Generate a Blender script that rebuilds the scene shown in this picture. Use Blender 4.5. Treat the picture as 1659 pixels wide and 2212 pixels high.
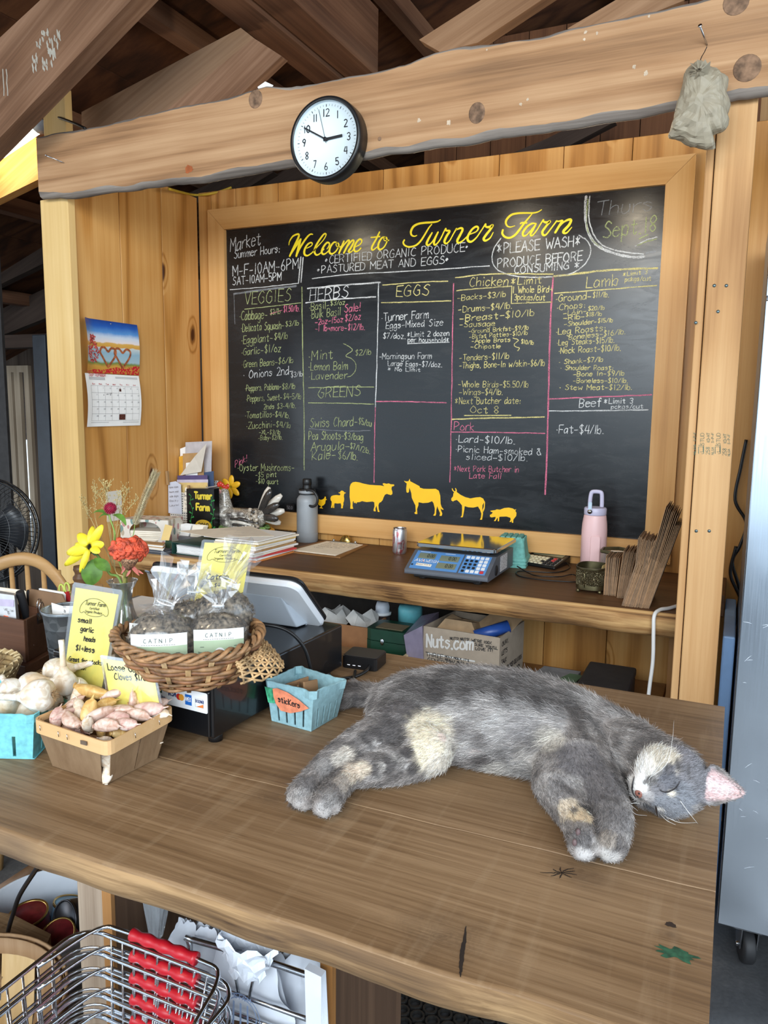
import bpy,bmesh,math,random
from mathutils import Vector,Matrix,noise as mnoise
from mathutils.geometry import tessellate_polygon
import numpy as np
S=bpy.context.scene
COL=S.collection
PI=math.pi
random.seed(7)
for _o in list(bpy.data.objects): bpy.data.objects.remove(_o)

FPX,CX,CY=1655.0,829.5,1106.0           # focal length and centre in pixels of the 1659 x 2212 frame
CAMZ=1.5
def _u(v): return v/np.linalg.norm(v)
_vd=_u(np.array([694-CX,12940-CY,FPX]))
_vx=-_u(np.array([-2810-CX,840-CY,FPX]));_vx=_u(_vx-_vd*_vx.dot(_vd))
_vy=np.cross(_vd,_vx)
if _vy[2]<0: _vy=-_vy
RW=np.array([_vx,_vy,-_vd])               # camera space -> world
cam_d=bpy.data.cameras.new('camera');cam=bpy.data.objects.new('camera',cam_d);COL.objects.link(cam)
cam_d.sensor_fit='HORIZONTAL';cam_d.sensor_width=36.0;cam_d.lens=FPX*36.0/1659.0
cam_d.clip_start=0.02;cam_d.clip_end=200
_m=Matrix.Identity(4)
for _i in range(3):
    _m[_i][0]=RW[_i][0];_m[_i][1]=-RW[_i][1];_m[_i][2]=-RW[_i][2]
_m[2][3]=CAMZ
cam.matrix_world=_m
S.camera=cam
def at(px,py,x=None,y=None,z=None):
    """the point where the photo's pixel meets a plane of the place (x, y or z fixed, metres)"""
    d=RW @ np.array([px-CX,py-CY,FPX])
    if y is not None: t=y/d[1]
    elif x is not None: t=x/d[0]
    else: t=(z-CAMZ)/d[2]
    return Vector((d[0]*t,d[1]*t,CAMZ+d[2]*t))

S.view_settings.view_transform='Standard';S.view_settings.look='None'
S.view_settings.gamma=1.0;S.view_settings.use_curve_mapping=False
S.view_settings.exposure=EXPOSURE=0.35
W=bpy.data.worlds.new('overcast_sky');S.world=W;W.use_nodes=True
_nt=W.node_tree;_bg=_nt.nodes['Background']
_bg.inputs[0].default_value=(0.70,0.86,1.0,1);_bg.inputs[1].default_value=1.5
def lamp(name,kind,loc,power,color,size=0.3,rot=None,size_y=None,spot=None):
    d=bpy.data.lights.new(name,kind);d.energy=power;d.color=color
    if kind == 'AREA':
        d.size=size
        if size_y: d.shape='RECTANGLE';d.size_y=size_y
    elif kind == 'SPOT':
        d.shadow_soft_size=size;d.spot_size=math.radians(spot or 100);d.spot_blend=0.6
    elif kind != 'SUN': d.shadow_soft_size=size
    o=bpy.data.objects.new(name,d);COL.objects.link(o);o.location=loc
    if rot is not None: o.rotation_euler=rot
    return o
def aim(o,target):
    o.rotation_euler=(Vector(target)-o.location).to_track_quat('-Z','Y').to_euler()
# the wide open barn doorway behind the camera, and a side doorway beyond the left of the counter
_l=lamp('doorway_light','AREA',(0.6,-3.2,2.75),215,(0.86,0.94,1.0),4.2,size_y=1.9);aim(_l,(-0.8,2.2,1.1))
_l=lamp('side_doorway_light','AREA',(2.9,0.6,1.9),45,(0.82,0.92,1.0),2.4,size_y=2.2);aim(_l,(-0.2,1.6,0.9))
_l=lamp('left_doorway_light','AREA',(-4.9,-0.6,1.8),60,(0.92,0.96,1.0),2.0,size_y=2.2);aim(_l,(-0.9,1.2,0.9))
# fixtureless warm points added to put a glow on the chalkboard; shop bulbs follow
for _x,_y,_z,_p in ((-1.68,2.40,2.25,1.6),(-0.90,2.40,2.25,2.6),(-0.43,2.40,2.25,2.2)):
    lamp('board_glow_light','POINT',(_x,_y,_z),_p,(1.0,0.86,0.64),0.06)
for _x in (-1.62,-0.72):
    lamp('shop_bulb','POINT',(_x,-0.4,2.63),14,(1.0,0.80,0.52),0.10)

def setp(o,**k):
    for a,b in k.items():
        if b is not None: o[a]=b
    return o
def thing(name,label,category,loc=(0,0,0),group=None):
    o=bpy.data.objects.new(name,None);COL.objects.link(o);o.location=loc;o.empty_display_size=0.05
    return setp(o,label=label,category=category,group=group)
def worldm(o):
    b=Matrix.Translation(o.location) @ o.rotation_euler.to_matrix().to_4x4()
    return b if o.parent is None else worldm(o.parent) @ o.matrix_parent_inverse @ b
def link(name,me,mats,parent=None,label=None,category=None,group=None,kind=None):
    o=bpy.data.objects.new(name,me);COL.objects.link(o)
    for m in (mats if isinstance(mats,(list,tuple)) else [mats]): me.materials.append(m)
    if parent is not None:
        o.parent=parent
        o.matrix_parent_inverse=worldm(parent).inverted()
    return setp(o,label=label,category=category,group=group,kind=kind)
def dup(root,offset=(0,0,0),rotz=0.0,label=None,group=None):
    r=root.copy();COL.objects.link(r);r.location=Vector(root.location)+Vector(offset)
    r.rotation_euler.z += rotz
    if label: r['label']=label
    if group: r['group']=group
    for ch in list(root.children):
        c=ch.copy();COL.objects.link(c);c.parent=r;c.matrix_parent_inverse=ch.matrix_parent_inverse.copy()
        for g in list(ch.children):
            d=g.copy();COL.objects.link(d);d.parent=c;d.matrix_parent_inverse=g.matrix_parent_inverse.copy()
    return r
def frame(d,up=Vector((0,0,1))):
    d=d.normalized()
    if abs(d.dot(up))>0.98: up=Vector((0,1,0))
    a=d.cross(up).normalized();b=a.cross(d).normalized()
    return a,b
class MB:
    """collects shapes in world coordinates and links them as ONE mesh object"""
    def __init__(s): s.v=[];s.f=[];s.m=[];s.sm=[];s.attr=[];s.cur=0;s.smooth=False;s.a=0.0
    def add(s,verts,faces,mat=None,smooth=None):
        b=len(s.v);s.v += [tuple(v) for v in verts]
        for f in faces:
            s.f.append([b+i for i in f]);s.m.append(s.cur if mat is None else mat)
            s.sm.append(s.smooth if smooth is None else smooth);s.attr.append(s.a)
        return s
    def box(s,lo,hi,mat=None):
        x0,y0,z0=lo;x1,y1,z1=hi
        return s.add([(x0,y0,z0),(x1,y0,z0),(x1,y1,z0),(x0,y1,z0),(x0,y0,z1),(x1,y0,z1),(x1,y1,z1),(x0,y1,z1)],
              [(3,2,1,0),(4,5,6,7),(0,1,5,4),(1,2,6,5),(2,3,7,6),(3,0,4,7)],mat)
    def hexa(s,b,t,mat=None):
        """bottom quad b (ccw from above) and top quad t"""
        return s.add(list(b)+list(t),[(3,2,1,0),(4,5,6,7),(0,1,5,4),(1,2,6,5),(2,3,7,6),(3,0,4,7)],mat)
    def obox(s,c,ax,ay,az,mat=None):
        c,ax,ay,az=Vector(c),Vector(ax),Vector(ay),Vector(az)
        q=[(-1,-1),(1,-1),(1,1),(-1,1)]
        return s.hexa([c+ax*i*.5+ay*j*.5-az*.5 for i,j in q],[c+ax*i*.5+ay*j*.5+az*.5 for i,j in q],mat)
    def rbox(s,c,ax,ay,az,r=0.01,n=4,mat=None,ch=0.0):
        """box with rounded corners in the ax-ay outline"""
        c,ax,ay,az=Vector(c),Vector(ax),Vector(ay),Vector(az)
        lx,ly=ax.length,ay.length;ux,uy=ax.normalized(),ay.normalized();P=[]
        for (sx,sy,a0) in ((1,1,0),(-1,1,PI/2),(-1,-1,PI),(1,-1,1.5*PI)):
            for k in range(n+1):
                a=a0+PI/2*k/n
                P.append((sx*(lx/2-r)+r*math.cos(a),sy*(ly/2-r)+r*math.sin(a)))
        h=az*0.5;uz=az.normalized()
        if ch <= 0: return s.prism([c+ux*x+uy*y-h for x,y in P],az,mat)
        N=len(P);kx=1-2*ch/lx;ky=1-2*ch/ly
        rings=[[c+ux*x*kx+uy*y*ky-h for x,y in P],[c+ux*x+uy*y-h+uz*ch for x,y in P],
                 [c+ux*x+uy*y+h-uz*ch for x,y in P],[c+ux*x*kx+uy*y*ky+h for x,y in P]]
        return s.loft(rings,True,True,mat)
    def prism(s,pts,vec,mat=None,smooth=None):
        pts=[Vector(p) for p in pts];n=len(pts);vec=Vector(vec)
        nv=Vector((0,0,0))
        for i in range(n): nv += pts[i].cross(pts[(i+1) % n])
        if nv.dot(vec)<0: pts=pts[::-1]
        s.add(pts+[p+vec for p in pts],[(i,(i+1) % n,n+(i+1) % n,n+i) for i in range(n)],mat,smooth)
        tri=tessellate_polygon([pts]);tri=[t if (pts[t[1]]-pts[t[0]]).cross(pts[t[2]]-pts[t[0]]).dot(vec)>0 else t[::-1] for t in tri]
        s.add(pts,[t[::-1] for t in tri],mat,False);s.add([p+vec for p in pts],tri,mat,False)
        return s
    def flat(s,pts,mat=None,up=None):
        pts=[Vector(p) for p in pts]
        tri=tessellate_polygon([pts])
        if up is not None: tri=[t if (pts[t[1]]-pts[t[0]]).cross(pts[t[2]]-pts[t[0]]).dot(Vector(up))>0 else t[::-1] for t in tri]
        return s.add(pts,tri,mat)
    def loft(s,rings,cap0=True,cap1=True,mat=None,smooth=None,closed=True):
        n=len(rings[0]);V=[p for r in rings for p in r];F=[]
        for k in range(len(rings)-1):
            for i in range(n if closed else n-1):
                j=(i+1) % n
                F.append((k*n+i,k*n+j,(k+1)*n+j,(k+1)*n+i))
        if cap0: F.append(tuple(range(n-1,-1,-1)))
        if cap1: F.append(tuple((len(rings)-1)*n+i for i in range(n)))
        return s.add(V,F,mat,smooth)
    def tube(s,pts,r,seg=8,mat=None,closed=False,cap=True,flatk=1.0,up=None):
        pts=[Vector(p) for p in pts];n=len(pts);rings=[];pa=None
        for i,p in enumerate(pts):
            q0=pts[(i-1) % n] if (closed or i>0) else p
            q1=pts[(i+1) % n] if (closed or i<n-1) else p
            d=(q1-q0)
            if d.length<1e-9: d=Vector((0,0,1))
            d.normalize()
            if pa is None: a,b=frame(d,up or Vector((0,0,1)))
            else:
                a=pa-d*pa.dot(d)
                if a.length<1e-6: a,b=frame(d)
                a.normalize();b=a.cross(d)
            pa=a
            rr=r[i] if isinstance(r,(list,tuple)) else r
            rings.append([p+a*math.cos(2*PI*k/seg)*rr+b*math.sin(2*PI*k/seg)*rr*flatk for k in range(seg)])
        if closed: rings.append(rings[0])
        return s.loft(rings,cap and not closed,cap and not closed,mat,True)
    def lathe(s,prof,c,seg=32,mat=None,axis=None,sx=1.0,sy=1.0,cap0=True,cap1=True,rot=0.0):
        c=Vector(c);rings=[]
        if axis is None: a,b,d=Vector((1,0,0)),Vector((0,1,0)),Vector((0,0,1))
        else: d=Vector(axis).normalized();a,b=frame(d);b=d.cross(a)
        for r,z in prof:
            rings.append([c+a*math.cos(2*PI*k/seg+rot)*r*sx+b*math.sin(2*PI*k/seg+rot)*r*sy+d*z for k in range(seg)])
        return s.loft(rings,cap0,cap1,mat,True)
    def ball(s,c,r,seg=16,rings=10,mat=None,sc=(1,1,1),M=None):
        c=Vector(c);R=[]
        for k in range(rings+1):
            t=-PI/2+PI*k/rings;rr=max(math.cos(t),1e-3)
            ring=[]
            for i in range(seg):
                v=Vector((rr*math.cos(2*PI*i/seg)*r*sc[0],rr*math.sin(2*PI*i/seg)*r*sc[1],math.sin(t)*r*sc[2]))
                if M is not None: v=M @ v
                ring.append(c+v)
            R.append(ring)
        return s.loft(R,True,True,mat,True)
    def ribbon(s,pts,w,n,lift=0.0004,mat=None):
        """flat stroke of width w (number or list) along pts, facing n"""
        n=Vector(n).normalized();pts=[Vector(p)+n*lift for p in pts];k=len(pts);V=[]
        if k<2: return s
        for i,p in enumerate(pts):
            d=(pts[min(i+1,k-1)]-pts[max(i-1,0)])
            if d.length<1e-9: d=Vector((1,0,0))
            sd=n.cross(d).normalized()
            ww=(w[i] if isinstance(w,(list,tuple)) else w)*0.5
            V += [p-sd*ww,p+sd*ww]
        d0=(pts[0]-pts[1]).normalized();d1=(pts[-1]-pts[-2]).normalized()
        w0=(w[0] if isinstance(w,(list,tuple)) else w);w1=(w[-1] if isinstance(w,(list,tuple)) else w)
        b=len(V);V += [pts[0]+d0*w0*.4,pts[-1]+d1*w1*.4]
        F=[(2*i,2*i+2,2*i+3,2*i+1) for i in range(k-1)]
        F += [(0,1,b),(2*k-1,2*k-2,b+1)]
        F=[tuple(f) if True else f for f in F]
        return s.add(V,F,mat)
    def mesh(s,name='m'):
        me=bpy.data.meshes.new(name);me.from_pydata(s.v,[],s.f);me.update()
        me.polygons.foreach_set('material_index',s.m);me.polygons.foreach_set('use_smooth',s.sm)
        if any(s.attr):
            a=me.attributes.new('plank','FLOAT','FACE');a.data.foreach_set('value',s.attr)
        return me
    def build(s,name,mats,parent=None,bevel=0.0,seg=2,subsurf=0,angle=0.6,auto=None,recalc=True,**k):
        me=s.mesh(name)
        if recalc:
            bm=bmesh.new();bm.from_mesh(me);bmesh.ops.recalc_face_normals(bm,faces=bm.faces);bm.to_mesh(me);bm.free()
        o=link(name,me,mats,parent,**k)
        if bevel>0:
            mm=o.modifiers.new('bevel','BEVEL');mm.width=bevel;mm.segments=seg;mm.limit_method='ANGLE';mm.angle_limit=angle
            mm.harden_normals=False
        if subsurf:
            mm=o.modifiers.new('sub','SUBSURF');mm.levels=subsurf;mm.render_levels=subsurf
        if auto: me.set_sharp_from_angle(angle=auto)
        return o
def jit(a): return random.uniform(-a,a)
def V3(*a): return Vector(a)
def lerp(a,b,t): return a+(b-a)*t
def crom(P,n=5,closed=False):
    """Catmull-Rom through the points"""
    P=[Vector(p) for p in P];N=len(P)
    if N<3: return P
    out=[]
    for i in range(N if closed else N-1):
        p0=P[(i-1) % N] if (closed or i) else P[0]*2-P[1]
        p1=P[i];p2=P[(i+1) % N];p3=P[(i+2) % N] if (closed or i<N-2) else P[-1]*2-P[-2]
        for k in range(n):
            t=k/n
            out.append(0.5*((2*p1)+(p2-p0)*t+(2*p0-5*p1+4*p2-p3)*t*t+(3*p1-p0-3*p2+p3)*t**3))
    if not closed: out.append(P[-1])
    return out
def lin(r,g,b):
    f=lambda c: (c/255/12.92) if c/255 <= 0.04045 else ((c/255+0.055)/1.055)**2.4
    return (f(r),f(g),f(b),1.0)
class NT:
    def __init__(s,name):
        s.mat=bpy.data.materials.new(name);s.mat.use_nodes=True;s.t=s.mat.node_tree
        s.b=s.t.nodes['Principled BSDF']
    def n(s,typ,ins=None,**props):
        x=s.t.nodes.new('ShaderNode'+typ)
        for k,v in props.items(): setattr(x,k,v)
        for k,v in (ins or {}).items():
            if isinstance(v,bpy.types.NodeSocket): s.t.links.new(v,x.inputs[k])
            else: x.inputs[k].default_value=v
        return x
    def math(s,op,a,b=None,c=None,clamp=False):
        d={0: a}
        if b is not None: d[1]=b
        if c is not None: d[2]=c
        return s.n('Math',d,operation=op,use_clamp=clamp).outputs[0]
    def ramp(s,fac,stops,interp='LINEAR'):
        r=s.n('ValToRGB',{0: fac});r.color_ramp.interpolation=interp
        e=r.color_ramp.elements
        while len(e)<len(stops): e.new(0.5)
        for i,(p,c) in enumerate(stops): e[i].position=p;e[i].color=c if len(c) == 4 else (*c,1)
        return r.outputs[0]
    def mix(s,fac,a,b,mode='MIX'):
        m=s.n('MixRGB',{0: fac,1: a,2: b},blend_type=mode);return m.outputs[0]
    def set(s,**k):
        for a,v in k.items():
            i=s.b.inputs[a.replace('_',' ')]
            if isinstance(v,bpy.types.NodeSocket): s.t.links.new(v,i)
            else: i.default_value=v
        return s
    def bump(s,h,strength=0.3,dist=0.002):
        b=s.n('Bump',{'Height': h,'Strength': strength,'Distance': dist});s.t.links.new(b.outputs[0],s.b.inputs['Normal'])
_mc={}
def plain(name,rgb,rough=0.5,metal=0.0,var=0.06,scale=30,bump=0.0,spec=0.5,trans=0.0,coat=0.0,alpha=1.0,sheen=0.0):
    """one-colour material with slight procedural mottling"""
    if name in _mc: return _mc[name]
    T=NT(name);c=lin(*rgb)
    tc=T.n('TexCoord').outputs['Object']
    no=T.n('TexNoise',{'Vector': tc,'Scale': scale,'Detail': 4.0}).outputs[0]
    d=tuple(x*(1-var*2.2) for x in c[:3]);l=tuple(min(1,x*(1+var*1.6)) for x in c[:3])
    T.set(Base_Color=T.ramp(no,[(0.3,d),(0.7,l)]),Roughness=rough,Metallic=metal,Specular_IOR_Level=spec,
          Transmission_Weight=trans,Coat_Weight=coat,Alpha=alpha,Sheen_Weight=sheen)
    if bump: T.bump(no,bump,0.002)
    _mc[name]=T.mat
    return T.mat
def wood(name,dark,mid,light,axis='x',ring=2.2,rings=5.0,fine=70,rough=0.6,knot=0.0,kscale=3.0,kcol=(70,40,22),bump=0.2,
         rnd=True,fineamt=0.5,stretch=0.09,blot=0.0,blotcol=(60,45,35),spec=0.3,ringamt=0.6,weather=0.0):
    """procedural sawn wood with grain along an axis, cathedral rings, fine fibres and knots"""
    if name in _mc: return _mc[name]
    T=NT(name);D,M_,L=lin(*dark),lin(*mid),lin(*light)
    co=T.n('TexCoord').outputs['Object']
    if rnd:
        oi=T.n('ObjectInfo').outputs['Random'];at_=T.n('Attribute',attribute_name='plank').outputs['Fac']
        off=T.math('ADD',T.math('MULTIPLY',oi,37.0),T.math('MULTIPLY',at_,61.0))
        cx=T.n('CombineXYZ',{0: off,1: T.math('MULTIPLY',off,0.73),2: T.math('MULTIPLY',off,1.31)}).outputs[0]
        co=T.n('VectorMath',{0: co,1: cx},operation='ADD').outputs[0]
    st={'x': (stretch,1,1),'y': (1,stretch,1),'z': (1,1,stretch)}[axis]
    s2=tuple(0.022 if v != 1 else 1 for v in st)
    v1=T.n('VectorMath',{0: co,1: st},operation='MULTIPLY').outputs[0]
    v2=T.n('VectorMath',{0: co,1: s2},operation='MULTIPLY').outputs[0]
    n1=T.n('TexNoise',{'Vector': v1,'Scale': ring,'Detail': 1.5,'Roughness': 0.45}).outputs[0]
    if knot>0:
        ks=tuple(0.45 if v != 1 else 1 for v in st)
        vk=T.n('VectorMath',{0: co,1: ks},operation='MULTIPLY').outputs[0]
        wob=T.n('TexNoise',{'Vector': vk,'Scale': 18.0}).outputs['Color']
        vk=T.n('VectorMath',{0: vk,1: T.n('VectorMath',{0: wob,1: (0.02,0.02,0.02)},operation='MULTIPLY').outputs[0]},operation='ADD').outputs[0]
        kd=T.n('TexVoronoi',{'Vector': vk,'Scale': kscale,'Randomness': 1.0}).outputs['Distance']
        kmask=T.math('SUBTRACT',1.0,T.n('MapRange',{0: kd,1: knot*0.75,2: knot*1.25}).outputs[0])
        halo=T.math('SUBTRACT',1.0,T.n('MapRange',{0: kd,1: knot*0.6,2: knot*2.6}).outputs[0])
        n1=T.math('ADD',n1,T.math('MULTIPLY',halo,0.24))
    rr=T.math('SINE',T.math('MULTIPLY',n1,rings*6.283))
    rr=T.math('MULTIPLY_ADD',rr,0.5,0.5)
    rr=T.math('POWER',rr,2.2)
    fn=T.n('TexNoise',{'Vector': v2,'Scale': fine,'Detail': 5.0,'Roughness': 0.65}).outputs[0]
    mt=T.n('TexNoise',{'Vector': co,'Scale': 2.6,'Detail': 2.0}).outputs[0]
    val=T.math('ADD',T.math('MULTIPLY',rr,-0.34*ringamt),T.math('MULTIPLY',T.math('SUBTRACT',fn,0.5),fineamt*1.9))
    val=T.math('ADD',val,T.math('MULTIPLY_ADD',mt,0.5,0.45),clamp=False)
    c=T.ramp(val,[(0.15,D),(0.52,M_),(0.92,L)])
    if blot>0:
        bl=T.n('TexNoise',{'Vector': v1,'Scale': 5.0,'Detail': 5.0,'Roughness': 0.6}).outputs[0]
        c=T.mix(T.math('MULTIPLY',T.n('MapRange',{0: bl,1: 0.52,2: 0.72}).outputs[0],blot),c,lin(*blotcol))
    if knot>0:
        c=T.mix(T.math('MULTIPLY',halo,0.28),c,D)
        kc=T.ramp(kd,[(0.0,tuple(x*0.35 for x in lin(*kcol)[:3])),(min(0.99,knot),lin(*kcol))])
        c=T.mix(kmask,c,kc)
    T.set(Base_Color=c,Roughness=rough,Specular_IOR_Level=spec)
    T.bump(T.math('ADD',fn,T.math('MULTIPLY',rr,-0.3)),bump,0.0015)
    _mc[name]=T.mat
    return T.mat
def emit(name,rgb,power):
    T=NT(name);T.set(Base_Color=(0,0,0,1),Emission_Color=lin(*rgb),Emission_Strength=power);return T.mat
def film(name,tint=(235,240,245),density=0.12,rough=0.12,shine=.42):
    """thin clear plastic: mostly see-through with glossy glints"""
    T=NT(name);t=T.t;tr=T.n('BsdfTransparent',{0: (*[0.97]*3,1)});gl=T.n('BsdfGlossy',{0: (1,1,1,1),'Roughness': rough})
    df=T.n('BsdfDiffuse',{0: lin(*tint)})
    m1=T.n('MixShader',{0: density,1: tr.outputs[0],2: df.outputs[0]})
    fr=T.n('LayerWeight',{0: 0.35}).outputs['Fresnel']
    m2=T.n('MixShader',{0: T.math('MULTIPLY_ADD',fr,shine,0.035),1: m1.outputs[0],2: gl.outputs[0]})
    t.links.new(m2.outputs[0],t.nodes['Material Output'].inputs[0])
    return T.mat

M={}
M['pine_z']=wood('pine_boards',(142,92,40),(194,138,72),(220,172,108),'z',ring=3.0,rings=8.5,fine=60,knot=0.062,kscale=3.6,kcol=(84,44,20),fineamt=0.30,ringamt=1.0,rough=0.42)
M['pine_x']=wood('pine_frame',(158,106,52),(204,150,86),(228,182,122),'x',ring=5,rings=3.0,fine=60,knot=0.055,kscale=3.2,kcol=(96,52,24),fineamt=0.28,ringamt=0.5,rough=0.42)
M['pine_fz']=wood('pine_frame_upright',(158,106,52),(204,150,86),(228,182,122),'z',ring=5,rings=3.0,fine=60,knot=0.055,kscale=3.2,kcol=(96,52,24),fineamt=0.28,ringamt=0.5,rough=0.42)
M['stud']=wood('stud_lumber',(150,104,60),(190,144,94),(214,172,122),'z',ring=4,rings=5.0,fine=90,knot=0.06,kscale=3.0,kcol=(92,58,34),fineamt=0.32,ringamt=0.9)
M['palestud']=wood('pale_stud_lumber',(178,134,76),(214,176,112),(232,200,142),'z',ring=4,rings=4.0,fine=80,knot=0.065,kscale=3.0,kcol=(120,76,40),fineamt=0.25,ringamt=0.7)
M['header']=wood('weathered_slab',(112,80,54),(164,124,88),(194,156,118),'x',ring=3.0,rings=7.5,fine=70,knot=0.07,kscale=2.0,kcol=(104,76,58),fineamt=0.5,ringamt=0.8,blot=0.35,blotcol=(150,128,106),rough=0.8)
M['bark']=wood('grey_bark_edge',(78,70,64),(120,110,102),(160,150,140),'x',ring=6,rings=3,fine=40,fineamt=0.9,ringamt=0.5,rough=0.9,bump=0.8,stretch=0.25)
M['rafter_x']=wood('old_rafter',(66,44,31),(106,75,55),(138,104,80),'x',ring=3,rings=3,fine=50,fineamt=0.45,ringamt=0.5,rough=0.85,blot=0.25,blotcol=(120,105,92))
M['rafter_y']=wood('old_purlin',(60,38,26),(96,64,45),(128,92,68),'y',ring=3,rings=3,fine=50,fineamt=0.45,ringamt=0.5,rough=0.85,blot=0.25,blotcol=(110,95,82))
M['darkbeam']=wood('dark_rafter',(28,21,18),(48,36,30),(74,60,52),'x',ring=3,rings=3,fine=40,fineamt=0.5,ringamt=0.4,rough=0.85)
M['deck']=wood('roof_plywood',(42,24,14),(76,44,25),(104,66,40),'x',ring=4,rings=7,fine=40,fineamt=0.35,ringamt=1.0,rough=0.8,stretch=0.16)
def oakmat():
    m=wood('weathered_counter_oak',(84,62,42),(127,99,70),(162,133,101),'x',ring=3.0,rings=7,fine=130,knot=0.05,kscale=1.5,kcol=(66,48,36),fineamt=0.6,ringamt=0.45,rough=0.5,bump=0.4,blot=0.3,blotcol=(96,76,58),stretch=0.14)
    t=m.node_tree;b=t.nodes['Principled BSDF'];src=b.inputs['Base Color'].links[0].from_socket        # cross saw marks and short pale scratches
    n=lambda ty: t.nodes.new('ShaderNode'+ty);co=n('TexCoord').outputs['Object']
    def layer(scale3,sc,lo,hi,colr,amt,src):
        v=n('VectorMath');v.operation='MULTIPLY';t.links.new(co,v.inputs[0]);v.inputs[1].default_value=scale3
        no=n('TexNoise');t.links.new(v.outputs[0],no.inputs['Vector']);no.inputs['Scale'].default_value=sc;no.inputs['Detail'].default_value=4
        mr=n('MapRange');t.links.new(no.outputs[0],mr.inputs[0]);mr.inputs[1].default_value=lo;mr.inputs[2].default_value=hi;mr.inputs[4].default_value=amt
        mx=n('MixRGB');t.links.new(mr.outputs[0],mx.inputs[0]);t.links.new(src,mx.inputs[1]);mx.inputs[2].default_value=lin(*colr);return mx.outputs[0]
    src=layer((1,.10,1),55,.55,.75,(172,148,118),.40,src)
    src=layer((.05,1,1),420,.60,.80,(62,45,32),.55,src)
    src=layer((1,1,1),3.2,.50,.70,(96,74,54),.45,src)
    for (kx,ky,kr,dk) in ((-.243,.695,.050,.55),(-.135,.875,.028,.6),(-.560,.855,.030,.45),(-.03,.80,.012,.5),(-.10,.73,.02,.35),(-1.2,.75,.04,.4)):
        s_=n('VectorMath');s_.operation='SUBTRACT';t.links.new(co,s_.inputs[0]);s_.inputs[1].default_value=(kx,ky,.95)
        no=n('TexNoise');t.links.new(co,no.inputs['Vector']);no.inputs['Scale'].default_value=38;no.inputs['Detail'].default_value=4
        m2=n('VectorMath');m2.operation='MULTIPLY';t.links.new(s_.outputs[0],m2.inputs[0]);m2.inputs[1].default_value=(.7,1,.4)
        ln_=n('VectorMath');ln_.operation='LENGTH';t.links.new(m2.outputs[0],ln_.inputs[0])
        ad=n('Math');ad.operation='MULTIPLY_ADD';t.links.new(no.outputs[0],ad.inputs[0]);ad.inputs[1].default_value=kr*1.3;t.links.new(ln_.outputs['Value'],ad.inputs[2])
        rg=n('Math');rg.operation='SINE';mu=n('Math');mu.operation='MULTIPLY';t.links.new(ad.outputs[0],mu.inputs[0]);mu.inputs[1].default_value=900;t.links.new(mu.outputs[0],rg.inputs[0])
        mr=n('MapRange');t.links.new(ad.outputs[0],mr.inputs[0]);mr.inputs[1].default_value=kr*1.75;mr.inputs[2].default_value=kr*.55;mr.inputs[3].default_value=0;mr.inputs[4].default_value=dk
        rm=n('Math');rm.operation='MULTIPLY_ADD';t.links.new(rg.outputs[0],rm.inputs[0]);rm.inputs[1].default_value=.14;rm.inputs[2].default_value=.86
        fm=n('Math');fm.operation='MULTIPLY';t.links.new(mr.outputs[0],fm.inputs[0]);t.links.new(rm.outputs[0],fm.inputs[1])
        mx=n('MixRGB');t.links.new(fm.outputs[0],mx.inputs[0]);t.links.new(src,mx.inputs[1]);mx.inputs[2].default_value=lin(66,48,37);src=mx.outputs[0]
    t.links.new(src,b.inputs['Base Color']);return m
M['oak']=oakmat()
M['oak_edge']=wood('sawn_counter_edge',(70,50,33),(122,94,64),(166,134,96),'x',ring=6,rings=4,fine=80,fineamt=1.0,ringamt=0.5,rough=0.85,bump=0.6,blot=0.75,blotcol=(96,78,64),stretch=0.4)
M['backtop']=wood('dark_back_counter',(58,38,23),(90,61,38),(120,86,56),'x',ring=3.5,rings=4,fine=60,fineamt=0.4,ringamt=0.4,rough=0.5,blot=0.5,blotcol=(112,84,58))
M['backedge']=wood('live_back_edge',(84,56,31),(160,118,72),(204,164,110),'x',ring=6,rings=4,fine=60,fineamt=1.1,ringamt=0.8,rough=0.7,bump=0.6,blot=0.85,blotcol=(84,60,40),stretch=0.3)
M['greywood']=wood('weathered_leg',(84,66,52),(128,106,86),(170,150,130),'z',ring=5,rings=3,fine=70,fineamt=0.7,ringamt=0.4,rough=0.85,blot=0.5,blotcol=(70,46,32))
M['panel']=wood('dark_panel',(46,32,22),(78,56,40),(104,78,58),'z',ring=4,rings=4,fine=60,fineamt=0.5,ringamt=0.5,rough=0.7)
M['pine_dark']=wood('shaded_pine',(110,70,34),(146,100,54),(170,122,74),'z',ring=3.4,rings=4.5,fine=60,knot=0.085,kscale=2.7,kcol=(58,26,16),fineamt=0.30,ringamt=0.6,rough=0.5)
M['black']=plain('black_plastic',(22,22,24),0.38,var=0.02)
M['blackm']=plain('black_metal',(16,17,20),0.30,var=0.02,coat=0.3)
M['white']=plain('white_paint',(236,238,240),0.4,var=0.01)
M['paper']=plain('paper',(250,240,222),0.8,var=0.02)
M['paperw']=plain('white_paper',(246,245,243),0.8,var=0.015)
M['manila']=plain('manila_paper',(226,196,130),0.8,var=0.03)
M['kraft']=plain('kraft_paper',(150,114,80),0.85,var=0.06,bump=0.1)
M['steel']=plain('steel',(190,192,196),0.22,1.0,var=0.02)
M['chrome']=plain('chrome_wire',(200,204,210),0.14,1.0,var=0.02)
M['ink']=plain('black_ink',(24,24,28),0.7,var=0.0)
M['greyink']=plain('grey_ink',(120,116,120),0.8,var=0.0)
M['inkpale']=plain('pale_ink',(170,166,170),0.8,var=0.0)
YB=2.90;XL=-2.27;ZC=0.95;ZK=0.91          # board plane, left wall plane, front counter top, back counter top
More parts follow.
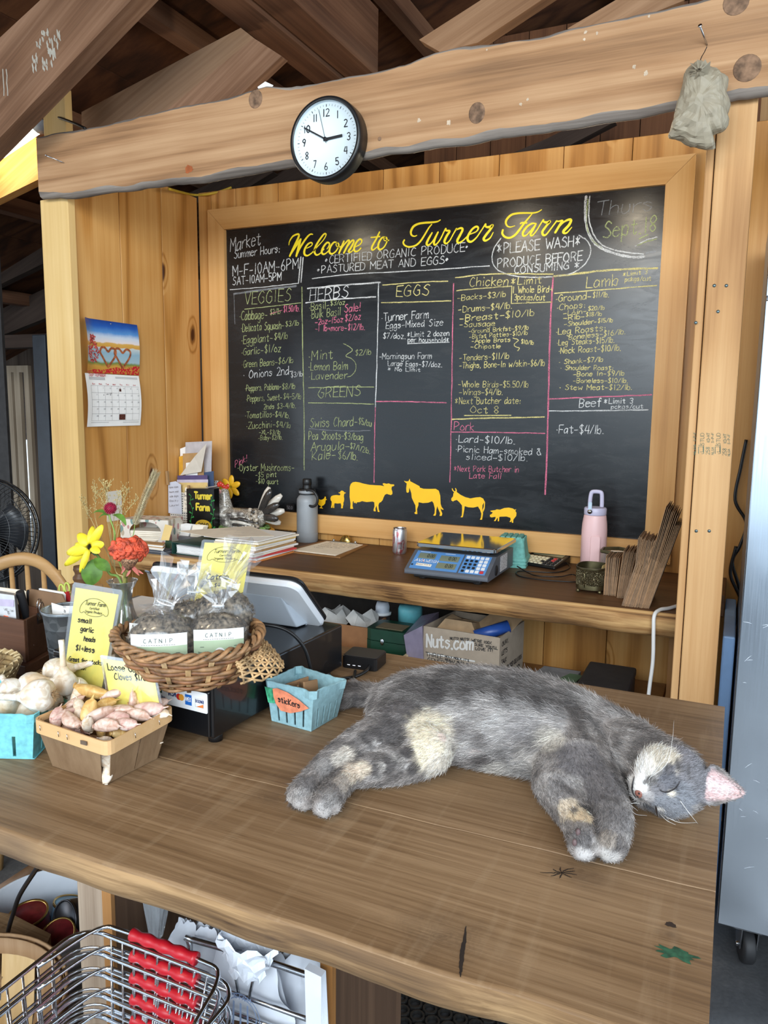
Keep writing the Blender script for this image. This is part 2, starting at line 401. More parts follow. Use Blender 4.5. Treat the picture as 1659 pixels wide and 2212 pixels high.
def concrete():
    T=NT('concrete_floor');co=T.n('TexCoord').outputs['Object']
    a=T.n('TexNoise',{'Vector': co,'Scale': 2.2,'Detail': 6.0,'Roughness': 0.65}).outputs[0]
    b=T.n('TexNoise',{'Vector': co,'Scale': 90.0,'Detail': 3.0}).outputs[0]
    v=T.math('ADD',T.math('MULTIPLY',a,0.8),T.math('MULTIPLY',b,0.25))
    T.set(Base_Color=T.ramp(v,[(0.3,lin(50,51,54)),(0.55,lin(76,77,79)),(0.75,lin(104,103,102))]),
          Roughness=T.n('MapRange',{0: a,1: 0.35,2: 0.65,3: 0.25,4: 0.6}).outputs[0])
    T.bump(b,0.25,0.003);return T.mat
M['concrete']=concrete()
MB().box((-9,-4,-0.05),(6,7,0.0)).build('floor',M['concrete'],kind='structure')
def roofz(x): return CAMZ+1.25+0.35*(x+2.4) if x<1.0 else CAMZ+1.25+0.35*3.4-0.35*(x-1.0)
b=MB()
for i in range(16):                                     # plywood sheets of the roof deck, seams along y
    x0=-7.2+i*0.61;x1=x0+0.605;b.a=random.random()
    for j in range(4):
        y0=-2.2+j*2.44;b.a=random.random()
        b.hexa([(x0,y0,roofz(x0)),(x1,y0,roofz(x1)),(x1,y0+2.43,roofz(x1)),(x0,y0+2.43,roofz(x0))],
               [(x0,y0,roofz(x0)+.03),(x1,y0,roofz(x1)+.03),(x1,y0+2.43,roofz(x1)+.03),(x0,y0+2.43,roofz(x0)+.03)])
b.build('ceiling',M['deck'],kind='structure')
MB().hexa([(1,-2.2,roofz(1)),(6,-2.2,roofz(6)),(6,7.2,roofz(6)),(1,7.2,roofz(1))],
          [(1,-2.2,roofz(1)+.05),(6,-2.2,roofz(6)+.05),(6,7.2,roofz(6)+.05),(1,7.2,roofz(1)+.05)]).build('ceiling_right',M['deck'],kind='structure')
# back wall of vertical pine boards
xs=[-2.27,-2.20]+[at(p,q,y=YB).x for p,q in ((505,413),(597,400),(688,388),(825,370),(947,353),(1077,338),(1217,318),(1367,295))]+[-0.11,0.06]
zt=at(1300,303,y=YB).z
b=MB()
for x0,x1 in zip(xs,xs[1:]):
    b.a=random.random()+.01
    b.box((x0+.0012,YB+.012,0.0),(x1-.0012,YB+.032,zt))
b.a=0;b.box((-2.27,YB+.0322,0),(0.06,YB+.045,zt-.01),1)
b.build('wall_back',[M['pine_z'],M['panel']],kind='structure',bevel=.0015,seg=1)
b=MB();ys=[2.185,2.42,2.665,2.905]
zl=at(400,418,x=XL).z
for y0,y1 in zip(ys,ys[1:]):
    b.a=random.random()+.01
    b.box((XL-.02,y0+.0012,0),(XL,y1-.0012,zl))
b.build('wall_left',M['pine_z'],kind='structure',bevel=.0015,seg=1)
# dark boarding far behind the stand and along the far side
b=MB()
for i in range(9,40):
    b.a=random.random()+.01
    b.box((-7.2+i*.25,6.0,0),(-7.2+i*.25+.246,6.03,4.2))
b.build('wall_far',wood('far_boards',(40,24,15),(70,44,28),(96,64,42),'z',ring=3,rings=4,fine=50,rough=.85),kind='structure')
# reddish boards seen above the stand on the right, some way behind it
rb=MB()
for i in range(9):
    rb.a=random.random()+.01
    rb.box((-1.5+i*.17,3.7,0.0),(-1.5+i*.17+.166,3.72,3.2))
rb.build('wall_inner',wood('inner_boards',(52,30,17),(84,52,31),(108,70,44),'z',ring=3,rings=4,fine=50,rough=.8,knot=.05),kind='structure')
# side wall on the far left with a window opening
wl=wood('grey_siding',(44,36,32),(72,60,52),(96,84,74),'z',fine=50,rough=.9)
wx0,wx1=at(26,900,y=4.2).x,at(73,900,y=4.2).x;wz1=at(50,790,y=4.2).z;wz0=0.25
b=MB();b.box((-8.5,4.2,0),(wx0,4.26,2.3));b.box((wx1,4.2,0),(-3.2,4.26,2.3));b.box((wx0,4.2,wz1),(wx1,4.26,2.3));b.box((wx0,4.2,0),(wx1,4.26,wz0))
b.build('wall_side',wl,kind='structure')
fr=MB();xm=lerp(wx0,wx1,.46)
fr.box((wx0,4.17,wz0),(wx0+.05,4.2,wz1));fr.box((wx1-.05,4.17,wz0),(wx1,4.2,wz1));fr.box((wx0+.05,4.17,wz1-.05),(wx1-.05,4.2,wz1));fr.box((xm-.03,4.17,wz0),(xm+.03,4.2,wz1-.05))
win=fr.build('window_1',wood('window_wood',(110,96,80),(160,142,120),(190,172,150),'z',fine=50),kind='structure')
sd=MB()
for i in range(26): sd.obox((-6.6,6.4,.1+i*.12),(4.0,0,0),(0,.012,.02),(0,-.01,.115))
def timber(name,label,poly,y,depth,mat,parent=None,**k):
    """a sawn timber whose near face is traced on the vertical plane at y, with its true thickness behind"""
    P=[at(p,q,y=y) for p,q in poly]
    if parent is not None: return MB().prism(P,(0,depth,0)).build(name,mat,parent,bevel=.003,seg=1)
    return MB().prism(P,(0,depth,0)).build(name,mat,label=label,category='beam',bevel=.003,seg=1,**k)
def grain(o,a,b_):
    return o
def diag(name,dark,mid,light,ang,**k):
    """wood with the grain turned in the x-z plane"""
    m=wood(name,dark,mid,light,'x',**k).copy()
    for nd in list(m.node_tree.nodes):
        if nd.type == 'TEX_COORD':
            mp=m.node_tree.nodes.new('ShaderNodeMapping');mp.inputs['Rotation'].default_value=(0,ang,0)
            for lk in list(nd.outputs['Object'].links):
                m.node_tree.links.new(mp.outputs[0],lk.to_socket)
            m.node_tree.links.new(nd.outputs['Object'],mp.inputs[0])
    return m
RK=dict(ring=3,rings=3,fine=50,fineamt=0.5,ringamt=0.5,rough=0.85,blot=0.25,blotcol=(128,112,98))
mR1=diag('rafter_sloped',(72,48,34),(116,84,62),(150,116,92),0.55,**RK)
mR2=diag('rafter_sloped_pale',(84,60,42),(124,92,66),(152,120,92),0.42,**RK)
mOR=diag('rafter_lamplit',(150,92,34),(196,132,62),(222,166,96),0.45,**RK)  # warm tube lamp light put into the wood colour
r1=thing('rafter','big brown sloping rafter at the top left with a grey mortar smear','beam',at(100,200,y=1.9))
timber('plank','',[(-40,118),(128,-38),(320,-38),(0,297),(-40,338)],1.9,.07,mR1,r1)
b=MB();Pc=at(97,104,y=1.9);
for k in range(38):
    t=random.random();q=at(97+(random.random()-.5)*44+(t-.5)*-22,62+t*80,y=1.9);L=.012+.022*random.random()
    b.ribbon([q+V3(.001*j+jit(.002),0,-L*j/4) for j in range(5)],[.003,.006,.007,.006,.002],(0,-1,0),.0006+k*.00001)
for k in range(2):
    q=at(6+k*8,150,y=1.9);b.ribbon([q+V3(jit(.002),0,-.02*j) for j in range(5)],.004,(0,-1,0),.0008)
b.build('mortar_smear',plain('mortar',(168,162,150),.9,bump=.4),r1,label='grey mortar smear and pale drips')
timber('rafter','brown rafter in the very top left corner above the big one',[(-60,60),(-60,-60),(118,-60),(62,62),(0,150),(-60,170)],2.35,.09,mR2)
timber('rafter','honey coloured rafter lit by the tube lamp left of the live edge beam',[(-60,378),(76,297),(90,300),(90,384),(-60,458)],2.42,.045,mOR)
t=thing('roof_brace','doubled brown brace rising from left behind the live edge beam','beam',at(400,160,y=2.32))
timber('plank','',[(176,242),(520,60),(548,82),(330,262),(176,300)],2.32,.05,mR2,t)
timber('plank','',[(330,262),(548,82),(608,121),(520,205),(400,300)],2.30,.04,mR1,t)
timber('rafter','brown rafter rising right above the middle of the live edge beam',[(905,86),(1045,-4),(1100,-40),(1230,-40),(1032,92),(950,112)],2.55,.05,mR2)
timber('rafter','brown rafter rising right above the right half of the live edge beam',[(1225,62),(1330,0),(1480,0),(1330,60)],2.6,.05,mR2)
# the heavy timber running away over the beam, seen from below
zb=2.76
x0=at(552,85,z=zb).x;x1=at(717,152,z=zb).x;x2=at(780,140,z=zb).x;ys0=0.9
top=zb+.26
bm_=thing('roof_beam','heavy doubled brown beam running back over the middle of the live edge beam','beam',((x0+x2)/2,1.6,zb))
MB().box((x0,ys0,zb),(x1-.004,2.9,top)).build('plank',M['rafter_y'],bm_,bevel=.004,seg=1)
MB().box((x1,ys0,zb+.012),(x2,2.9,top)).build('plank',M['rafter_y'],bm_,bevel=.004,seg=1)
# purlins under the deck, running back
for k,(xp,lab) in enumerate(((-2.62,'dark purlin over the left end of the live edge beam'),(-2.0,'dark purlin behind the brown brace'),(-3.25,'dark purlin left of the stand with white specks'),
                   (-1.38,'dark purlin left of the heavy roof beam'),(-0.62,'dark purlin right of the heavy roof beam'),(-0.05,'dark purlin at the top right under the deck'),(-4.1,'dark purlin far out to the left'))):
    MB().box((xp,0.2,roofz(xp)-.075),(xp+.07,5.9,roofz(xp)-.002)).build('purlin',M['rafter_y'],label=lab,category='beam')
# dark timbers seen through the gap under the live edge beam and out to the left
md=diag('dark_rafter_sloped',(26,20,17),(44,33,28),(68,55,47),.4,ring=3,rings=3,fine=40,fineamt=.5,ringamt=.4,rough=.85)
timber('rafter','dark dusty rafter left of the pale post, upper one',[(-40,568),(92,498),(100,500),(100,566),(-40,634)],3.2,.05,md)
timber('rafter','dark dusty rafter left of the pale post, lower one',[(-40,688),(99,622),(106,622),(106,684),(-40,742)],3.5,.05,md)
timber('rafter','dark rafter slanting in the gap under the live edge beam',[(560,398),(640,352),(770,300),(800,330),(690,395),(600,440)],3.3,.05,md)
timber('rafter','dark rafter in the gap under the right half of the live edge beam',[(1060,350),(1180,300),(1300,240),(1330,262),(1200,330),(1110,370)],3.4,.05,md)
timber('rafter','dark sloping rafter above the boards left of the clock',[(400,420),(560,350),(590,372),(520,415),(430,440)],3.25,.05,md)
def vpost(parent,name,x0,x1,y0,y1,z0,z1,mat): return MB().box((x0,y0,z0),(x1,y1,z1)).build(name,mat,parent,bevel=.003,seg=2)
lp=thing('post','pale pine post at the left corner of the board stand','post',(-2.33,2.19,0))
zh=at(110,428,y=2.15).z
vpost(lp,'stud',-2.395,-2.258,2.15,2.185,0,zh-.002,M['palestud'])
vpost(lp,'stud',-2.40,-2.29,2.187,2.222,0,CAMZ+1.12,M['palestud'])
rp=thing('post','knotty stud post at the right end with green lumber stamps','post',(-.06,2.2,0))
zr=at(1590,212,y=2.15).z
vpost(rp,'stud',-.098,-.010,2.15,2.24,0,zr-.001,M['stud'])
vpost(rp,'stud',-.1195,-.1002,2.155,2.25,0,zr-.001,M['stud'])
for (px,py) in ((1543,617),(1569,617),(1551,673),(1504,1147),(1532,1147),(1503,697)):
    q=at(px,py,y=2.15);MB().lathe([(.0005,-.0015),(.0042,-.0012),(.0042,.0002)],q,10,axis=(0,1,0)).build('screw_head',plain('zinc',(110,126,128),.4,.8),rp)
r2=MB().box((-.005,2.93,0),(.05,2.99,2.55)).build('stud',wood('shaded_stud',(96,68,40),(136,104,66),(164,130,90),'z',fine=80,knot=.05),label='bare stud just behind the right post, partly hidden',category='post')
dp=MB().box((at(-30,900,y=2.7).x,2.7,0),(at(14,900,y=2.7).x,2.715,2.35)).build('post',plain('dark_post_paint',(46,44,44),.7,var=.15),label='dark grey post at the left picture edge behind the fan',category='post')
sp=MB().box((at(80,950,y=2.75).x,2.75,0),(at(108,950,y=2.75).x,2.83,at(95,722,y=2.75).z)).build('post',plain('dark_steel_paint',(36,42,50),.4,.3,var=.1),label='dark steel post between window and pale post',category='post',bevel=.004)
lt=MB().box((at(96,722,y=3.4).x-1.4,3.4,at(60,750,y=3.4).z),(at(118,722,y=3.4).x,3.5,at(60,722,y=3.4).z)).build('beam',M['darkbeam'],label='dark lintel above the left window opening',category='beam')
YH=2.11
topc=[(76,294),(120,284),(180,276),(250,262),(300,248),(345,238),(400,224),(450,218),(500,206),(540,192),(575,182),(610,186),(650,182),(700,174),(760,160),(830,148),(880,134),(940,108),(1000,96),(1060,92),(1120,84),(1180,72),(1240,56),(1300,45),(1380,26),(1440,14),(1500,0),(1570,-18),(1660,-36),(1760,-50)]
botc=[(84,428),(120,424),(150,428),(185,420),(240,412),(290,408),(340,400),(380,394),(430,392),(470,384),(520,376),(570,366),(610,360),(640,358),(690,352),(760,342),(820,332),(880,326),(940,314),(1000,310),(1060,296),(1120,288),(1180,280),(1240,272),(1300,262),(1380,248),(1440,238),(1500,226),(1570,214),(1660,200),(1760,186)]
def prof(pts,x):
    for (a,c),(b_,d) in zip(pts,pts[1:]):
        if a <= x <= b_: return c+(d-c)*(x-a)/(b_-a)
    return pts[0][1] if x<pts[0][0] else pts[-1][1]
hb=thing('header_beam','long live edge plank across the front of the stand carrying the clock','beam',at(800,250,y=YH))
N=150;rings=[]
X0=at(78,300,y=YH).x;X1=.30
tw=[at(p,q,y=YH) for p,q in topc];bw=[at(p,q,y=YH) for p,q in botc]
tw=[(v.x,v.z) for v in tw];bw=[(v.x,v.z) for v in bw]
for i in range(N+1):
    x=lerp(X0,X1,i/N)
    zt_=prof(tw,x)+.004*mnoise.noise((x*14,0,1))+.002*mnoise.noise((x*45,0,1));zb_=prof(bw,x)+.005*mnoise.noise((x*12,5,2))+.002*mnoise.noise((x*45,5,2))
    e=.010+.006*mnoise.noise((x*9,3,3));e2=.016+.012*mnoise.noise((x*7,9,3))
    rings.append([(x,YH,zb_+e2),(x,YH,lerp(zb_,zt_,.3)),(x,YH,lerp(zb_,zt_,.7)),(x,YH,zt_-e),(x,YH+.006,zt_-.003),(x,YH+.018,zt_),(x,YH+.0385,zt_-.004),(x,YH+.0385,zb_+.004),(x,YH+.018,zb_-.002),(x,YH+.006,zb_+.004)])
b=MB();n=10
b.v=[p for r in rings for p in r]
for k in range(N):
    for i in range(n):
        j=(i+1) % n
        b.f.append((k*n+i,(k+1)*n+i,(k+1)*n+j,k*n+j));b.m.append(0 if i in (0,1,2,6) else 1);b.sm.append(i not in (0,1,2));b.attr.append(0)
b.add(rings[0],[tuple(range(n))],0,False);b.add(rings[-1],[tuple(range(n-1,-1,-1))],0,False)
b.build('plank',[M['header'],M['bark']],hb)
kn=MB()
for px,py,r,s in ((552,214,.026,1.1),(1030,244,.024,1.2),(1614,147,.032,1.0),(1590,5,.030,1.0),(820,140+160,.006,1)):
    q=at(px,py,y=YH)
    kn.lathe([(.0005,-.0008),(r*.55,-.0010),(r*.9,-.0007),(r,.0004)],q,20,axis=(0,1,0),sx=1,sy=s)
kn.build('knot',plain('grey_knot',(126,98,76),.9,var=.25,scale=60,bump=.5),hb,label='round grey-brown knots')
sp_=MB()
for px,py,r in ((1370,145,.004),(1395,158,.005),(1125,225,.004),(1140,215,.003),(970,265,.006),(1052,108,.002),(1265,70,.004),(1262,85,.003),(1290,72,.003),(1402,35,.003),(905,260,.005)):
    q=at(px,py,y=YH);pts=[q+V3(math.cos(a)*r*(1+jit(.4)),-.0006,math.sin(a)*r*1.2*(1+jit(.4))) for a in [2*PI*i/12 for i in range(12)]]
    sp_.flat(pts,up=(0,-1,0))
sp_.build('white_splash',plain('whitewash',(196,176,152),.9,var=.1),hb,label='small white paint splashes')
rs=at(408,365,y=YH);b=MB();b.flat([rs+V3(math.cos(a)*.018*(1+jit(.3)),-.0007,math.sin(a)*.011*(1+jit(.3))) for a in [2*PI*i/14 for i in range(14)]],up=(0,-1,0))
b.build('resin_patch',plain('resin',(168,92,52),.4,var=.2,bump=.5),hb,label='orange resin patch')
def nail(p,tip,r):
    b=MB();b.tube([p,tip],r,8);b.lathe([(r*2.2,-.001),(r*2.2,.0012)],tip,10,axis=(tip-p));return b
q=at(143,354,y=YH);nail(q+V3(0,.012,0),q+V3(-.048,-.045,.022),.0018).build('nail',M['steel'],hb)
q=at(1530,102,y=YH);nail(q+V3(0,.012,0),q+V3(-.018,-.05,.030),.0022).build('nail',M['steel'],hb)
q=at(200,268,y=YH);
lt_=thing('tube_lamp','white tube lamp shining behind the big rafter at the left','lamp',at(60,285,y=2.36))
a=at(92,262,y=2.36);c=at(-40,352,y=2.36);d=(c-a).normalized()
MB().tube([a+d*.03,c],.030,14).build('tube',emit('tube_glow',(255,246,226),9),lt_)
MB().tube([a-d*.02,a+d*.035],.036,14).build('end_cap',plain('grey_cap',(120,122,126),.5),lt_)
_l=lamp('tube_light','POINT',(a+c)*.5+V3(-.05,-.12,.02),7,(1.0,.90,.70),.12);_l.data.energy=3.5
cb=MB().tube(crom([at(86,246,y=2.28),at(120,252,y=2.2),at(160,266,y=2.17),at(185,278,y=2.16)],6),.005,8).build('cable',M['black'],label='black cable running from the tube lamp to the live edge beam',category='cable')
yc=crom([at(365,408,y=2.6),at(390,415,y=2.75),at(418,421,y=2.9),at(445,420,y=2.9),at(475,414,y=2.92),at(500,405,y=2.95)],6)
MB().tube(yc,.0055,8).build('cable',plain('yellow_cable',(206,176,60),.5),label='yellow cable over the inner corner of the pine boards',category='cable')
ps=at(573,183,y=2.13)
b=MB();b.prism([at(556,188,y=2.128),at(573,176,y=2.128),at(590,184,y=2.128),at(585,192,y=2.128),at(560,194,y=2.128)],(0,.002,0));b.build('paper_scrap',M['paperw'],label='white paper corner tucked on top of the live edge beam',category='paper')
# glyph: advance, then strokes; a point is two base-16 digits x y; y 3 = baseline, 8 = small letters, b = capitals
GL=dict(A=(6,"033b 3b63 1656"),B=(6,"030b 0b3b593707 0737553303"),C=(6,"5a3b1906143354"),D=(6,"030b 0b2b59553303"),E=(5,"0b03 0b5b 0747 0353"),F=(5,"0b03 0b5b 0747"),
G=(6,"5a3b1906143354 5457 5737"),H=(6,"030b 535b 0757"),I=(3,"1b13"),J=(5,"4b45331305"),K=(6,"0b03 5b06 0653"),L=(5,"0b03 0353"),M=(7,"030b 0b36 366b 6b63"),N=(6,"030b 0b53 535b"),
O=(7,"3b190614335466593b"),P=(6,"030b 0b3b593706"),Q=(7,"3b190614335466593b 3663"),R=(6,"030b 0b3b593706 3653"),S=(6,"5a3b192847553304"),T=(6,"0b6b 3b33"),U=(6,"0b052343555b"),V=(6,"0b33 336b"),
W=(8,"0b23 2348 4863 638b"),X=(6,"0b63 036b"),Y=(6,"0b37 6b37 3733"),Z=(6,"0b6b 6b03 0363"),
a=(5,"47280604133446 4843"),b=(5,"0b03 062847453304"),c=(5,"472806042344"),d=(5,"4b43 47280604133446"),e=(5,"0646472807042344"),f=(4,"4a3b2a23 0848"),g=(5,"47280604133446 4842301001"),h=(5,"0b03 06284743"),
i=(2,"1813 1a1b"),j=(3,"28211001 2a2b"),k=(5,"0b03 4806 0643"),l=(2,"1b13"),m=(7,"0803 0617283733 3647586763"),n=(5,"0803 06284743"),o=(5,"28060423444628"),p=(5,"0800 062847453304"),q=(5,"47280604133446 4840"),
r=(4,"0803 062848"),s=(5,"47280726452304"),t=(5,"2a243344 0848"),u=(5,"0804234548 4843"),v=(5,"0823 2348"),w=(7,"0813 1336 3653 5368"),x=(5,"0843 0348"),y=(5,"0824 4800"),z=(5,"0848 4803 0343"))
GL.update({'0':(5,"2b09052345492b"),'1':(3,"1b13"),'2':(5,"0a2b4a4803 0353"),'3':(5,"0a2b4a4827 2746442304"),'4':(5,"2b06 0656 4b43"),'5':(5,"4b0b 0b07 072846442304"),'6':(5,"3b18052344462706"),'7':(5,"0b4b 4b13"),
'8':(5,"27092b492705234527"),'9':(5,"4827092b4a4823"),'$':(5,"4a2b0927452304 2c22"),'-':(5,"0646"),'.':(2,"0313"),',':(2,"1402"),':':(3,"1413 1716"),'/':(4,"034b"),'*':(6,"2a24 0945 4905"),'!':(2,"1b16 1413"),'+':(5,"0646 2844"),
'\u00b7':(2,"0616"),'&':(6,"53290a2b3a0614335"+"5"),"'":(2,"1b19"),'}':(5,"0b2a28461624230 3".replace(' ','')),'\u00b0':(4,"18070616172718"),'(':(3,"2b181522"),')':(3,"0b28251 2".replace(' ','')),'_':(5,"0353"),'%':(6,"035b 0a1a 4454"),'?':(5,"0a2b4927 2423"),' ':(4,"")})
def write(mb,text,P0,U,Vh,w,n,mat=None,jitter=0.25,slant=0.0,lift=0.0006,rs=None,sub=4):
    """letters `text` along U (whole width), capital height Vh, stroke width w, on the surface facing n"""
    rnd=random.Random(rs if rs is not None else text)
    tot=sum(GL[c][0]+1 for c in text)-1;P0,U,Vh=Vector(P0),Vector(U),Vector(Vh);x=0
    for c in text:
        adv,st=GL[c];dy=rnd.uniform(-.5,.5)*jitter*1.2
        for s in st.split():
            pts=[(int(s[i],16),int(s[i+1],16)-3) for i in range(0,len(s),2)]
            Q=[P0+U*((x+px+slant*py+rnd.uniform(-jitter,jitter))/tot)+Vh*((py+dy+rnd.uniform(-jitter,jitter))/8.0) for px,py in pts]
            mb.ribbon(crom(Q,sub) if len(Q)>2 else Q,w*rnd.uniform(.8,1.15),n,lift+rnd.uniform(0,.00025),mat)
        x += adv+1
def chalkboard_mat():
    T=NT('chalkboard');co=T.n('TexCoord').outputs['Object']
    a=T.n('TexNoise',{'Vector': co,'Scale': 3.0,'Detail': 6.0,'Roughness': .6}).outputs[0]
    s=T.n('VectorMath',{0: co,1: (1.0,1,4.0)},operation='MULTIPLY').outputs[0]
    b_=T.n('TexNoise',{'Vector': s,'Scale': 6.0,'Detail': 6.0,'Roughness': .7,'Distortion': 1.2}).outputs[0]
    T.set(Base_Color=T.ramp(T.math('ADD',T.math('MULTIPLY',a,.5),T.math('MULTIPLY',b_,.5)),[(.35,lin(17,19,22)),(.55,lin(24,26,29)),(.75,lin(46,48,50))]),
          Roughness=T.n('MapRange',{0: b_,1: .3,2: .7,3: .20,4: .32}).outputs[0],Specular_IOR_Level=.5)
    return T.mat
def chalk(name,rgb,strength=.8):
    T=NT(name);co=T.n('TexCoord').outputs['Object']
    a=T.n('TexNoise',{'Vector': co,'Scale': 420.0,'Detail': 2.0}).outputs[0]
    b_=T.n('TexNoise',{'Vector': co,'Scale': 24.0,'Detail': 2.0}).outputs[0]
    al=T.n('MapRange',{0: T.math('ADD',a,T.math('MULTIPLY',b_,.55)),1: .50,2: .86,3: .10,4: 1.0}).outputs[0]
    T.set(Base_Color=lin(*rgb),Roughness=.95,Specular_IOR_Level=.1,Alpha=T.math('MULTIPLY',al,strength));return T.mat
CH=[chalk('white_chalk',(235,236,236)),chalk('green_chalk',(190,200,140)),chalk('yellow_chalk',(240,226,150)),chalk('pink_chalk',(240,130,160)),chalk('faint_chalk',(200,204,210),.35)]
Wt,Gr,Ye,Pk,Fa=range(5)
bx0,bx1,bz0,bz1=-2.110,-.282,CAMZ-.4765,CAMZ+.7545
cb_=thing('chalkboard','big black chalkboard in a wide pine frame with a chalked price list','chalkboard',((bx0+bx1)/2,YB,(bz0+bz1)/2))
MB().box((bx0-.03,YB,bz0-.03),(bx1+.03,YB+.0115,bz1+.03)).build('panel',chalkboard_mat(),cb_)
fo=(-2.197,-.190,CAMZ-.557,CAMZ+.8435)
def rail(pts,mat):
    b=MB();b.prism([(x,YB-.018,z) for x,z in pts],(0,.029,0));return b.build('frame_rail',mat,cb_,bevel=.003,seg=2)
g=.0006
rail([(fo[0]+g,fo[3]),(fo[1]-g,fo[3]),(bx1-g,bz1),(bx0+g,bz1)],M['pine_x'])
rail([(fo[0]+g,fo[2]),(bx0+g,bz0),(bx1-g,bz0),(fo[1]-g,fo[2])],M['pine_x'])
rail([(fo[0],fo[2]+g),(fo[0],fo[3]-g),(bx0,bz1-g),(bx0,bz0+g)],M['pine_fz'])
rail([(fo[1],fo[2]+g),(bx1,bz0+g),(bx1,bz1-g),(fo[1],fo[3]-g)],M['pine_fz'])
BN=(0,-1,0)
def bp(p): return at(p[0],p[1],y=YB)
PXM=YB/FPX*1.04                                       # metres on the board per photo pixel
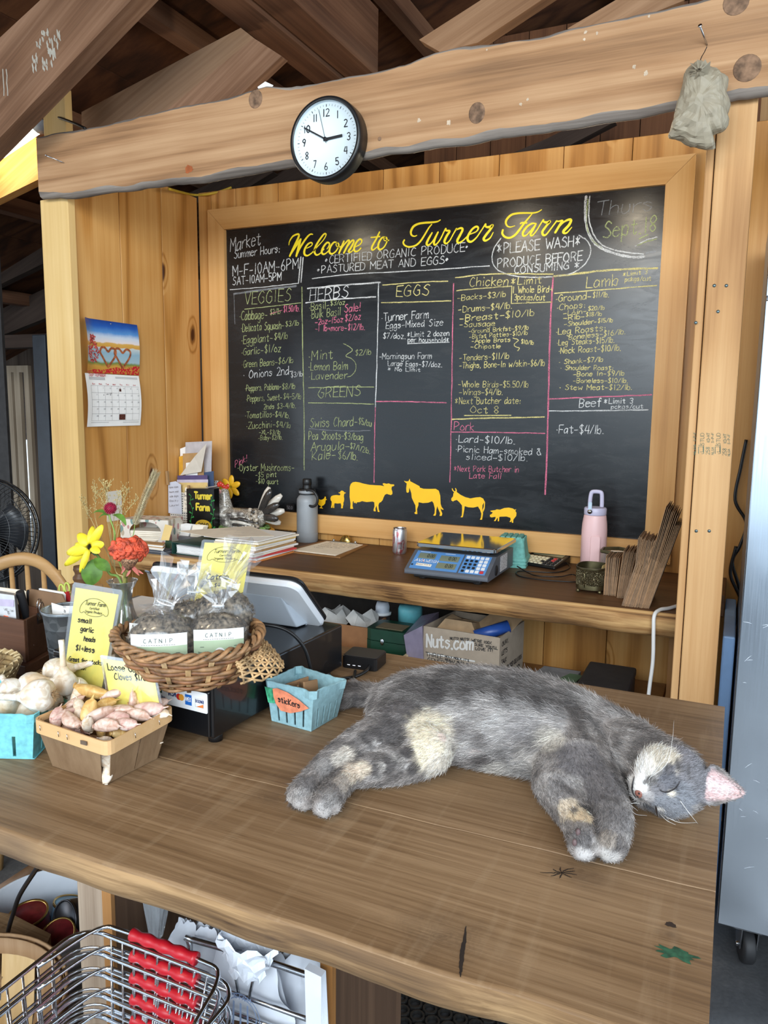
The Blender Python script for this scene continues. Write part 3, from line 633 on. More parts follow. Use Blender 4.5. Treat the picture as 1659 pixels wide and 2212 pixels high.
texts=[  # string, baseline start, baseline end, capital height in pixels, chalk, stroke pixels, slant
('Market',(498,544),(564,528),28,Wt,2.3,.1),('Summer Hours:',(506,558),(606,545),17,Wt,2.2,.1),('M-F-10AM-6PM',(503,597),(646,580),22,Wt,2.6,.05),('SAT-10AM-5PM',(503,616),(609,605),17,Wt,2.4,.05),
('VEGGIES',(528,658),(630,650),26,Gr,2.0,.1),('\u00b7Cabbage-',(518,692),(578,688),20,Gr,1.8,.1),('$3/lb',(584,680),(606,678),12,Gr,1.5,.1),('$1.50/lb.',(613,674),(648,672),13,Pk,1.7,.1),
('\u00b7Delicata Squash-',(521,717),(614,710),17,Gr,1.7,.1),('$3/lb',(617,705),(646,703),11,Gr,1.5,.1),('\u00b7Eggplant-',(522,743),(590,737),17,Gr,1.7,.1),('$4/lb',(593,734),(622,732),14,Gr,1.5,.1),
('\u00b7Garlic-',(522,768),(570,763),15,Gr,1.7,.1),('$1/oz',(572,762),(608,760),17,Gr,1.6,.1),('\u00b7Green Beans-',(523,794),(600,789),15,Gr,1.6,.1),('$6/lb',(602,786),(634,784),13,Gr,1.5,.1),
('\u00b7 Onions 2nd-',(526,818),(634,808),17,Wt,1.9,.1),('$3/lb',(629,815),(654,813),11,Wt,1.5,.1),('\u00b7Peppers, Poblano-',(530,845),(608,841),13,Gr,1.5,.1),('$8/lb',(610,841),(638,840),12,Gr,1.5,.1),
('\u00b7Peppers, Sweet-',(532,868),(610,864),14,Gr,1.5,.1),('$4-5/lb',(613,862),(651,862),12,Gr,1.4,.1),('2nds $3-4/lb.',(570,884),(640,881),11,Gr,1.4,.1),('\u00b7Tomatillos-',(530,904),(594,901),14,Gr,1.5,.1),('$4/lb.',(595,900),(627,904),12,Gr,1.4,.1),
('\u00b7Zucchini-',(533,927),(595,923),14,Gr,1.5,.1),('$4/lb',(597,922),(628,925),12,Gr,1.4,.1),('-XL-$3/lb',(560,938),(606,938),9,Gr,1.3,.1),('-Baby-$2/lb.',(558,951),(611,949),10,Gr,1.3,.1),
('Pink!',(508,1010),(534,996),14,Pk,1.4,.1),('\u00b7Oyster Mushrooms-',(514,1017),(636,1017),15,Gr,1.6,.1),('-$5 pint',(552,1031),(598,1030),11,Gr,1.5,.1),('-$10 quart',(553,1044),(602,1046),11,Gr,1.5,.1),
('HERBS',(669,650),(754,641),24,Wt,2.5,.1),('\u00b7Basil-',(668,671),(712,666),16,Gr,1.6,.1),('$3/oz',(714,660),(746,658),11,Gr,1.5,.1),('\u00b7Bulk Basil',(670,688),(736,681),17,Gr,1.6,.1),('Sale!',(744,675),(779,671),17,Pk,2.1,.1),
('-2oz-15oz',(681,702),(742,695),12,Pk,1.9,.1),('$2/oz',(746,694),(780,690),14,Pk,1.9,.1),('-1 lb+more-',(681,716),(750,714),13,Pk,1.7,.1),('$12/lb.',(752,713),(789,712),13,Pk,1.7,.1),
('\u00b7Mint',(667,779),(720,774),20,Gr,1.6,.1),('\u00b7Lemon Balm',(667,800),(752,798),17,Gr,1.6,.1),('\u00b7Lavender',(668,820),(751,818),16,Gr,1.7,.05),('$2/lb',(768,768),(802,766),12,Gr,1.4,.1),
('GREENS',(687,860),(780,855),22,Gr,1.9,.1),('Swiss Chard-',(670,923),(773,920),20,Gr,1.7,.1),('$5/bu',(775,916),(803,922),14,Gr,1.5,.1),('Pea Shoots-',(667,950),(744,949),18,Gr,1.7,.1),('$3/bag',(744,949),(785,951),15,Gr,1.6,.1),
('Arugula-',(672,974),(756,971),18,Gr,1.6,.1),("$7/1/2lb.",(757,968),(800,981),12,Gr,1.5,.1),('Kale-',(674,994),(726,990),19,Gr,1.7,.1),('$6/lb.',(731,991),(774,994),17,Gr,1.7,.1),
('EGGS',(856,641),(929,637),23,Ye,2.2,.1),('\u00b7Turner Farm',(824,694),(927,687),17,Wt,1.9,.05),('Eggs-Mixed Size',(834,710),(958,703),14,Wt,1.7,.05),('$7/doz.',(828,731),(877,732),12,Wt,1.6,.1),('*Limit 2 dozen',(880,728),(971,725),11,Wt,1.6,.05),
('per household*',(881,739),(971,740),11,Wt,1.6,.05),('-Morningsun Farm',(819,776),(933,775),13,Wt,1.5,.05),('Large Eggs-$7/doz.',(838,790),(956,793),11,Wt,1.5,.05),('* No Limit',(838,801),(909,803),8,Wt,1.4,.05),
('Chicken',(1014,619),(1099,616),19,Ye,2.0,.1),('*Limit',(1104,616),(1171,612),16,Ye,2.1,.05),('1 Whole Bird+',(1108,633),(1194,631),14,Ye,1.8,.05),('3pckgs/cut',(1111,648),(1178,649),13,Ye,1.8,.05),
('-Backs-$3/lb',(988,650),(1093,641),12,Ye,1.8,.05),('-Drums-$4/lb.',(990,675),(1107,666),13,Ye,1.8,.05),('-Breast-$10/lb',(993,695),(1155,682),14,Ye,1.9,.05),('-Sausage',(993,707),(1070,704),12,Ye,1.7,.05),
('-Ground Brkfst-$9/lb',(1012,720),(1142,712),9,Ye,1.5,.05),('-Bkfst Patties-$10/lb',(1014,732),(1140,723),9,Ye,1.5,.05),('-Apple Brats',(1019,741),(1103,738),9,Ye,1.5,.05),('-Chipotle',(1017,753),(1082,752),9,Ye,1.5,.05),('$10/lb',(1126,742),(1153,745),9,Ye,1.4,.05),
('-Tenders-$11/lb',(992,779),(1100,775),13,Ye,1.5,.05),('-Thighs; Bone-In w/skin-$6/lb'.replace(';',','),(992,796),(1177,790),13,Ye,1.6,.05),('-Whole Birds-$5.50/lb',(990,836),(1142,837),13,Ye,1.4,.05),('-Wings-$4/lb.',(992,853),(1087,853),13,Ye,1.4,.05),
('*Next Butcher date:',(983,873),(1126,872),14,Ye,1.5,.05),('Oct 8',(1016,892),(1078,893),15,Ye,1.7,.05),('Pork',(981,929),(1025,931),18,Pk,1.7,.05),('\u00b7Lard-$10/lb.',(985,955),(1114,959),15,Wt,1.7,.05),
('\u00b7Picnic Ham-smoked &',(985,976),(1170,984),14,Wt,1.5,.05),('sliced-$10/lb.',(1007,993),(1141,996),13,Wt,1.5,.05),('*Next Pork Butcher in',(981,1018),(1121,1020),12,Pk,1.5,.05),('Late Fall',(1014,1033),(1083,1034),12,Pk,1.5,.05),
('Lamb',(1267,622),(1336,616),24,Ye,2.0,.05),('*Limit 3',(1346,597),(1399,591),9,Ye,1.5,.05),('pckgs/cut',(1350,608),(1407,606),10,Ye,1.5,.05),
('\u00b7Ground-',(1201,652),(1278,646),15,Ye,1.9,.05),('$11/lb.',(1281,643),(1316,642),12,Ye,1.6,.05),('\u00b7Chops:',(1203,671),(1266,664),13,Ye,1.8,.05),('-Loin-',(1217,682),(1268,676),10,Ye,1.6,.05),('$20/lb',(1271,671),(1306,669),9,Ye,1.5,.05),
('-Rib-',(1217,692),(1264,688),10,Ye,1.7,.05),('$18/lb',(1266,684),(1300,682),9,Ye,1.5,.05),('-Shoulder-',(1219,705),(1290,699),10,Ye,1.7,.05),('$15/lb',(1292,697),(1324,696),9,Ye,1.5,.05),('\u00b7Leg Roasts:',(1201,723),(1310,714),13,Ye,1.7,.05),
('Boneless-$16/lb.',(1229,734),(1352,721),11,Ye,1.5,.05),('\u00b7Leg Steaks-$15/lb.',(1203,746),(1328,740),12,Ye,1.5,.05),('\u00b7Neck Roast-$10/lb.',(1207,764),(1342,757),13,Ye,1.6,.05),('\u00b7 Shank-$7/lb',(1208,787),(1303,781),10,Ye,1.6,.05),
('\u00b7 Shoulder Roast:',(1211,799),(1326,799),10,Ye,1.6,.05),('-Bone In-$9/lb',(1238,813),(1349,811),10,Ye,1.5,.05),('-Boneless-$10/lb.',(1238,827),(1357,827),10,Ye,1.5,.05),('\u00b7 Stew Meat-$12/lb.',(1209,842),(1366,842),11,Ye,1.6,.05),
('Beef',(1251,880),(1298,878),18,Wt,1.9,.05),('*Limit 3',(1305,872),(1368,871),11,Wt,1.7,.05),('pckgs/cut',(1320,883),(1390,882),9,Wt,1.6,.05),('\u00b7Fat-$4/lb.',(1202,936),(1305,937),18,Wt,2.0,.05),
('*PLEASE WASH*',(1074,548),(1256,531),22,Wt,2.6,.02),('PRODUCE BEFORE',(1075,578),(1258,562),19,Wt,2.4,.02),('CONSUMING *',(1111,591),(1254,580),16,Wt,2.3,.02),
('\u00b0CERTIFIED ORGANIC PRODUCE\u00b0',(703,570),(1014,542),17,Wt,2.0,.05),('\u00b0PASTURED MEAT AND EGGS\u00b0',(686,591),(971,569),16,Wt,2.0,.05),('Thurs',(1288,466),(1410,455),30,Fa,2.0,.1),('Sept.18',(1303,514),(1419,500),34,Gr,3.0,.05)]
lines=[ # points, chalk, width
([(650,555),(645,612)],Wt,4),([(655,556),(650,610)],Wt,3),([(497,626),(570,620),(645,612)],Wt,2),([(505,635),(560,627),(640,618)],Fa,5),([(505,635),(508,700)],Fa,2),
([(528,668),(600,660),(650,654)],Gr,2),([(652,620),(654,760),(657,900),(657,1015)],Gr,2.6),([(664,623),(740,616),(822,610)],Wt,3.5),([(660,654),(735,646),(812,641)],Wt,3),([(818,612),(815,760),(811,880)],Wt,2.6),([(811,880),(809,960),(808,1042)],Pk,2.4),
([(666,838),(735,836),(808,836)],Gr,2),([(666,870),(735,871),(808,873)],Gr,2),([(668,926),(740,931),(800,930)],Fa,1.6),([(826,616),(900,610),(968,607)],Ye,2.3),([(824,654),(900,652),(974,650)],Ye,2.3),([(812,867),(890,868),(964,870)],Pk,2.6),
([(980,612),(977,760),(975,900),(972,1042)],Pk,2.4),([(984,600),(1060,592),(1195,592)],Ye,2.6),([(986,628),(1050,622),(1106,618)],Ye,2.2),([(1106,618),(1105,656)],Ye,2),([(1105,656),(1193,652)],Ye,2),
([(1195,598),(1189,700),(1185,850),(1182,960),(1178,1068)],Pk,3.6),([(1195,597),(1240,592),(1310,584),(1420,579)],Ye,4),([(1198,634),(1300,626),(1419,617)],Ye,2.4),([(976,906),(1060,903),(1176,901)],Ye,3),([(1003,898),(1104,897)],Ye,2.4),([(975,933),(1070,934),(1177,936)],Pk,2.2),
([(1185,862),(1300,857),(1408,853)],Pk,2.6),([(1185,888),(1300,887),(1400,885)],Wt,2.4),([(674,602),(760,592),(900,585),(1058,574)],Wt,2.2),([(881,742),(971,739)],Wt,1.8),
([(1082,515),(1068,535),(1063,560),(1074,582),(1110,596),(1170,599),(1230,592),(1262,572),(1276,545),(1270,522),(1250,508)],Wt,2.4),
([(1266,424),(1264,460),(1270,500),(1290,530),(1330,548),(1370,556),(1392,554)],Wt,5),([(1274,424),(1272,470),(1282,505),(1302,530),(1340,543),(1390,549)],Wt,2.6),([(1270,430),(1267,480),(1277,515),(1300,536)],Gr,2.4),([(1395,547),(1416,543)],Fa,4),
([(1372,532),(1395,519),(1420,512)],Wt,2.2),([(1376,530),(1400,521),(1419,516)],Gr,2.4),([(1380,516),(1400,507)],Gr,2.4),
([(742,742),(756,750),(761,757),(750,765),(748,770),(760,775),(768,785),(768,800),(758,812),(750,814)],Gr,1.6),([(1108,730),(1120,735),(1112,742),(1112,748),(1122,752),(1118,758)],Ye,1.8),([(584,678),(610,670)],Pk,2)]
def section(p):
    x,y=p
    if x>1258 and y<560: return 'todays_date'
    if x>1060 and x<1285 and 505<y<598: return 'washing_notice'
    if x<656 and y<622: return 'opening_hours'
    if y<604 and x<1062: return 'produce_banner'
    return 'vegetable_list' if x<659 else 'herb_list' if x<817 else 'egg_list' if x<976 else 'chicken_list' if x<1194 else 'lamb_list'
SEC={}
for (s,p0,p1,h,c,w,sl) in texts: SEC.setdefault(section(p0),[[],[]])[0].append((s,p0,p1,h,c,w,sl))
for ln_ in lines: SEC.setdefault(section(ln_[0][len(ln_[0])//2]),[[],[]])[1].append(ln_)
for sec,(tx,li) in SEC.items():
    b=MB()
    for (s,p0,p1,h,c,w,sl) in tx:
        P0,P1=bp(p0),bp(p1);up=bp((p0[0],p0[1]-h))-P0;up.x=0
        write(b,s,P0,P1-P0,up,w*PXM*.86,BN,mat=c,slant=sl*.8,jitter=.28)
    for pts,c,w in li:
        Q=crom([bp(p) for p in pts],8)
        b.ribbon([q+V3(jit(.0008),0,jit(.0008)) for q in Q],[w*PXM*random.uniform(.75,1.1) for _ in Q],BN,.0005,mat=c)
    b.build(sec,CH,cb_,label='chalked '+sec.replace('_',' ').replace('todays',"today's"),recalc=False)
# painted yellow greeting
def ttl(o,sc): return lambda p: at(o[0]+p[0]/sc,o[1]+p[1]/sc,y=YB)
fA,fB,fC,fD,fE=ttl((610,440),6.636),ttl((860,440),6.636),ttl((1060,430),8.295),ttl((670,1020),8.295),ttl((860,1020),6.144)
script=[(fA,6.636,[
 ([(95,595),(105,540),(150,470),(215,438),(240,450),(225,500),(160,640),(105,755)],[12,18,26,28,30,36,38,30]),([(105,755),(150,680),(220,570),(265,505)],[20,26,34,24]),([(265,505),(240,600),(200,755)],[30,40,34]),([(200,755),(250,640),(340,500),(400,440),(438,440)],[24,32,30,24,16]),
 ([(350,640),(415,605),(430,570),(400,560),(350,600),(318,670),(320,725),(360,745),(430,700),(500,620),(590,520),(628,445),(600,435),(540,510),(480,610),(462,690),(490,735),(540,715),(600,650)],[14,16,20,24,30,36,36,24,18,16,16,20,26,30,34,34,26,18,16]),
 ([(640,650),(668,610),(675,570),(640,560),(590,620),(565,690),(590,725),(640,700),(690,640)],[14,20,26,28,32,34,26,18,16]),
 ([(790,560),(740,555),(690,620),(675,690),(710,720),(770,680),(810,600),(790,560),(770,590),(800,625),(850,610)],[18,26,32,34,26,22,24,20,14,14,14]),
 ([(885,535),(850,620),(812,715)],[26,32,28]),([(812,715),(870,610),(940,530),(960,545),(920,630),(880,710)],[18,20,26,30,32,28]),([(880,710),(930,620),(1000,530),(1025,545),(985,630),(950,685),(990,690),(1050,620)],[18,20,26,30,32,30,18,14]),
 ([(1050,620),(1120,580),(1140,530),(1110,510),(1060,560),(1030,640),(1045,685),(1090,675),(1128,635)],[14,18,24,28,32,34,26,20,22]),
 ([(1395,405),(1350,500),(1290,610),(1285,655),(1310,660),(1370,610)],[24,28,30,28,20,14]),([(1270,485),(1330,480),(1400,470)],[18,20,22]),
 ([(1480,480),(1430,490),(1385,560),(1375,630),(1405,658),(1460,620),(1500,540),(1490,485),(1455,500),(1470,530),(1530,525)],[20,26,32,32,26,20,22,24,14,14,18])]),
(fB,6.636,[
 ([(608,232),(560,258),(480,268),(380,275),(290,290),(220,330),(185,400),(195,450),(235,468),(270,455)],[14,20,26,28,30,34,34,26,18,14]),([(485,295),(440,350),(380,450),(320,540),(250,600),(160,620),(100,600),(75,560),(92,518)],[16,22,26,28,26,24,24,26,24]),
 ([(490,415),(440,500),(410,570),(430,595),(480,560),(540,470),(575,405)],[22,32,34,26,18,20,22]),([(575,405),(530,500),(515,570),(540,588),(600,520),(660,400),(685,355)],[24,32,32,24,20,20,22]),([(685,355),(690,385),(740,395),(700,460),(665,540),(690,572),(740,530),(790,440),(840,355)],[24,24,30,34,34,24,18,18,22]),
 ([(840,355),(830,375),(900,350),(925,375),(890,450),(850,530),(870,562),(930,530),(1000,460)],[22,18,28,32,34,34,26,20,16]),([(1030,440),(1120,400),(1150,350),(1120,330),(1060,370),(1000,470),(1005,530),(1050,545),(1120,490),(1190,390),(1255,290)],[14,18,26,28,30,34,34,28,20,18,22]),
 ([(1255,290),(1260,330),(1310,335),(1355,310),(1330,360),(1260,450),(1228,505),(1255,530),(1320,490),(1365,410)],[24,26,34,34,32,34,36,28,20,12])]),
(fC,8.295,[
 ([(915,190),(850,230),(760,250),(640,250),(500,255),(380,280),(300,350),(272,420),(295,480),(350,502),(435,480)],[14,20,26,28,32,36,40,36,26,20,14]),([(738,270),(680,340),(590,450),(510,560),(430,650),(340,695),(260,680),(210,620),(220,550)],[18,28,36,40,38,34,34,36,34]),([(530,445),(560,425),(650,428)],[24,26,24]),
 ([(820,440),(740,440),(650,500),(580,600),(590,660),(650,640),(740,540),(815,445)],[18,30,36,40,32,22,22,26]),([(815,445),(760,550),(715,630),(745,655),(820,570),(900,440),(945,370)],[24,34,36,26,22,24,26]),
 ([(945,370),(950,405),(1010,420),(1065,400),(1000,480),(930,580),(940,640),(990,640),(1080,530),(1185,390)],[28,30,40,36,36,40,40,28,24,26]),([(1185,390),(1210,400),(1280,385)],[22,24,30]),([(1290,385),(1230,480),(1155,605)],[34,40,38]),([(1200,530),(1300,420),(1400,370),(1440,385),(1400,470),(1310,570),(1315,610),(1370,600),(1455,505)],[22,28,38,42,44,46,36,26,14])])]
b=MB();k=0
for fn,sc,strokes in script:
    for pts,ws in strokes:
        Q=crom([(p[0],p[1],w) for p,w in zip(pts,ws)],8)
        b.ribbon([fn((q.x,q.y)) for q in Q],[q.z/sc*PXM*1.0 for q in Q],BN,.0009+k*2e-6);k += 1
paint_y=plain('yellow_sign_paint',(255,228,28),.5,var=.01)
b.build('greeting_lettering',paint_y,cb_,label='painted yellow script greeting',recalc=False)
decal=plain('golden_vinyl',(255,196,8),.5,var=.01)
def decalo(name,fn,polys):
    b=MB()
    for poly in polys: b.flat([fn(p)+V3(0,-.0008,0) for p in poly],up=(0,-1,0))
    b.build(name,decal,cb_,label='golden yellow '+name.replace('_',' '));
decalo('hen_silhouette',fD,[[(118,470),(122,455),(138,452),(155,480),(190,495),(225,488),(255,465),(262,440),(272,434),(285,450),(282,470),(302,495),(280,500),(270,560),(245,590),(215,605),(208,625),(228,645),(225,655),(200,645),(180,648),(168,638),(192,622),(192,606),(160,590),(135,560),(118,500)]])
decalo('sheep_silhouette',fD,[[(365,465),(380,430),(410,415),(470,408),(530,415),(545,395),(535,380),(508,372),(512,362),(535,360),(550,335),(575,328),(600,340),(612,360),(640,365),(640,375),(612,385),(605,430),(612,480),(605,530),(595,545),(598,580),(585,625),(590,645),(555,648),(560,600),(548,555),(490,562),(440,555),(432,590),(435,640),(412,640),(415,585),(408,600),(400,638),(375,636),(385,580),(388,530),(370,500)]])
decalo('cow_silhouette',fD,[[(712,260),(730,210),(765,180),(815,172),(880,182),(960,205),(1060,225),(1170,233),(1260,237),(1330,250),(1305,222),(1300,205),(1320,195),(1370,208),(1410,200),(1445,216),(1500,218),(1512,235),(1495,250),(1465,258),(1458,300),(1475,350),(1475,390),(1450,410),(1410,400),(1375,388),(1340,405),(1318,450),(1300,500),(1270,535),(1240,548),(1225,590),(1230,660),(1245,712),(1215,712),(1200,650),(1192,600),(1170,650),(1178,700),(1145,700),(1135,680),(1155,610),(1150,540),(1120,525),(1010,535),(930,518),(890,535),(835,540),(836,560),(820,560),(812,540),(800,553),(785,550),(780,515),(765,530),(760,600),(772,655),(720,655),(725,560),(708,440)]])
decalo('horse_silhouette',fE,[[(80,112),(105,122),(138,120),(155,86),(162,120),(200,140),(285,185),(290,205),(340,220),(420,222),(500,220),(540,245),(560,310),(565,420),(580,465),(605,492),(598,500),(570,488),(562,470),(572,510),(588,550),(578,580),(550,580),(558,545),(530,480),(522,450),(508,500),(505,555),(496,578),(466,575),(485,545),(488,480),(470,410),(452,385),(400,405),(330,410),(272,398),(270,440),(252,490),(256,555),(228,555),(216,540),(235,520),(230,440),(205,390),(182,340),(176,280),(160,230),(150,205),(145,260),(130,275),(112,265),(108,220),(115,150),(85,125)]])
decalo('donkey_silhouette',fE,[[(712,218),(722,212),(735,240),(755,256),(765,240),(755,212),(765,210),(780,235),(778,262),(830,300),(890,330),(960,348),(1030,335),(1090,330),(1130,350),(1155,400),(1150,480),(1130,530),(1122,500),(1138,460),(1140,400),(1120,440),(1118,490),(1128,545),(1115,630),(1086,630),(1100,600),(1105,550),(1088,500),(1060,455),(1000,470),(930,465),(885,450),(878,500),(862,590),(850,600),(828,596),(846,575),(850,500),(848,440),(815,400),(780,368),(745,378),(730,390),(708,375),(706,350),(730,320),(735,280),(745,268),(722,245)]])
decalo('pig_silhouette',fE,[[(1222,512),(1260,506),(1290,502),(1310,492),(1350,498),(1410,475),(1470,470),(1520,480),(1548,498),(1568,490),(1565,500),(1555,508),(1572,540),(1568,580),(1545,610),(1530,630),(1528,672),(1510,670),(1512,640),(1500,660),(1478,660),(1495,630),(1490,605),(1440,588),(1370,590),(1345,592),(1340,650),(1322,652),(1325,600),(1310,620),(1295,648),(1272,648),(1292,615),(1295,592),(1265,596),(1240,600),(1220,590),(1218,568),(1245,552),(1255,530),(1235,525)]])
dv=thing('thermometer','tiny black digital thermometer at the bottom left of the chalkboard','thermometer',at(628,1098,y=YB-.025))
q=at(628,1096,y=YB-.025)
MB().rbox(q,(.042,0,0),(0,0,.028),(0,.012,0),.003).build('case',M['black'],dv)
b=MB();write(b,'50.0',q+V3(-.014,-.0065,-.007),V3(.028,0,0),V3(0,0,.014),.002,BN,jitter=.05);b.build('display_digits',M['greyink'],dv)
ck=thing('wall_clock','round black clock with white dial hanging on the live edge beam','clock',at(703,299,y=YH-.05))
cc=at(701,299,y=YH-.048);R0=.1165
b=MB();ya=V3(0,1,0)
b.lathe([(R0-.012,0),(R0-.010,-.002),(R0-.002,-.002),(R0,.002),(R0+.001,.012),(R0,.046),(R0-.02,.047)],cc,72,axis=ya,cap0=False)
b.build('case',M['black'],ck)
MB().lathe([(.0005,.011),(R0-.011,.011),(R0-.0105,.0),],cc,72,axis=ya,cap0=False,cap1=False).build('dial',plain('dial_white',(226,240,246),.5,var=.0),ck)
def cpt(r,a): return cc+V3(r*math.sin(a),.011,r*math.cos(a))
b=MB()
for k in range(60):
    a=2*PI*k/60;w=.0021 if k % 5 == 0 else .0008
    b.ribbon([cpt(.0965,a),cpt(.0915 if k % 5 else .0905,a)],w,BN,.0006)
b.build('minute_marks',M['ink'],ck,recalc=False)
b=MB()
for h in range(1,13):
    s=str(h);p=cpt(.074,2*PI*h/12);wd=.0085*len(s) if s not in ('1','11') else (.003 if s == '1' else .010)
    if s == '1': b.ribbon([p+V3(0,0,-.010),p+V3(0,0,.010)],.0028,BN,.0006)
    elif s == '11':
        for dx in (-.004,.004): b.ribbon([p+V3(dx,0,-.010),p+V3(dx,0,.010)],.0028,BN,.0006)
    else: write(b,s,p+V3(-wd*.62,0,-.010),V3(wd*1.25,0,0),V3(0,0,.020),.0028,BN,jitter=0,sub=6)
b.build('numerals',M['ink'],ck,recalc=False)
def hand(name,ang,L,w,tail,y):
    d=V3(math.sin(ang),0,math.cos(ang));sdv=V3(math.cos(ang),0,-math.sin(ang));c=cc+V3(0,y,0)
    MB().prism([c-d*tail-sdv*w/2,c+d*L-sdv*w/2,c+d*L+sdv*w/2,c-d*tail+sdv*w/2],(0,.001,0)).build(name,M['ink'],ck)
hand('hour_hand',2*PI*(2+50/60)/12+.02,.054,.0075,.008,.0065)
hand('minute_hand',2*PI*50/60-.01,.082,.0042,.008,.0045)
hand('second_hand',2*PI*57.6/60,.086,.0012,.012,.003)
MB().lathe([(.0055,-.001),(.0055,.0095)],cc+V3(0,.002,0),16,axis=ya).build('hub',M['ink'],ck)
cal=thing('calendar','open wall calendar with a heart sculpture picture over a month grid','calendar',at(240,805,x=XL+.01))
def cp(u,v,o=0.0):
    """calendar sheet: u 0..1 along the wall, v 0 at the bottom to 1 at the top; both sheets belly out and their left edges curl"""
    y=lerp(2.195,2.492,u);z0=CAMZ-.096;z=lerp(z0,z0+.408,v)
    bulge=.006+.016*math.sin(PI*min(1,v*2) if v<.5 else PI*(v-.5)*2)*(.3+.7*abs(u-.5))+.02*max(0,.14-u)/.14*(1 if v>.5 else .4)
    return V3(XL+bulge+o,y,z)
def sheet(v0,v1,o,n=14,m=10): 
    b=MB();V=[cp(i/n,lerp(v0,v1,j/m),o) for j in range(m+1) for i in range(n+1)]
    b.add(V,[(j*(n+1)+i,j*(n+1)+i+1,(j+1)*(n+1)+i+1,(j+1)*(n+1)+i) for j in range(m) for i in range(n)],0,True);return b
def picture_mat():
    """printed landscape: deep blue sky, pale cloud, straw field, water, lawn; laid out over the printed sheet's own height"""
    T=NT('calendar_picture');co=T.n('TexCoord').outputs['Object'];sep=T.n('SeparateXYZ',{0: co})
    v=T.n('MapRange',{0: sep.outputs[2],1: CAMZ-.096+.204,2: CAMZ-.096+.408}).outputs[0]
    u=T.n('MapRange',{0: sep.outputs[1],1: 2.195,2: 2.492}).outputs[0]
    nz=T.n('TexNoise',{'Vector': co,'Scale': 26.0,'Detail': 5.0}).outputs[0];n2=T.n('TexNoise',{'Vector': co,'Scale': 130.0,'Detail': 3.0}).outputs[0]
    vv=T.math('ADD',v,T.math('MULTIPLY_ADD',nz,.08,-.04))
    c=T.ramp(vv,[(0,lin(196,140,56)),(.14,lin(210,158,70)),(.20,lin(120,140,70)),(.24,lin(170,196,206)),(.40,lin(150,186,206)),(.50,lin(206,214,214)),(.515,lin(216,160,70)),(.58,lin(222,176,90)),(.60,lin(236,226,226)),(.70,lin(206,220,238)),(.78,lin(90,150,216)),(.9,lin(30,90,180)),(1,lin(20,60,140))])
    fl=T.math('MULTIPLY',T.math('LESS_THAN',vv,T.math('MULTIPLY_ADD',u,.14,.04)),T.math('GREATER_THAN',n2,.47))
    c=T.mix(fl,c,lin(200,34,48))
    T.set(Base_Color=c,Roughness=.35);return T.mat
sheet(.0,.4965,0).build('month_page',M['paperw'],cal,recalc=False)
pic=sheet(.5035,1,0);pic.build('picture_page',picture_mat(),cal,recalc=False)
b=MB();XN=(1,0,0)
def crib(pts,w,o=.0012): b.ribbon([cp(u,v,o) for u,v in pts],w,XN,.0)
for sx in (0,1):
    cxx=.42+.26*sx;H=[(cxx,.565),(cxx-.10,.655),(cxx-.145,.70),(cxx-.12,.742),(cxx-.06,.745),(cxx,.71),(cxx+.06,.745),(cxx+.125,.735),(cxx+.14,.70),(cxx+.10,.645),(cxx,.565)]
    b.ribbon([cp(q.x,q.y,.0016) for q in crom([(x,y,0) for x,y in H],5)],.0085,XN,0)
b.build('heart_print',plain('print_copper',(172,96,58),.4,var=.3,scale=90),cal,label='printed pair of linked copper hearts',recalc=False)
b=MB()
for k in range(150):
    t=random.random();uu=.135+(random.random()-.5)*.26*(1-abs(t-.35));vv=.60+t*.25
    q=cp(uu,vv,.0016+k*1e-6);s=.0035;b.ribbon([q,q+V3(0,jit(s),s)],.004,XN,0)
b.build('shrub_print',plain('print_red',(176,66,62),.4,var=.8,scale=160),cal,label='printed red leaved shrub',recalc=False)
b=MB()
def cline(u0,v0,u1,v1,w=.0007): b.ribbon([cp(lerp(u0,u1,t/8),lerp(v0,v1,t/8),.0008) for t in range(9)],w,XN,0)
for k in range(8): cline(.09+k*.124,.055,.09+k*.124,.385)
for k in range(6): cline(.09,.055+k*.066,.958,.055+k*.066)
d=1
for r in range(5):
    for c in range(7):
        if (r,c) == (0,0) or d>30: continue
        write(b,str(d),cp(.09+(c+.75)*.124,.372-.066*r-.014,.0008),V3(0,.0045*len(str(d)),0),V3(0,0,.005),.0008,XN,jitter=0,lift=0);d += 1
for k in range(4): cline(.07,.462-k*.007,.36,.462-k*.007,.0011)
for k in range(3): cline(.55,.475-k*.007,.96,.475-k*.007,.0009)
cline(.08,.038,.4,.038,.0011);cline(.66,.036,.96,.036,.0012)
write(b,'new sale',cp(.36,.30,.0008),V3(0,.03,.004),V3(0,0,.006),.0007,XN,lift=0)
b.build('date_grid',M['greyink'],cal,label='printed grey date grid',recalc=False)
b=MB();write(b,'SEPTEMBER',cp(.07,.472,.0008),V3(0,.088,0),V3(0,0,.0105),.0017,XN,jitter=.05,lift=0)
for c,s in enumerate(('Sun','Mon','Tue','Wed','Thu','Fri','Sat')): write(b,s,cp(.115+c*.124,.395,.0008),V3(0,.016,0),V3(0,0,.005),.0010,XN,jitter=0,lift=0)
b.build('month_title',plain('print_crimson',(190,40,52),.6,var=0),cal,label='red month title',recalc=False)
b=MB()
for (u0,v0,u1,v1) in ((.60,.335,.635,.36),(.615,.36,.622,.374),(.59,.06,.70,.115)): b.flat([cp(u0,v0,.001),cp(u1,v0,.001),cp(u1,v1,.001),cp(u0,v1,.001)],up=XN)
b.build('stamp_print',plain('print_maroon',(92,48,40),.5,var=.5,scale=200),cal,label='small dark printed pictures')
MB().tube([cp(.5,.975,-.004),cp(.5,.975,.004)],.002,8).build('pin',M['steel'],cal)
sw=thing('switch_plate','blank white wall plate low on the left pine wall','switch',at(246,1095,x=XL))
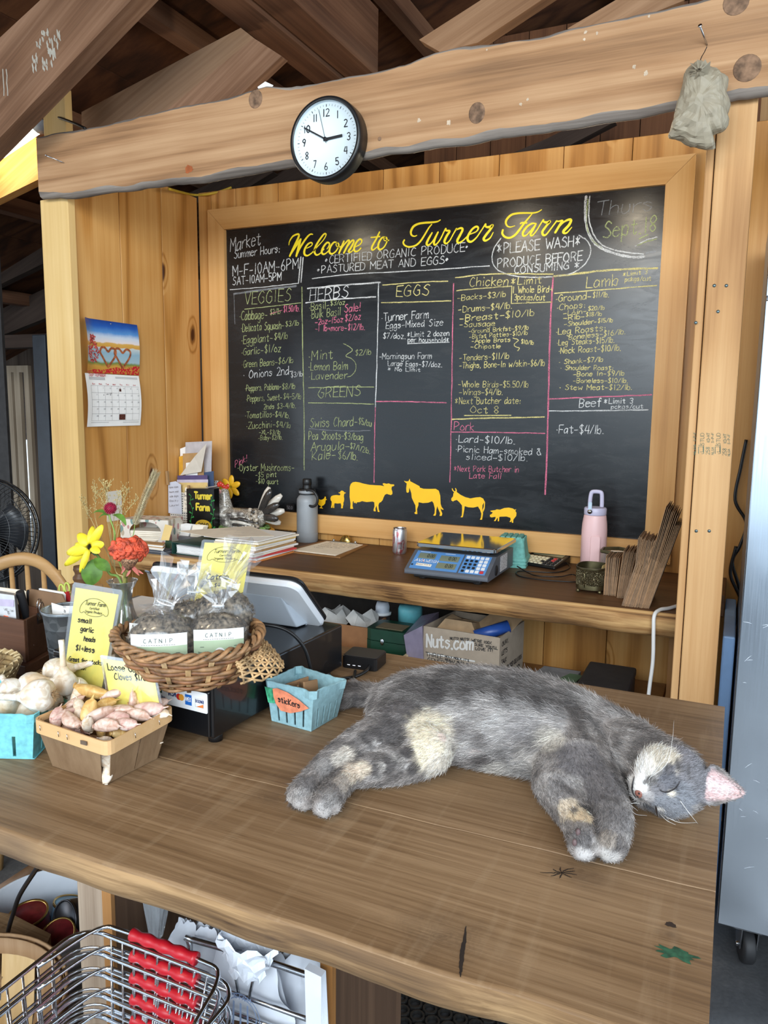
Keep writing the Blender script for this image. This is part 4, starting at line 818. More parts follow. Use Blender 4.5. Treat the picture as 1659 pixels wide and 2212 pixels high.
q=at(246.5,1093,x=XL+.003);MB().rbox(q,(0,.084,0),(0,0,.122),(.006,0,0),.005,ch=.002).build('plate',plain('ivory_plate',(222,216,204),.4,var=.01),sw)
q2=q+V3(.0032,0,0);b=MB();b.lathe([(.003,0),(.0028,.0008)],q2+V3(0,0,-.0),10,axis=(1,0,0));b.build('screw',M['steel'],sw)
bag=thing('paper_bag','crumpled grey-brown paper bag hanging from a nail at the right of the beam','bag',at(1515,240,y=YH-.06))
outl=[(1545,320),(1500,322),(1470,308),(1443,298),(1450,270),(1456,235),(1466,205),(1474,172),(1480,150),(1500,138),(1520,136),(1545,146),(1567,160),(1572,190),(1576,225),(1574,262),(1564,285),(1540,292)]
O=[at(p,q,y=YH-.055) for p,q in outl];cen=sum(O,V3(0,0,0))/len(O)
NB=64;P2=crom(O,6,closed=True);step=len(P2)/NB;ringO=[P2[int(i*step)] for i in range(NB)]
rings=[]
for k in range(22):
    t=k/21.0;ph=PI*t;rad=max(math.sin(ph),.03)**.55;yy=-math.cos(ph)*.045
    r=[]
    for i,p in enumerate(ringO):
        d=p-cen
        q=cen+V3(d.x*rad,yy,d.z*rad)
        f=mnoise.voronoi(V3(q.x*26,q.y*20,q.z*24))[0];f2=mnoise.voronoi(V3(q.x*58+3,q.y*40,q.z*52))[0]
        disp=(f[1]-f[0])*.012+(f2[1]-f2[0])*.005-.006
        nrm=V3(d.x*rad,yy*2.2,d.z*rad).normalized()
        q=q+nrm*disp*(1 if t<.8 else .4);q.y=min(q.y,YH-.004)
        r.append(q)
    rings.append(r)
b=MB();b.loft(rings,True,True,smooth=False);b.smooth=False
b.build('bag_body',plain('grey_kraft',(152,142,122),.55,var=.05,scale=60,spec=.45),bag)
b=MB();tp=at(1510,155,y=YH-.10)
for k in range(9):
    a=2*PI*k/9;
    b.add([tp+V3(math.cos(a)*.006,-.01,math.sin(a)*.004),tp+V3(math.cos(a+.6)*.007,-.012,math.sin(a+.6)*.005),tp+V3(math.cos(a+.4)*.026,-.002-.01*random.random(),math.sin(a+.4)*.018+.008),tp+V3(math.cos(a)*.022,.006,math.sin(a)*.02+.004)],[(0,1,2,3)])
b.build('gathered_neck',plain('grey_kraft',()),bag)
MB().tube(crom([at(1516,122,y=YH-.02),at(1513,130,y=YH-.03),at(1511,140,y=YH-.06),at(1510,150,y=YH-.09)],5),.0012,6).build('string',M['ink'],bag)
MB().tube([at(1527,101,y=YH-.046),at(1522,112,y=YH-.03),at(1516,122,y=YH-.02)],.0010,6).build('loop',M['ink'],bag)
bc=thing('back_counter','dark plank back counter with a rough live edge under the chalkboard','counter',(-1.1,2.6,ZK))
b=MB();N=110;rings=[]
for i in range(N+1):
    x=lerp(XL+.002,-.0995,i/N);w1=.010*mnoise.noise((x*4,1,0))+.004*mnoise.noise((x*17,2,0));w2=.012*mnoise.noise((x*5,7,0))+.004*mnoise.noise((x*20,9,0))
    dz=.006*mnoise.noise((x*6,4,4))
    rings.append([(x,2.62,ZK),(x,2.312+w1*.4,ZK),(x,2.300+w1*.5,ZK-.006),(x,2.297+w1+w2*.4,ZK-.026),(x,2.300+w2,ZK-.052),(x,2.308+w2,ZK-.070+dz),(x,2.325+w2,ZK-.076+dz),(x,2.62,ZK-.072)])
n=8;b.v=[p for r in rings for p in r]
for k in range(N):
    for i in range(n):
        j=(i+1) % n;b.f.append((k*n+i,(k+1)*n+i,(k+1)*n+j,k*n+j));b.m.append(1 if i in (1,2,3,4,5) else 0);b.sm.append(i in (1,2,3,4,5));b.attr.append(0)
b.add(rings[0],[tuple(range(n))],0,False);b.add(rings[-1],[tuple(range(n-1,-1,-1))],0,False)
b.build('plank',[M['backtop'],M['backedge']],bc,label='front plank with pale live edge')
MB().box((XL+.002,2.622,ZK-.07),(-.002,YB+.0085,ZK)).build('plank',M['backtop'],bc,bevel=.002)
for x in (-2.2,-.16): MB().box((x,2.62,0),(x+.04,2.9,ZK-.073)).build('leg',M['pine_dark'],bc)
# grey steel water bottle
def lathe_part(name,prof,c,mat,parent,seg=40,**k): return MB().lathe(prof,c,seg,**k).build(name,mat,parent,auto=.7)
p=V3(-1.668,2.842,ZK);t=thing('water_bottle','tall grey steel water bottle with black lid against the chalkboard','bottle',p)
gsm=plain('grey_bottle_paint',(150,154,158),.45,.1,var=.015,bump=.03,scale=300)
lathe_part('body',[(.045,.040),(.0455,.045),(.0455,.175),(.044,.186),(.037,.198),(.030,.204)],p,gsm,t,cap0=False)
lathe_part('base_sleeve',[(.044,0),(.0462,.003),(.0464,.039),(.0455,.0405)],p,plain('grey_silicone',(138,142,146),.7,var=.01),t)
lathe_part('lid',[(.0305,.205),(.0355,.207),(.0355,.226),(.034,.229),(.019,.231),(.018,.245),(.0195,.247),(.0195,.268),(.017,.272),(.0005,.272)],p,M['black'],t)
lathe_part('lid_band',[(.0360,.211),(.0363,.213),(.0363,.220),(.0360,.222)],p,gsm,t,cap0=False,cap1=False)
lp_=crom([p+V3(x,-.030,z) for x,z in ((.014,.225),(.030,.228),(.052,.222),(.068,.196),(.062,.168),(.042,.158),(.022,.166),(.012,.188))],6)
MB().tube(lp_,.0058,10,flatk=1).build('carry_loop',M['black'],t)
# pink bottle
p=V3(-.437,2.735,ZK);t=thing('water_bottle','pink water bottle with lilac lid and carry loop near the right end','bottle',p)
pk=plain('blush_paint',(236,196,196),.45,var=.01);lil=plain('lilac_plastic',(196,192,216),.4,var=.01)
lathe_part('body',[(.041,0),(.0438,.004),(.0440,.16),(.0425,.185),(.0385,.212),(.0372,.216)],p,pk,t)
MB().rbox(p+V3(.012,-.0425,.085),(.034,0,0),(0,0,.125),(0,.006,0),.008,ch=.002).build('grip_panel',pk,t)
lathe_part('lid',[(.0376,.217),(.0385,.219),(.0385,.238),(.036,.242),(.0005,.242)],p,lil,t)
b=MB();hp=[p+V3(x,0,z) for x,z in ((-.020,.222),(-.020,.262),(-.017,.290),(-.010,.297),(.012,.297),(.019,.290),(.021,.262),(.021,.244))]
b.tube(crom(hp,4),.0072,10,flatk=.75);b.build('carry_loop',lil,t)
b=MB();b.lathe([(.008,-.002),(.008,.002)],p+V3(-.012,-.041,.231),16,axis=(0,1,0));b.build('pivot',M['steel'],t)
MB().rbox(p+V3(-.012,-.040,.246),(.012,0,0),(0,0,.038),(0,.004,0),.004).build('loop_strap',plain('pale_blue_plastic',(186,204,222),.4),t)
p=V3(-1.203,2.778,ZK);t=thing('drink_can','small red and silver drink can between clipboard and scale','can',p)
def canmat():
    T=NT('can_print');co=T.n('TexCoord').outputs['Object'];n=T.n('TexNoise',{'Vector': T.n('VectorMath',{0: co,1: (1,1,.5)},operation='MULTIPLY').outputs[0],'Scale': 42.0,'Detail': 5.0}).outputs[0]
    T.set(Base_Color=T.ramp(n,[(.46,lin(196,196,200)),(.52,lin(190,170,172)),(.56,lin(186,60,66)),(.62,lin(214,206,206))],'LINEAR'),Metallic=.75,Roughness=.3);return T.mat
lathe_part('body',[(.0235,0),(.0285,.008),(.0290,.012),(.0290,.092),(.0265,.100)],p,canmat(),t)
lathe_part('rim',[(.0265,.100),(.0262,.1035),(.0245,.1035),(.0235,.0995),(.0005,.0995)],p,M['steel'],t,cap0=False)
b=MB()
for k in range(9): 
    a=-PI/2+.25+k*.055;q=p+V3(.0294*math.cos(a),.0294*math.sin(a),0);b.ribbon([q+V3(0,0,.022),q+V3(0,0,.048)],.0010 if k % 2 else .0006,q-p,.0002)
b.build('barcode',M['ink'],t,recalc=False)
# clipboard
c0,c1,c2,c3=V3(-1.632,2.585,ZK),V3(-1.366,2.577,ZK),V3(-1.388,2.868,ZK),V3(-1.60,2.872,ZK)
t=thing('clipboard','brown clipboard with a handwritten sheet and a shiny clip','clipboard',(c0+c1+c2+c3)/4)
MB().prism([c0,c1,c2,c3],(0,0,.004)).build('board',plain('hardboard',(150,106,60),.6,var=.08),t,bevel=.003)
def quad(a,b_,c,d,u,v): return lerp(lerp(a,b_,u),lerp(d,c,u),v)
Q=lambda u,v: quad(c0,c1,c2,c3,u,v)+V3(0,0,.0047)
b=MB()
for k in range(3): b.prism([Q(.10+k*.012,.06+.01*k),Q(.90,.04+.015*k),Q(.93,.93),Q(.12,.93)],(0,0,.0006)) if k == 0 else b.prism([Q(.10+k*.012,.06+.01*k)+V3(0,0,.0007*k),Q(.90,.04+.015*k)+V3(0,0,.0007*k),Q(.93,.93)+V3(0,0,.0007*k),Q(.12,.93)+V3(0,0,.0007*k)],(0,0,.0006))
b.build('sheet',M['paper'],t)
b=MB()
for k,s in enumerate(('You','Thanks all','Count on the shelves','call each order','Sales list here')): 
    q=Q(.26,.38+.105*k)+V3(0,0,.0025);write(b,s,q,(Q(.35+.045*len(s)*.8,.38+.105*k)-Q(.26,.38+.105*k)),V3(0,.012,0),.0012,(0,0,1))
b.build('handwriting',M['ink'],t,recalc=False)
gold=plain('brass',(186,160,96),.25,1.0,var=.08);cm=Q(.52,.93)
MB().rbox(cm+V3(0,.002,.004),(.125,0,0),(0,.018,0),(0,0,.004),.004).build('clip_bar',M['steel'],t,bevel=.001)
b=MB();b.lathe([(.0005,.034),(.012,.032),(.020,.024),(.026,.012),(.030,.002)],cm+V3(0,.012,0),20,sx=1.0,sy=.55);b.build('clip_spring',gold,t)
for s in (-1,1): MB().ball(cm+V3(.052*s,.0,.009),.006,12,8).build('clip_rivet',M['steel'],t)
t=thing('scale','blue and grey price scale with steel platter on the back counter','scale',(-.85,2.52,ZK))
sg=plain('scale_grey',(92,96,104),.4,var=.02);bl=plain('scale_blue',(92,146,206),.4,var=.01)
x0,x1=-1.003,-.708;yf,ym,yb=2.36,2.455,2.665;z0,z1,z2=ZK+.020,ZK+.036,ZK+.088
def spt(u,v,o=0.0):
    """sloping front panel: u 0..1 left to right, v 0 bottom to 1 top"""
    nn=V3(0,-(z2-z1),(ym-yf)).normalized();return V3(lerp(x0,x1,u),lerp(yf,ym,v),lerp(z1,z2,v))+nn*o
sn=V3(0,-(z2-z1),(ym-yf)).normalized();su=V3(1,0,0);sv=(spt(0,1)-spt(0,0)).normalized()
b=MB();b.prism([(x0,yf,z0),(x0,yf,z1),(x0,ym,z2),(x0,yb,z2),(x0,yb,z0)],(x1-x0,0,0));b.build('body',sg,t,bevel=.006,seg=3)
MB().box((x0+.025,yf+.02,ZK+.008),(x1-.03,yb-.02,z0-.0005)).build('underside',M['black'],t,bevel=.004)
for sx,sy in ((x0+.05,yf+.05),(x1-.05,yf+.05),(x0+.05,yb-.05),(x1-.05,yb-.05)): MB().lathe([(.013,0),(.016,.002),(.016,.006),(.009,.0078)],(sx,sy,ZK),20).build('foot',M['black'],t)
MB().prism([spt(.045,.08,.0006),spt(.625,.08,.0006),spt(.625,.95,.0006),spt(.045,.95,.0006)],sn*.0012).build('display_panel',bl,t)
MB().prism([spt(.645,.08,.0006),spt(.955,.08,.0006),spt(.955,.95,.0006),spt(.645,.95,.0006)],sn*.0012).build('keypad_panel',bl,t)
lcd=plain('lcd',(128,134,112),.3,var=.03)
for (u0,v0,u1,v1,s) in ((.09,.58,.30,.84,'0.00'),(.36,.54,.59,.80,'0.00'),(.36,.18,.59,.44,'0.00')):
    d_=MB().prism([spt(u0,v0,.002),spt(u1,v0,.002),spt(u1,v1,.002),spt(u0,v1,.002)],sn*.001).build('display',lcd,t)
    b=MB();write(b,s,spt(u0+.11,v0+.05,.0034),su*.026,sv*.018,.0016,sn,jitter=0);b.build('digits',M['ink'],d_,recalc=False)
b=MB();write(b,'AVA',spt(.07,.40,.0022),su*.036,sv*.014,.0022,sn,jitter=0,slant=.2);write(b,'WEIGH',spt(.205,.40,.0022),su*.046,sv*.014,.0016,sn,jitter=0,slant=.1)
for u0 in (.09,.40): b.ribbon([spt(u0,.90,.0022),spt(u0+.12,.90,.0022)],.002,sn,0)
b.build('lettering',M['white'],t,label='white maker lettering',recalc=False)
b=MB();b.ribbon([spt(.185,.41,.0024),spt(.165,.53,.0024)],.0026,sn,0);b.build('lettering_accent',plain('red_print',(206,46,44),.5),t,recalc=False)
MB().prism([spt(.11,.22,.002),spt(.30,.20,.002),spt(.30,.32,.002),spt(.11,.34,.002)],sn*.0006).build('price_sticker',M['paper'],t)
b=MB();write(b,'Basket 0.10 lb',spt(.12,.25,.003),su*.05,sv*.005,.0007,sn);b.build('sticker_writing',M['greyink'],t,recalc=False)
MB().lathe([(.0035,-.001),(.0035,.001)],spt(.065,.24,.0022),12,axis=sn).build('power_dot',M['black'],t)
for r in range(5):
    for c in range(5):
        q=spt(.685+c*.056,.84-r*.165,.0026);red=(r == 4 and c == 4);dark=(c<3 and 1 <= r <= 3) or (r == 4 and c == 0)
        MB().rbox(q,su*(.0125 if not dark else .0095),sv*(.0125 if not dark else .010),sn*.0018,.0015,2).build('key',plain('key_red',(206,60,66),.5) if red else (M['ink'] if dark else M['white']),t)
pl=MB().rbox((-.842,2.545,ZK+.113),(.288,0,0),(0,.252,0),(0,0,.014),.010,4,ch=.002).build('platter',plain('polished_steel',(200,200,200),.10,1.0,var=.03,scale=12),t)
MB().box((-.94,2.48,z2-.001),(-.74,2.62,ZK+.107)).build('platter_support',M['black'],t)
MB().prism([(x1+.0005,2.50,ZK+.028),(x1+.0005,2.585,ZK+.028),(x1+.0005,2.585,ZK+.082),(x1+.0005,2.50,ZK+.082)],(.0006,0,0)).build('rating_label',plain('pale_label',(206,206,208),.5,var=.25,scale=160),t)
MB().lathe([(.0005,0),(.018,0),(.018,.0008)],(x1+.0003,2.455,ZK+.042),20,axis=(1,0,0)).build('round_sticker',M['ink'],t)
teal=plain('teal_pulp',(122,190,180),.9,var=.08,scale=90,bump=.35)
def pulp_box(parent,c,w0,d0,w1,d1,h,mat,rot=0.0,slots=3,inverted=False,name='box',rimh=.012,hollow=True,wall=.0022):
    """molded berry box: tapering square tub with a thick rolled rim and tall slots near the foot"""
    R=Matrix.Rotation(rot,3,'Z');c=Vector(c)
    def P(x,y,z): 
        v=R @ V3(x,y,0);return c+V3(v.x,v.y,(h-z) if inverted else z)
    def ring(z,o=0.0,n=5):
        t=z/h;w=lerp(w0,w1,t)/2+o;d=lerp(d0,d1,t)/2+o;r=.012;L=[]
        for (sx,sy,a0) in ((1,1,0),(-1,1,PI/2),(-1,-1,PI),(1,-1,1.5*PI)):
            for k in range(n): a=a0+PI/2*k/(n-1);L.append(P(sx*(w-r)+r*math.cos(a),sy*(d-r)+r*math.sin(a),z))
        return L
    b=MB()
    out=[ring(0),ring(.004,.001),ring(h-rimh-.001),ring(h-rimh,.003),ring(h-.002,.0045),ring(h,.003),ring(h-.001,-wall),ring(.004,-wall)]
    b.loft(out,True,True,smooth=False)
    return b,P
for k in range(3):
    p=V3(-.743+k*.001,2.775,ZK+k*.012);t=thing('berry_box',('lowest','middle','topmost')[k]+' of three upside down teal pulp boxes behind the scale','box',p,'teal boxes behind the scale')
    b,P=pulp_box(t,p,.09,.09,.118,.118,.085,teal,.12,inverted=True);b.build('tub',teal,t,bevel=.0015,seg=1)
    b=MB()
    if k == 2:
        for sx in (-1.5,-.5,.5,1.5): b.hexa([P(sx*.020-.0075,-.052,.052),P(sx*.020+.0075,-.052,.052),P(sx*.020+.0075,-.046,.052),P(sx*.020-.0075,-.046,.052)],[P(sx*.020-.0075,-.046,-.004),P(sx*.020+.0075,-.046,-.004),P(sx*.020+.0075,.046,-.004),P(sx*.020-.0075,.046,-.004)])
        for sx in (-1.5,-.5,.5,1.5):
            MB().hexa([P(.0505,sx*.021-.007,.050),P(.0505,sx*.021+.007,.050),P(.043,sx*.021+.007,.050),P(.043,sx*.021-.007,.050)],[P(.0475,sx*.021-.007,0),P(.0475,sx*.021+.007,0),P(.040,sx*.021+.007,0),P(.040,sx*.021-.007,0)]).build('rib',teal,t)
        b.build('ribs_underneath',teal,t)
# calculator and its cord
a,b1,c,d=V3(-.735,2.795,ZK),V3(-.572,2.745,ZK),V3(-.545,2.895,ZK),V3(-.69,2.93,ZK)
t=thing('calculator','desk calculator with cream keys right of the scale','calculator',(a+b1+c+d)/4)
zt_=V3(0,0,.012);zb_=V3(0,0,.034)
MB().hexa([a,b1,c,d],[a+zt_,b1+zt_,c+zb_,d+zb_]).build('body',M['black'],t,bevel=.006,seg=3)
K=lambda u,v,o=.0008: quad(a+zt_,b1+zt_,c+zb_,d+zb_,u,v)+V3(0,0,o)
MB().flat([K(.03,.03),K(.97,.03),K(.97,.60),K(.03,.60)],up=(0,0,1)).build('keypad',plain('grey_plate',(150,146,138),.5),t)
MB().flat([K(.12,.68),K(.90,.68),K(.90,.93),K(.12,.93)],up=(0,0,1)).build('display',lcd,t)
cream=plain('cream_key',(226,214,180),.5);
for r in range(4):
    for cc_ in range(9):
        u,v=.09+cc_*.102,.09+r*.135
        MB().hexa([K(u-.036,v-.045),K(u+.036,v-.045),K(u+.036,v+.045),K(u-.036,v+.045)],[K(u-.030,v-.035,.005),K(u+.030,v-.035,.005),K(u+.030,v+.035,.005),K(u-.030,v+.035,.005)]).build('key',cream if cc_<6 and not (cc_ == 5 and r == 1) else (plain('key_red',()) if (r,cc_) in ((3,7),(2,7)) else M['ink']),t)
MB().tube(crom([V3(-.556,2.86,ZK+.012),V3(-.53,2.80,ZK+.004),V3(-.56,2.70,ZK+.003),V3(-.68,2.66,ZK+.003),V3(-.66,2.58,ZK+.003),V3(-.58,2.56,ZK+.003),V3(-.48,2.575,ZK+.003),V3(-.455,2.60,ZK+.003)],8),.0022,6).build('cord',M['black'],label='thin black cord lying between scale and brass tin',category='cord')
MB().tube(crom([V3(-.690,2.66,ZK+.02),V3(-.64,2.63,ZK+.0065),V3(-.60,2.60,ZK+.0065),V3(-.53,2.62,ZK+.0065),V3(-.50,2.69,ZK+.004),V3(-.47,2.66,ZK+.003)],8),.0022,6).build('cord',M['black'],label='thin black cord coming out of the right side of the scale',category='cord')
# brass tin
p=V3(-.400,2.500,ZK);t=thing('tin','old embossed brass tin without lid, left of the kraft bags','tin',p)
def brassmat():
    T=NT('embossed_brass');co=T.n('TexCoord').outputs['Object']
    w=T.n('TexNoise',{'Vector': co,'Scale': 70.0,'Detail': 1.0,'Distortion': 3.5}).outputs[0];v=T.math('PINGPONG',T.math('MULTIPLY',w,5.0),.5)
    T.set(Base_Color=T.ramp(v,[(.1,lin(52,48,34)),(.35,lin(130,118,84)),(.5,lin(206,196,160))]),Metallic=.9,Roughness=.38);T.bump(v,.9,.004);return T.mat
def oval(rx,ry,z,n=44,sq=2.8):
    L=[]
    for k in range(n):
        a=2*PI*k/n;cx_,sy_=math.cos(a),math.sin(a);L.append(p+V3(rx*math.copysign(abs(cx_)**(2/sq),cx_),ry*math.copysign(abs(sy_)**(2/sq),sy_),z))
    return L
bm0=plain('aged_brass',(112,104,76),.4,.9,var=.15)
b=MB();b.loft([oval(.047,.062,.012),oval(.0475,.0625,.020),oval(.0475,.0625,.026)],True,False,smooth=True);b.loft([oval(.0475,.0625,.075),oval(.0485,.0635,.077),oval(.0485,.0635,.083),oval(.0455,.0605,.083),oval(.0455,.0605,.014)],False,True,smooth=True)
b.build('body',bm0,t,auto=.6)
b=MB();b.loft([oval(.0478,.0628,.026),oval(.0482,.0632,.030),oval(.0482,.0632,.072),oval(.0478,.0628,.075)],False,False,smooth=True);b.build('embossed_band',brassmat(),t)
for sx in (-1,1):
    for sy in (-1,1): MB().ball(p+V3(.034*sx,.048*sy,.0065),.0065,10,8).build('foot',bm0,t)
b=MB();b.tube([p+V3(-.012,-.0628,.020),p+V3(-.012,-.0634,.078)],.0014,6);b.build('seam',bm0,t)
MB().prism([p+V3(.020,-.03,.02),p+V3(.044,-.01,.02),p+V3(.044,.0,.092),p+V3(.034,-.02,.088)],(.001,.001,0)).build('card',M['manila'],label='yellowish card standing inside the brass tin',category='card')
p=V3(-.345,2.64,ZK);t=thing('trinket_box','small six sided brass rimmed glass box behind the kraft bags','box',p)
hexp=lambda r,z: [p+V3(r*math.cos(PI/6+PI/3*k),r*math.sin(PI/6+PI/3*k),z) for k in range(6)]
M['glass']=film('clear_glass_film',(225,235,235),.10,.05)
b=MB();b.loft([hexp(.052,.0),hexp(.055,.105)],True,False);b.build('glass_side',M['glass'],t)
b=MB();b.loft([hexp(.055,.105),hexp(.057,.108),hexp(.057,.116),hexp(.050,.116),hexp(.050,.105)],False,False);b.build('rim',bm0,t)
MB().box(p+V3(-.02,-.02,.002),p+V3(.02,.02,.108)).build('card',M['paper'],label='cream card standing in the glass box',category='card')
KB=[plain('kraft_bag_%d' % i,c,.85,var=.07,bump=.12,scale=80) for i,c in enumerate(((150,118,88),(132,106,82),(162,126,92)))]
def kraft_bag(base,top,kink,depth,label,group,th=.0021):
    """flat folded paper bag on edge: side profile base - kink - top, running back by depth"""
    pr=[Vector(base),Vector(base).lerp(Vector(top),.62)+V3(kink,0,0),Vector(top)]
    b=MB();h=th/2;V=[]
    b.prism([pr[0]+V3(-h,0,0),pr[0]+V3(h,0,0),pr[1]+V3(h,0,0),pr[2]+V3(h*.7,0,0),pr[2]+V3(-h*.7,0,0),pr[1]+V3(-h,0,0)],(0,depth,0))
    z0=lerp(pr[0],pr[1],.06) ;z1=lerp(pr[0],pr[1],.80)
    b.prism([z0+V3(-h*1.25,-.0012,0),z0+V3(h*1.25,-.0012,0),z1+V3(h*1.25,-.0012,0),z1+V3(-h*1.25,-.0012,0)],(0,depth*.9,0))
    return b.build('paper_bag',random.choice(KB),label=label,category='bag',group=group)
gl=[('small folded kraft bag standing in the leftmost row beside the brass tin','small kraft bags'),('middle sized folded kraft bag standing in the second row from the brass tin','middle kraft bags'),
      ('folded kraft bag with a bent waist in the thick leaning row','bent kraft bags'),('tall folded kraft bag leaning against the right post','tall kraft bags')]
for k in range(15):
    x=-.352+k*.00255;kraft_bag((x,2.450+jit(.003),ZK+.0004),(x+.0015*jit(1)+.0004*k,2.450,ZK+.122+jit(.004)),0,.10,*gl[0])
for k in range(11):
    x=-.309+k*.00255;kraft_bag((x,2.430+jit(.003),ZK+.0004),(x+.012+.0012*k,2.43,ZK+.150+jit(.004)),-.001,.12,*gl[1])
for k in range(17):
    x=-.282+k*.0026;y=2.335+jit(.003) ;kraft_bag((x,y,ZK+.0004),(x+.036+.0006*k,y,ZK+.212-.0005*k+jit(.004)),.010 if k<13 else 0,.13,*gl[2])
for k in range(13):
    x=-.237+k*.0026;y=2.338+jit(.003);kraft_bag((x,y,ZK+.0004),(x+.062+.0016*k,y,ZK+.305-.002*k+jit(.006)) if k<9 else (x+.060+.001*k,y,ZK+.255),0,.17,*gl[3])
cw=crom([(-.125,2.40,ZK+.006),(-.150,2.35,ZK+.006),(-.172,2.315,ZK+.007),(-.184,2.285,ZK-.004),(-.183,2.278,ZK-.05),(-.180,2.278,ZK-.14),(-.186,2.276,ZK-.25),(-.192,2.274,ZK-.5),(-.16,2.24,.02),(-.1,2.1,.006)],8)
MB().tube(cw,.0055,10).build('power_cord',plain('white_cord',(226,226,224),.45,var=.01),label='thick white cord hanging over the live edge beside the right post',category='cord')
p=V3(-1.935,2.735,ZK);t=thing('ceramic_hen','grey speckled ceramic hen sitting on a yellow and green nest','ornament',p)
def speckle(name,c0,c1,c2,sc=150):
    T=NT(name);co=T.n('TexCoord').outputs['Object'];n=T.n('TexNoise',{'Vector': co,'Scale': sc,'Detail': 3.0}).outputs[0]
    T.set(Base_Color=T.ramp(n,[(.38,lin(*c0)),(.52,lin(*c1)),(.66,lin(*c2))]),Roughness=.2,Coat_Weight=.4);return T.mat
hm=speckle('hen_glaze',(112,104,94),(170,162,150),(214,208,198),230);hw=speckle('hen_breast',(150,144,136),(206,202,194),(228,226,220),60)
dark=plain('hen_dark_glaze',(62,58,56),.2,coat=.4,var=.2);pale=plain('hen_pale_glaze',(216,208,196),.2,coat=.4,var=.08);red=plain('hen_red_glaze',(206,58,40),.25,coat=.4,var=.15)
def hring(x,z,ry,rz,n=22): return [p+V3(x,ry*math.cos(2*PI*k/n),z+rz*math.sin(2*PI*k/n)) for k in range(n)]
MB().loft([hring(*r) for r in ((-.120,.090,.012,.016),(-.112,.088,.036,.040),(-.090,.086,.055,.052),(-.05,.085,.066,.056),(0,.085,.070,.054),(.05,.088,.066,.052),(.09,.098,.048,.044),(.115,.108,.030,.034),(.13,.115,.012,.018))],smooth=True).build('body',hm,t,subsurf=1)
MB().ball(p+V3(-.090,0,.104),.050,18,12,sc=(.85,1.05,1.25)).build('breast',hw,t)
b=MB();
for k in range(1): b.loft([[p+V3(lerp(-.085,-.092,q)+r_*math.cos(2*PI*i/16),r_*.95*math.sin(2*PI*i/16),lerp(.12,.222,q)+.2*r_*math.cos(2*PI*i/16)) for i in range(16)] for q,r_ in ((0,.040),(.25,.034),(.5,.026),(.75,.024),(.9,.021),(1,.012))],smooth=True)
b.build('neck',hm,t,subsurf=1)
MB().lathe([(.0075,0),(.006,.010),(.0005,.024)],p+V3(-.110,0,.204),12,axis=(-1,0,-.25)).build('beak',dark,t)
b=MB()
for k in range(6): b.ball(p+V3(-.118+k*.0095,0,.232+.007*math.sin(k*1.1+.6)),.0095,10,8,sc=(1,.55,1.2))
b.build('comb',red,t)
for s in (-1,1): 
    MB().ball(p+V3(-.109,.010*s,.186),.011,10,8,sc=(.9,.6,1.5)).build('wattle',red,t)
    MB().ball(p+V3(-.101,.0205*s,.208),.012,12,8,sc=(1.1,.35,.9)).build('cheek',plain('hen_pink_glaze',(222,168,164),.25,coat=.4),t)
    MB().ball(p+V3(-.104,.0245*s,.213),.0034,8,6).build('eye',M['ink'],t)
    b=MB()
    for r in range(4):
        for k in range(3+r):
            q=p+V3(-.055+r*.030+k*.006,s*(.064-.001*r),.112-k*.017+r*.004);b.ball(q,.016,10,8,sc=(1.35,.45,.7))
    b.build('wing_scales',speckle('hen_wing',(92,86,82),(150,144,136),(222,216,206),46),t)
    for k in range(4):
        b=MB();q0=p+V3(-.01+k*.006,s*.066,.100-k*.012);q1=p+V3(.100-k*.010,s*.056,.092-k*.014);b.tube(crom([q0,lerp(q0,q1,.5)+V3(0,s*.006,.006),q1],5),[.006]*4+[.009]*4+[.005]*3,8,flatk=1);b.build('wing_feather',pale if k % 2 else dark,t)
for k in range(7):
    a=math.radians(70-k*14);L=.150-abs(k-1.5)*.010;q0=p+V3(.085,.0,.110);d=V3(math.cos(a),0,math.sin(a));
    off=V3(0,(-.012 if k % 2 else .010),0);q1=q0+d*L+off
    MB().tube([lerp(q0,q1,i/6)+off*(i/6) for i in range(7)],[.009,.012,.0145,.0165,.017,.0155,.008],10,flatk=.6,up=V3(0,1,0)).build('tail_feather',(pale,dark)[k % 2],t)
b=MB()
for k in range(5):
    for r in range(2): b.ball(p+V3(.082+r*.02,-.052+.004*k,.140-k*.017+r*-.004),.015,10,8,sc=(1.0,.6,.8))
b.build('rump_scales',speckle('hen_rump',(70,66,62),(176,160,140),(216,206,190),60),t)
nest=lambda rx,ry,z,n=40: [p+V3(rx*math.cos(2*PI*k/n),ry*math.sin(2*PI*k/n),z) for k in range(n)]
MB().loft([nest(.118,.082,0),nest(.126,.09,.006),nest(.138,.10,.036),nest(.140,.102,.042),nest(.11,.07,.044)],smooth=True).build('nest',plain('nest_ochre',(196,140,56),.3,coat=.4,var=.3,scale=40),t)
b=MB()
for k in range(40):
    a=2*PI*k/40;q=p+V3(.142*math.cos(a),.104*math.sin(a),.044+.006*math.sin(k*PI));b.ball(q,.0115,10,6,sc=(1.0,1.0,.75+.25*(k % 2)))
b.build('braided_rim',plain('nest_gold',(216,150,50),.3,coat=.4,var=.2,scale=60),t)
b=MB()
for k in range(34):
    a=2*PI*k/34+.05;q=p+V3(.120*math.cos(a)+jit(.004),.082*math.sin(a)+jit(.004),.058+jit(.003));b.ball(q,.012,8,6,sc=(1.3,1.3,.6))
b.build('straw_ring',plain('nest_green',(120,156,84),.3,coat=.4,var=.6,scale=36),t)
for dx,dy in ((-.118,-.035),(-.095,-.066),(-.105,.05)): MB().ball(p+V3(dx,dy,.070),.013,12,8,sc=(1.1,1,1)).build('egg',M['white'],t)
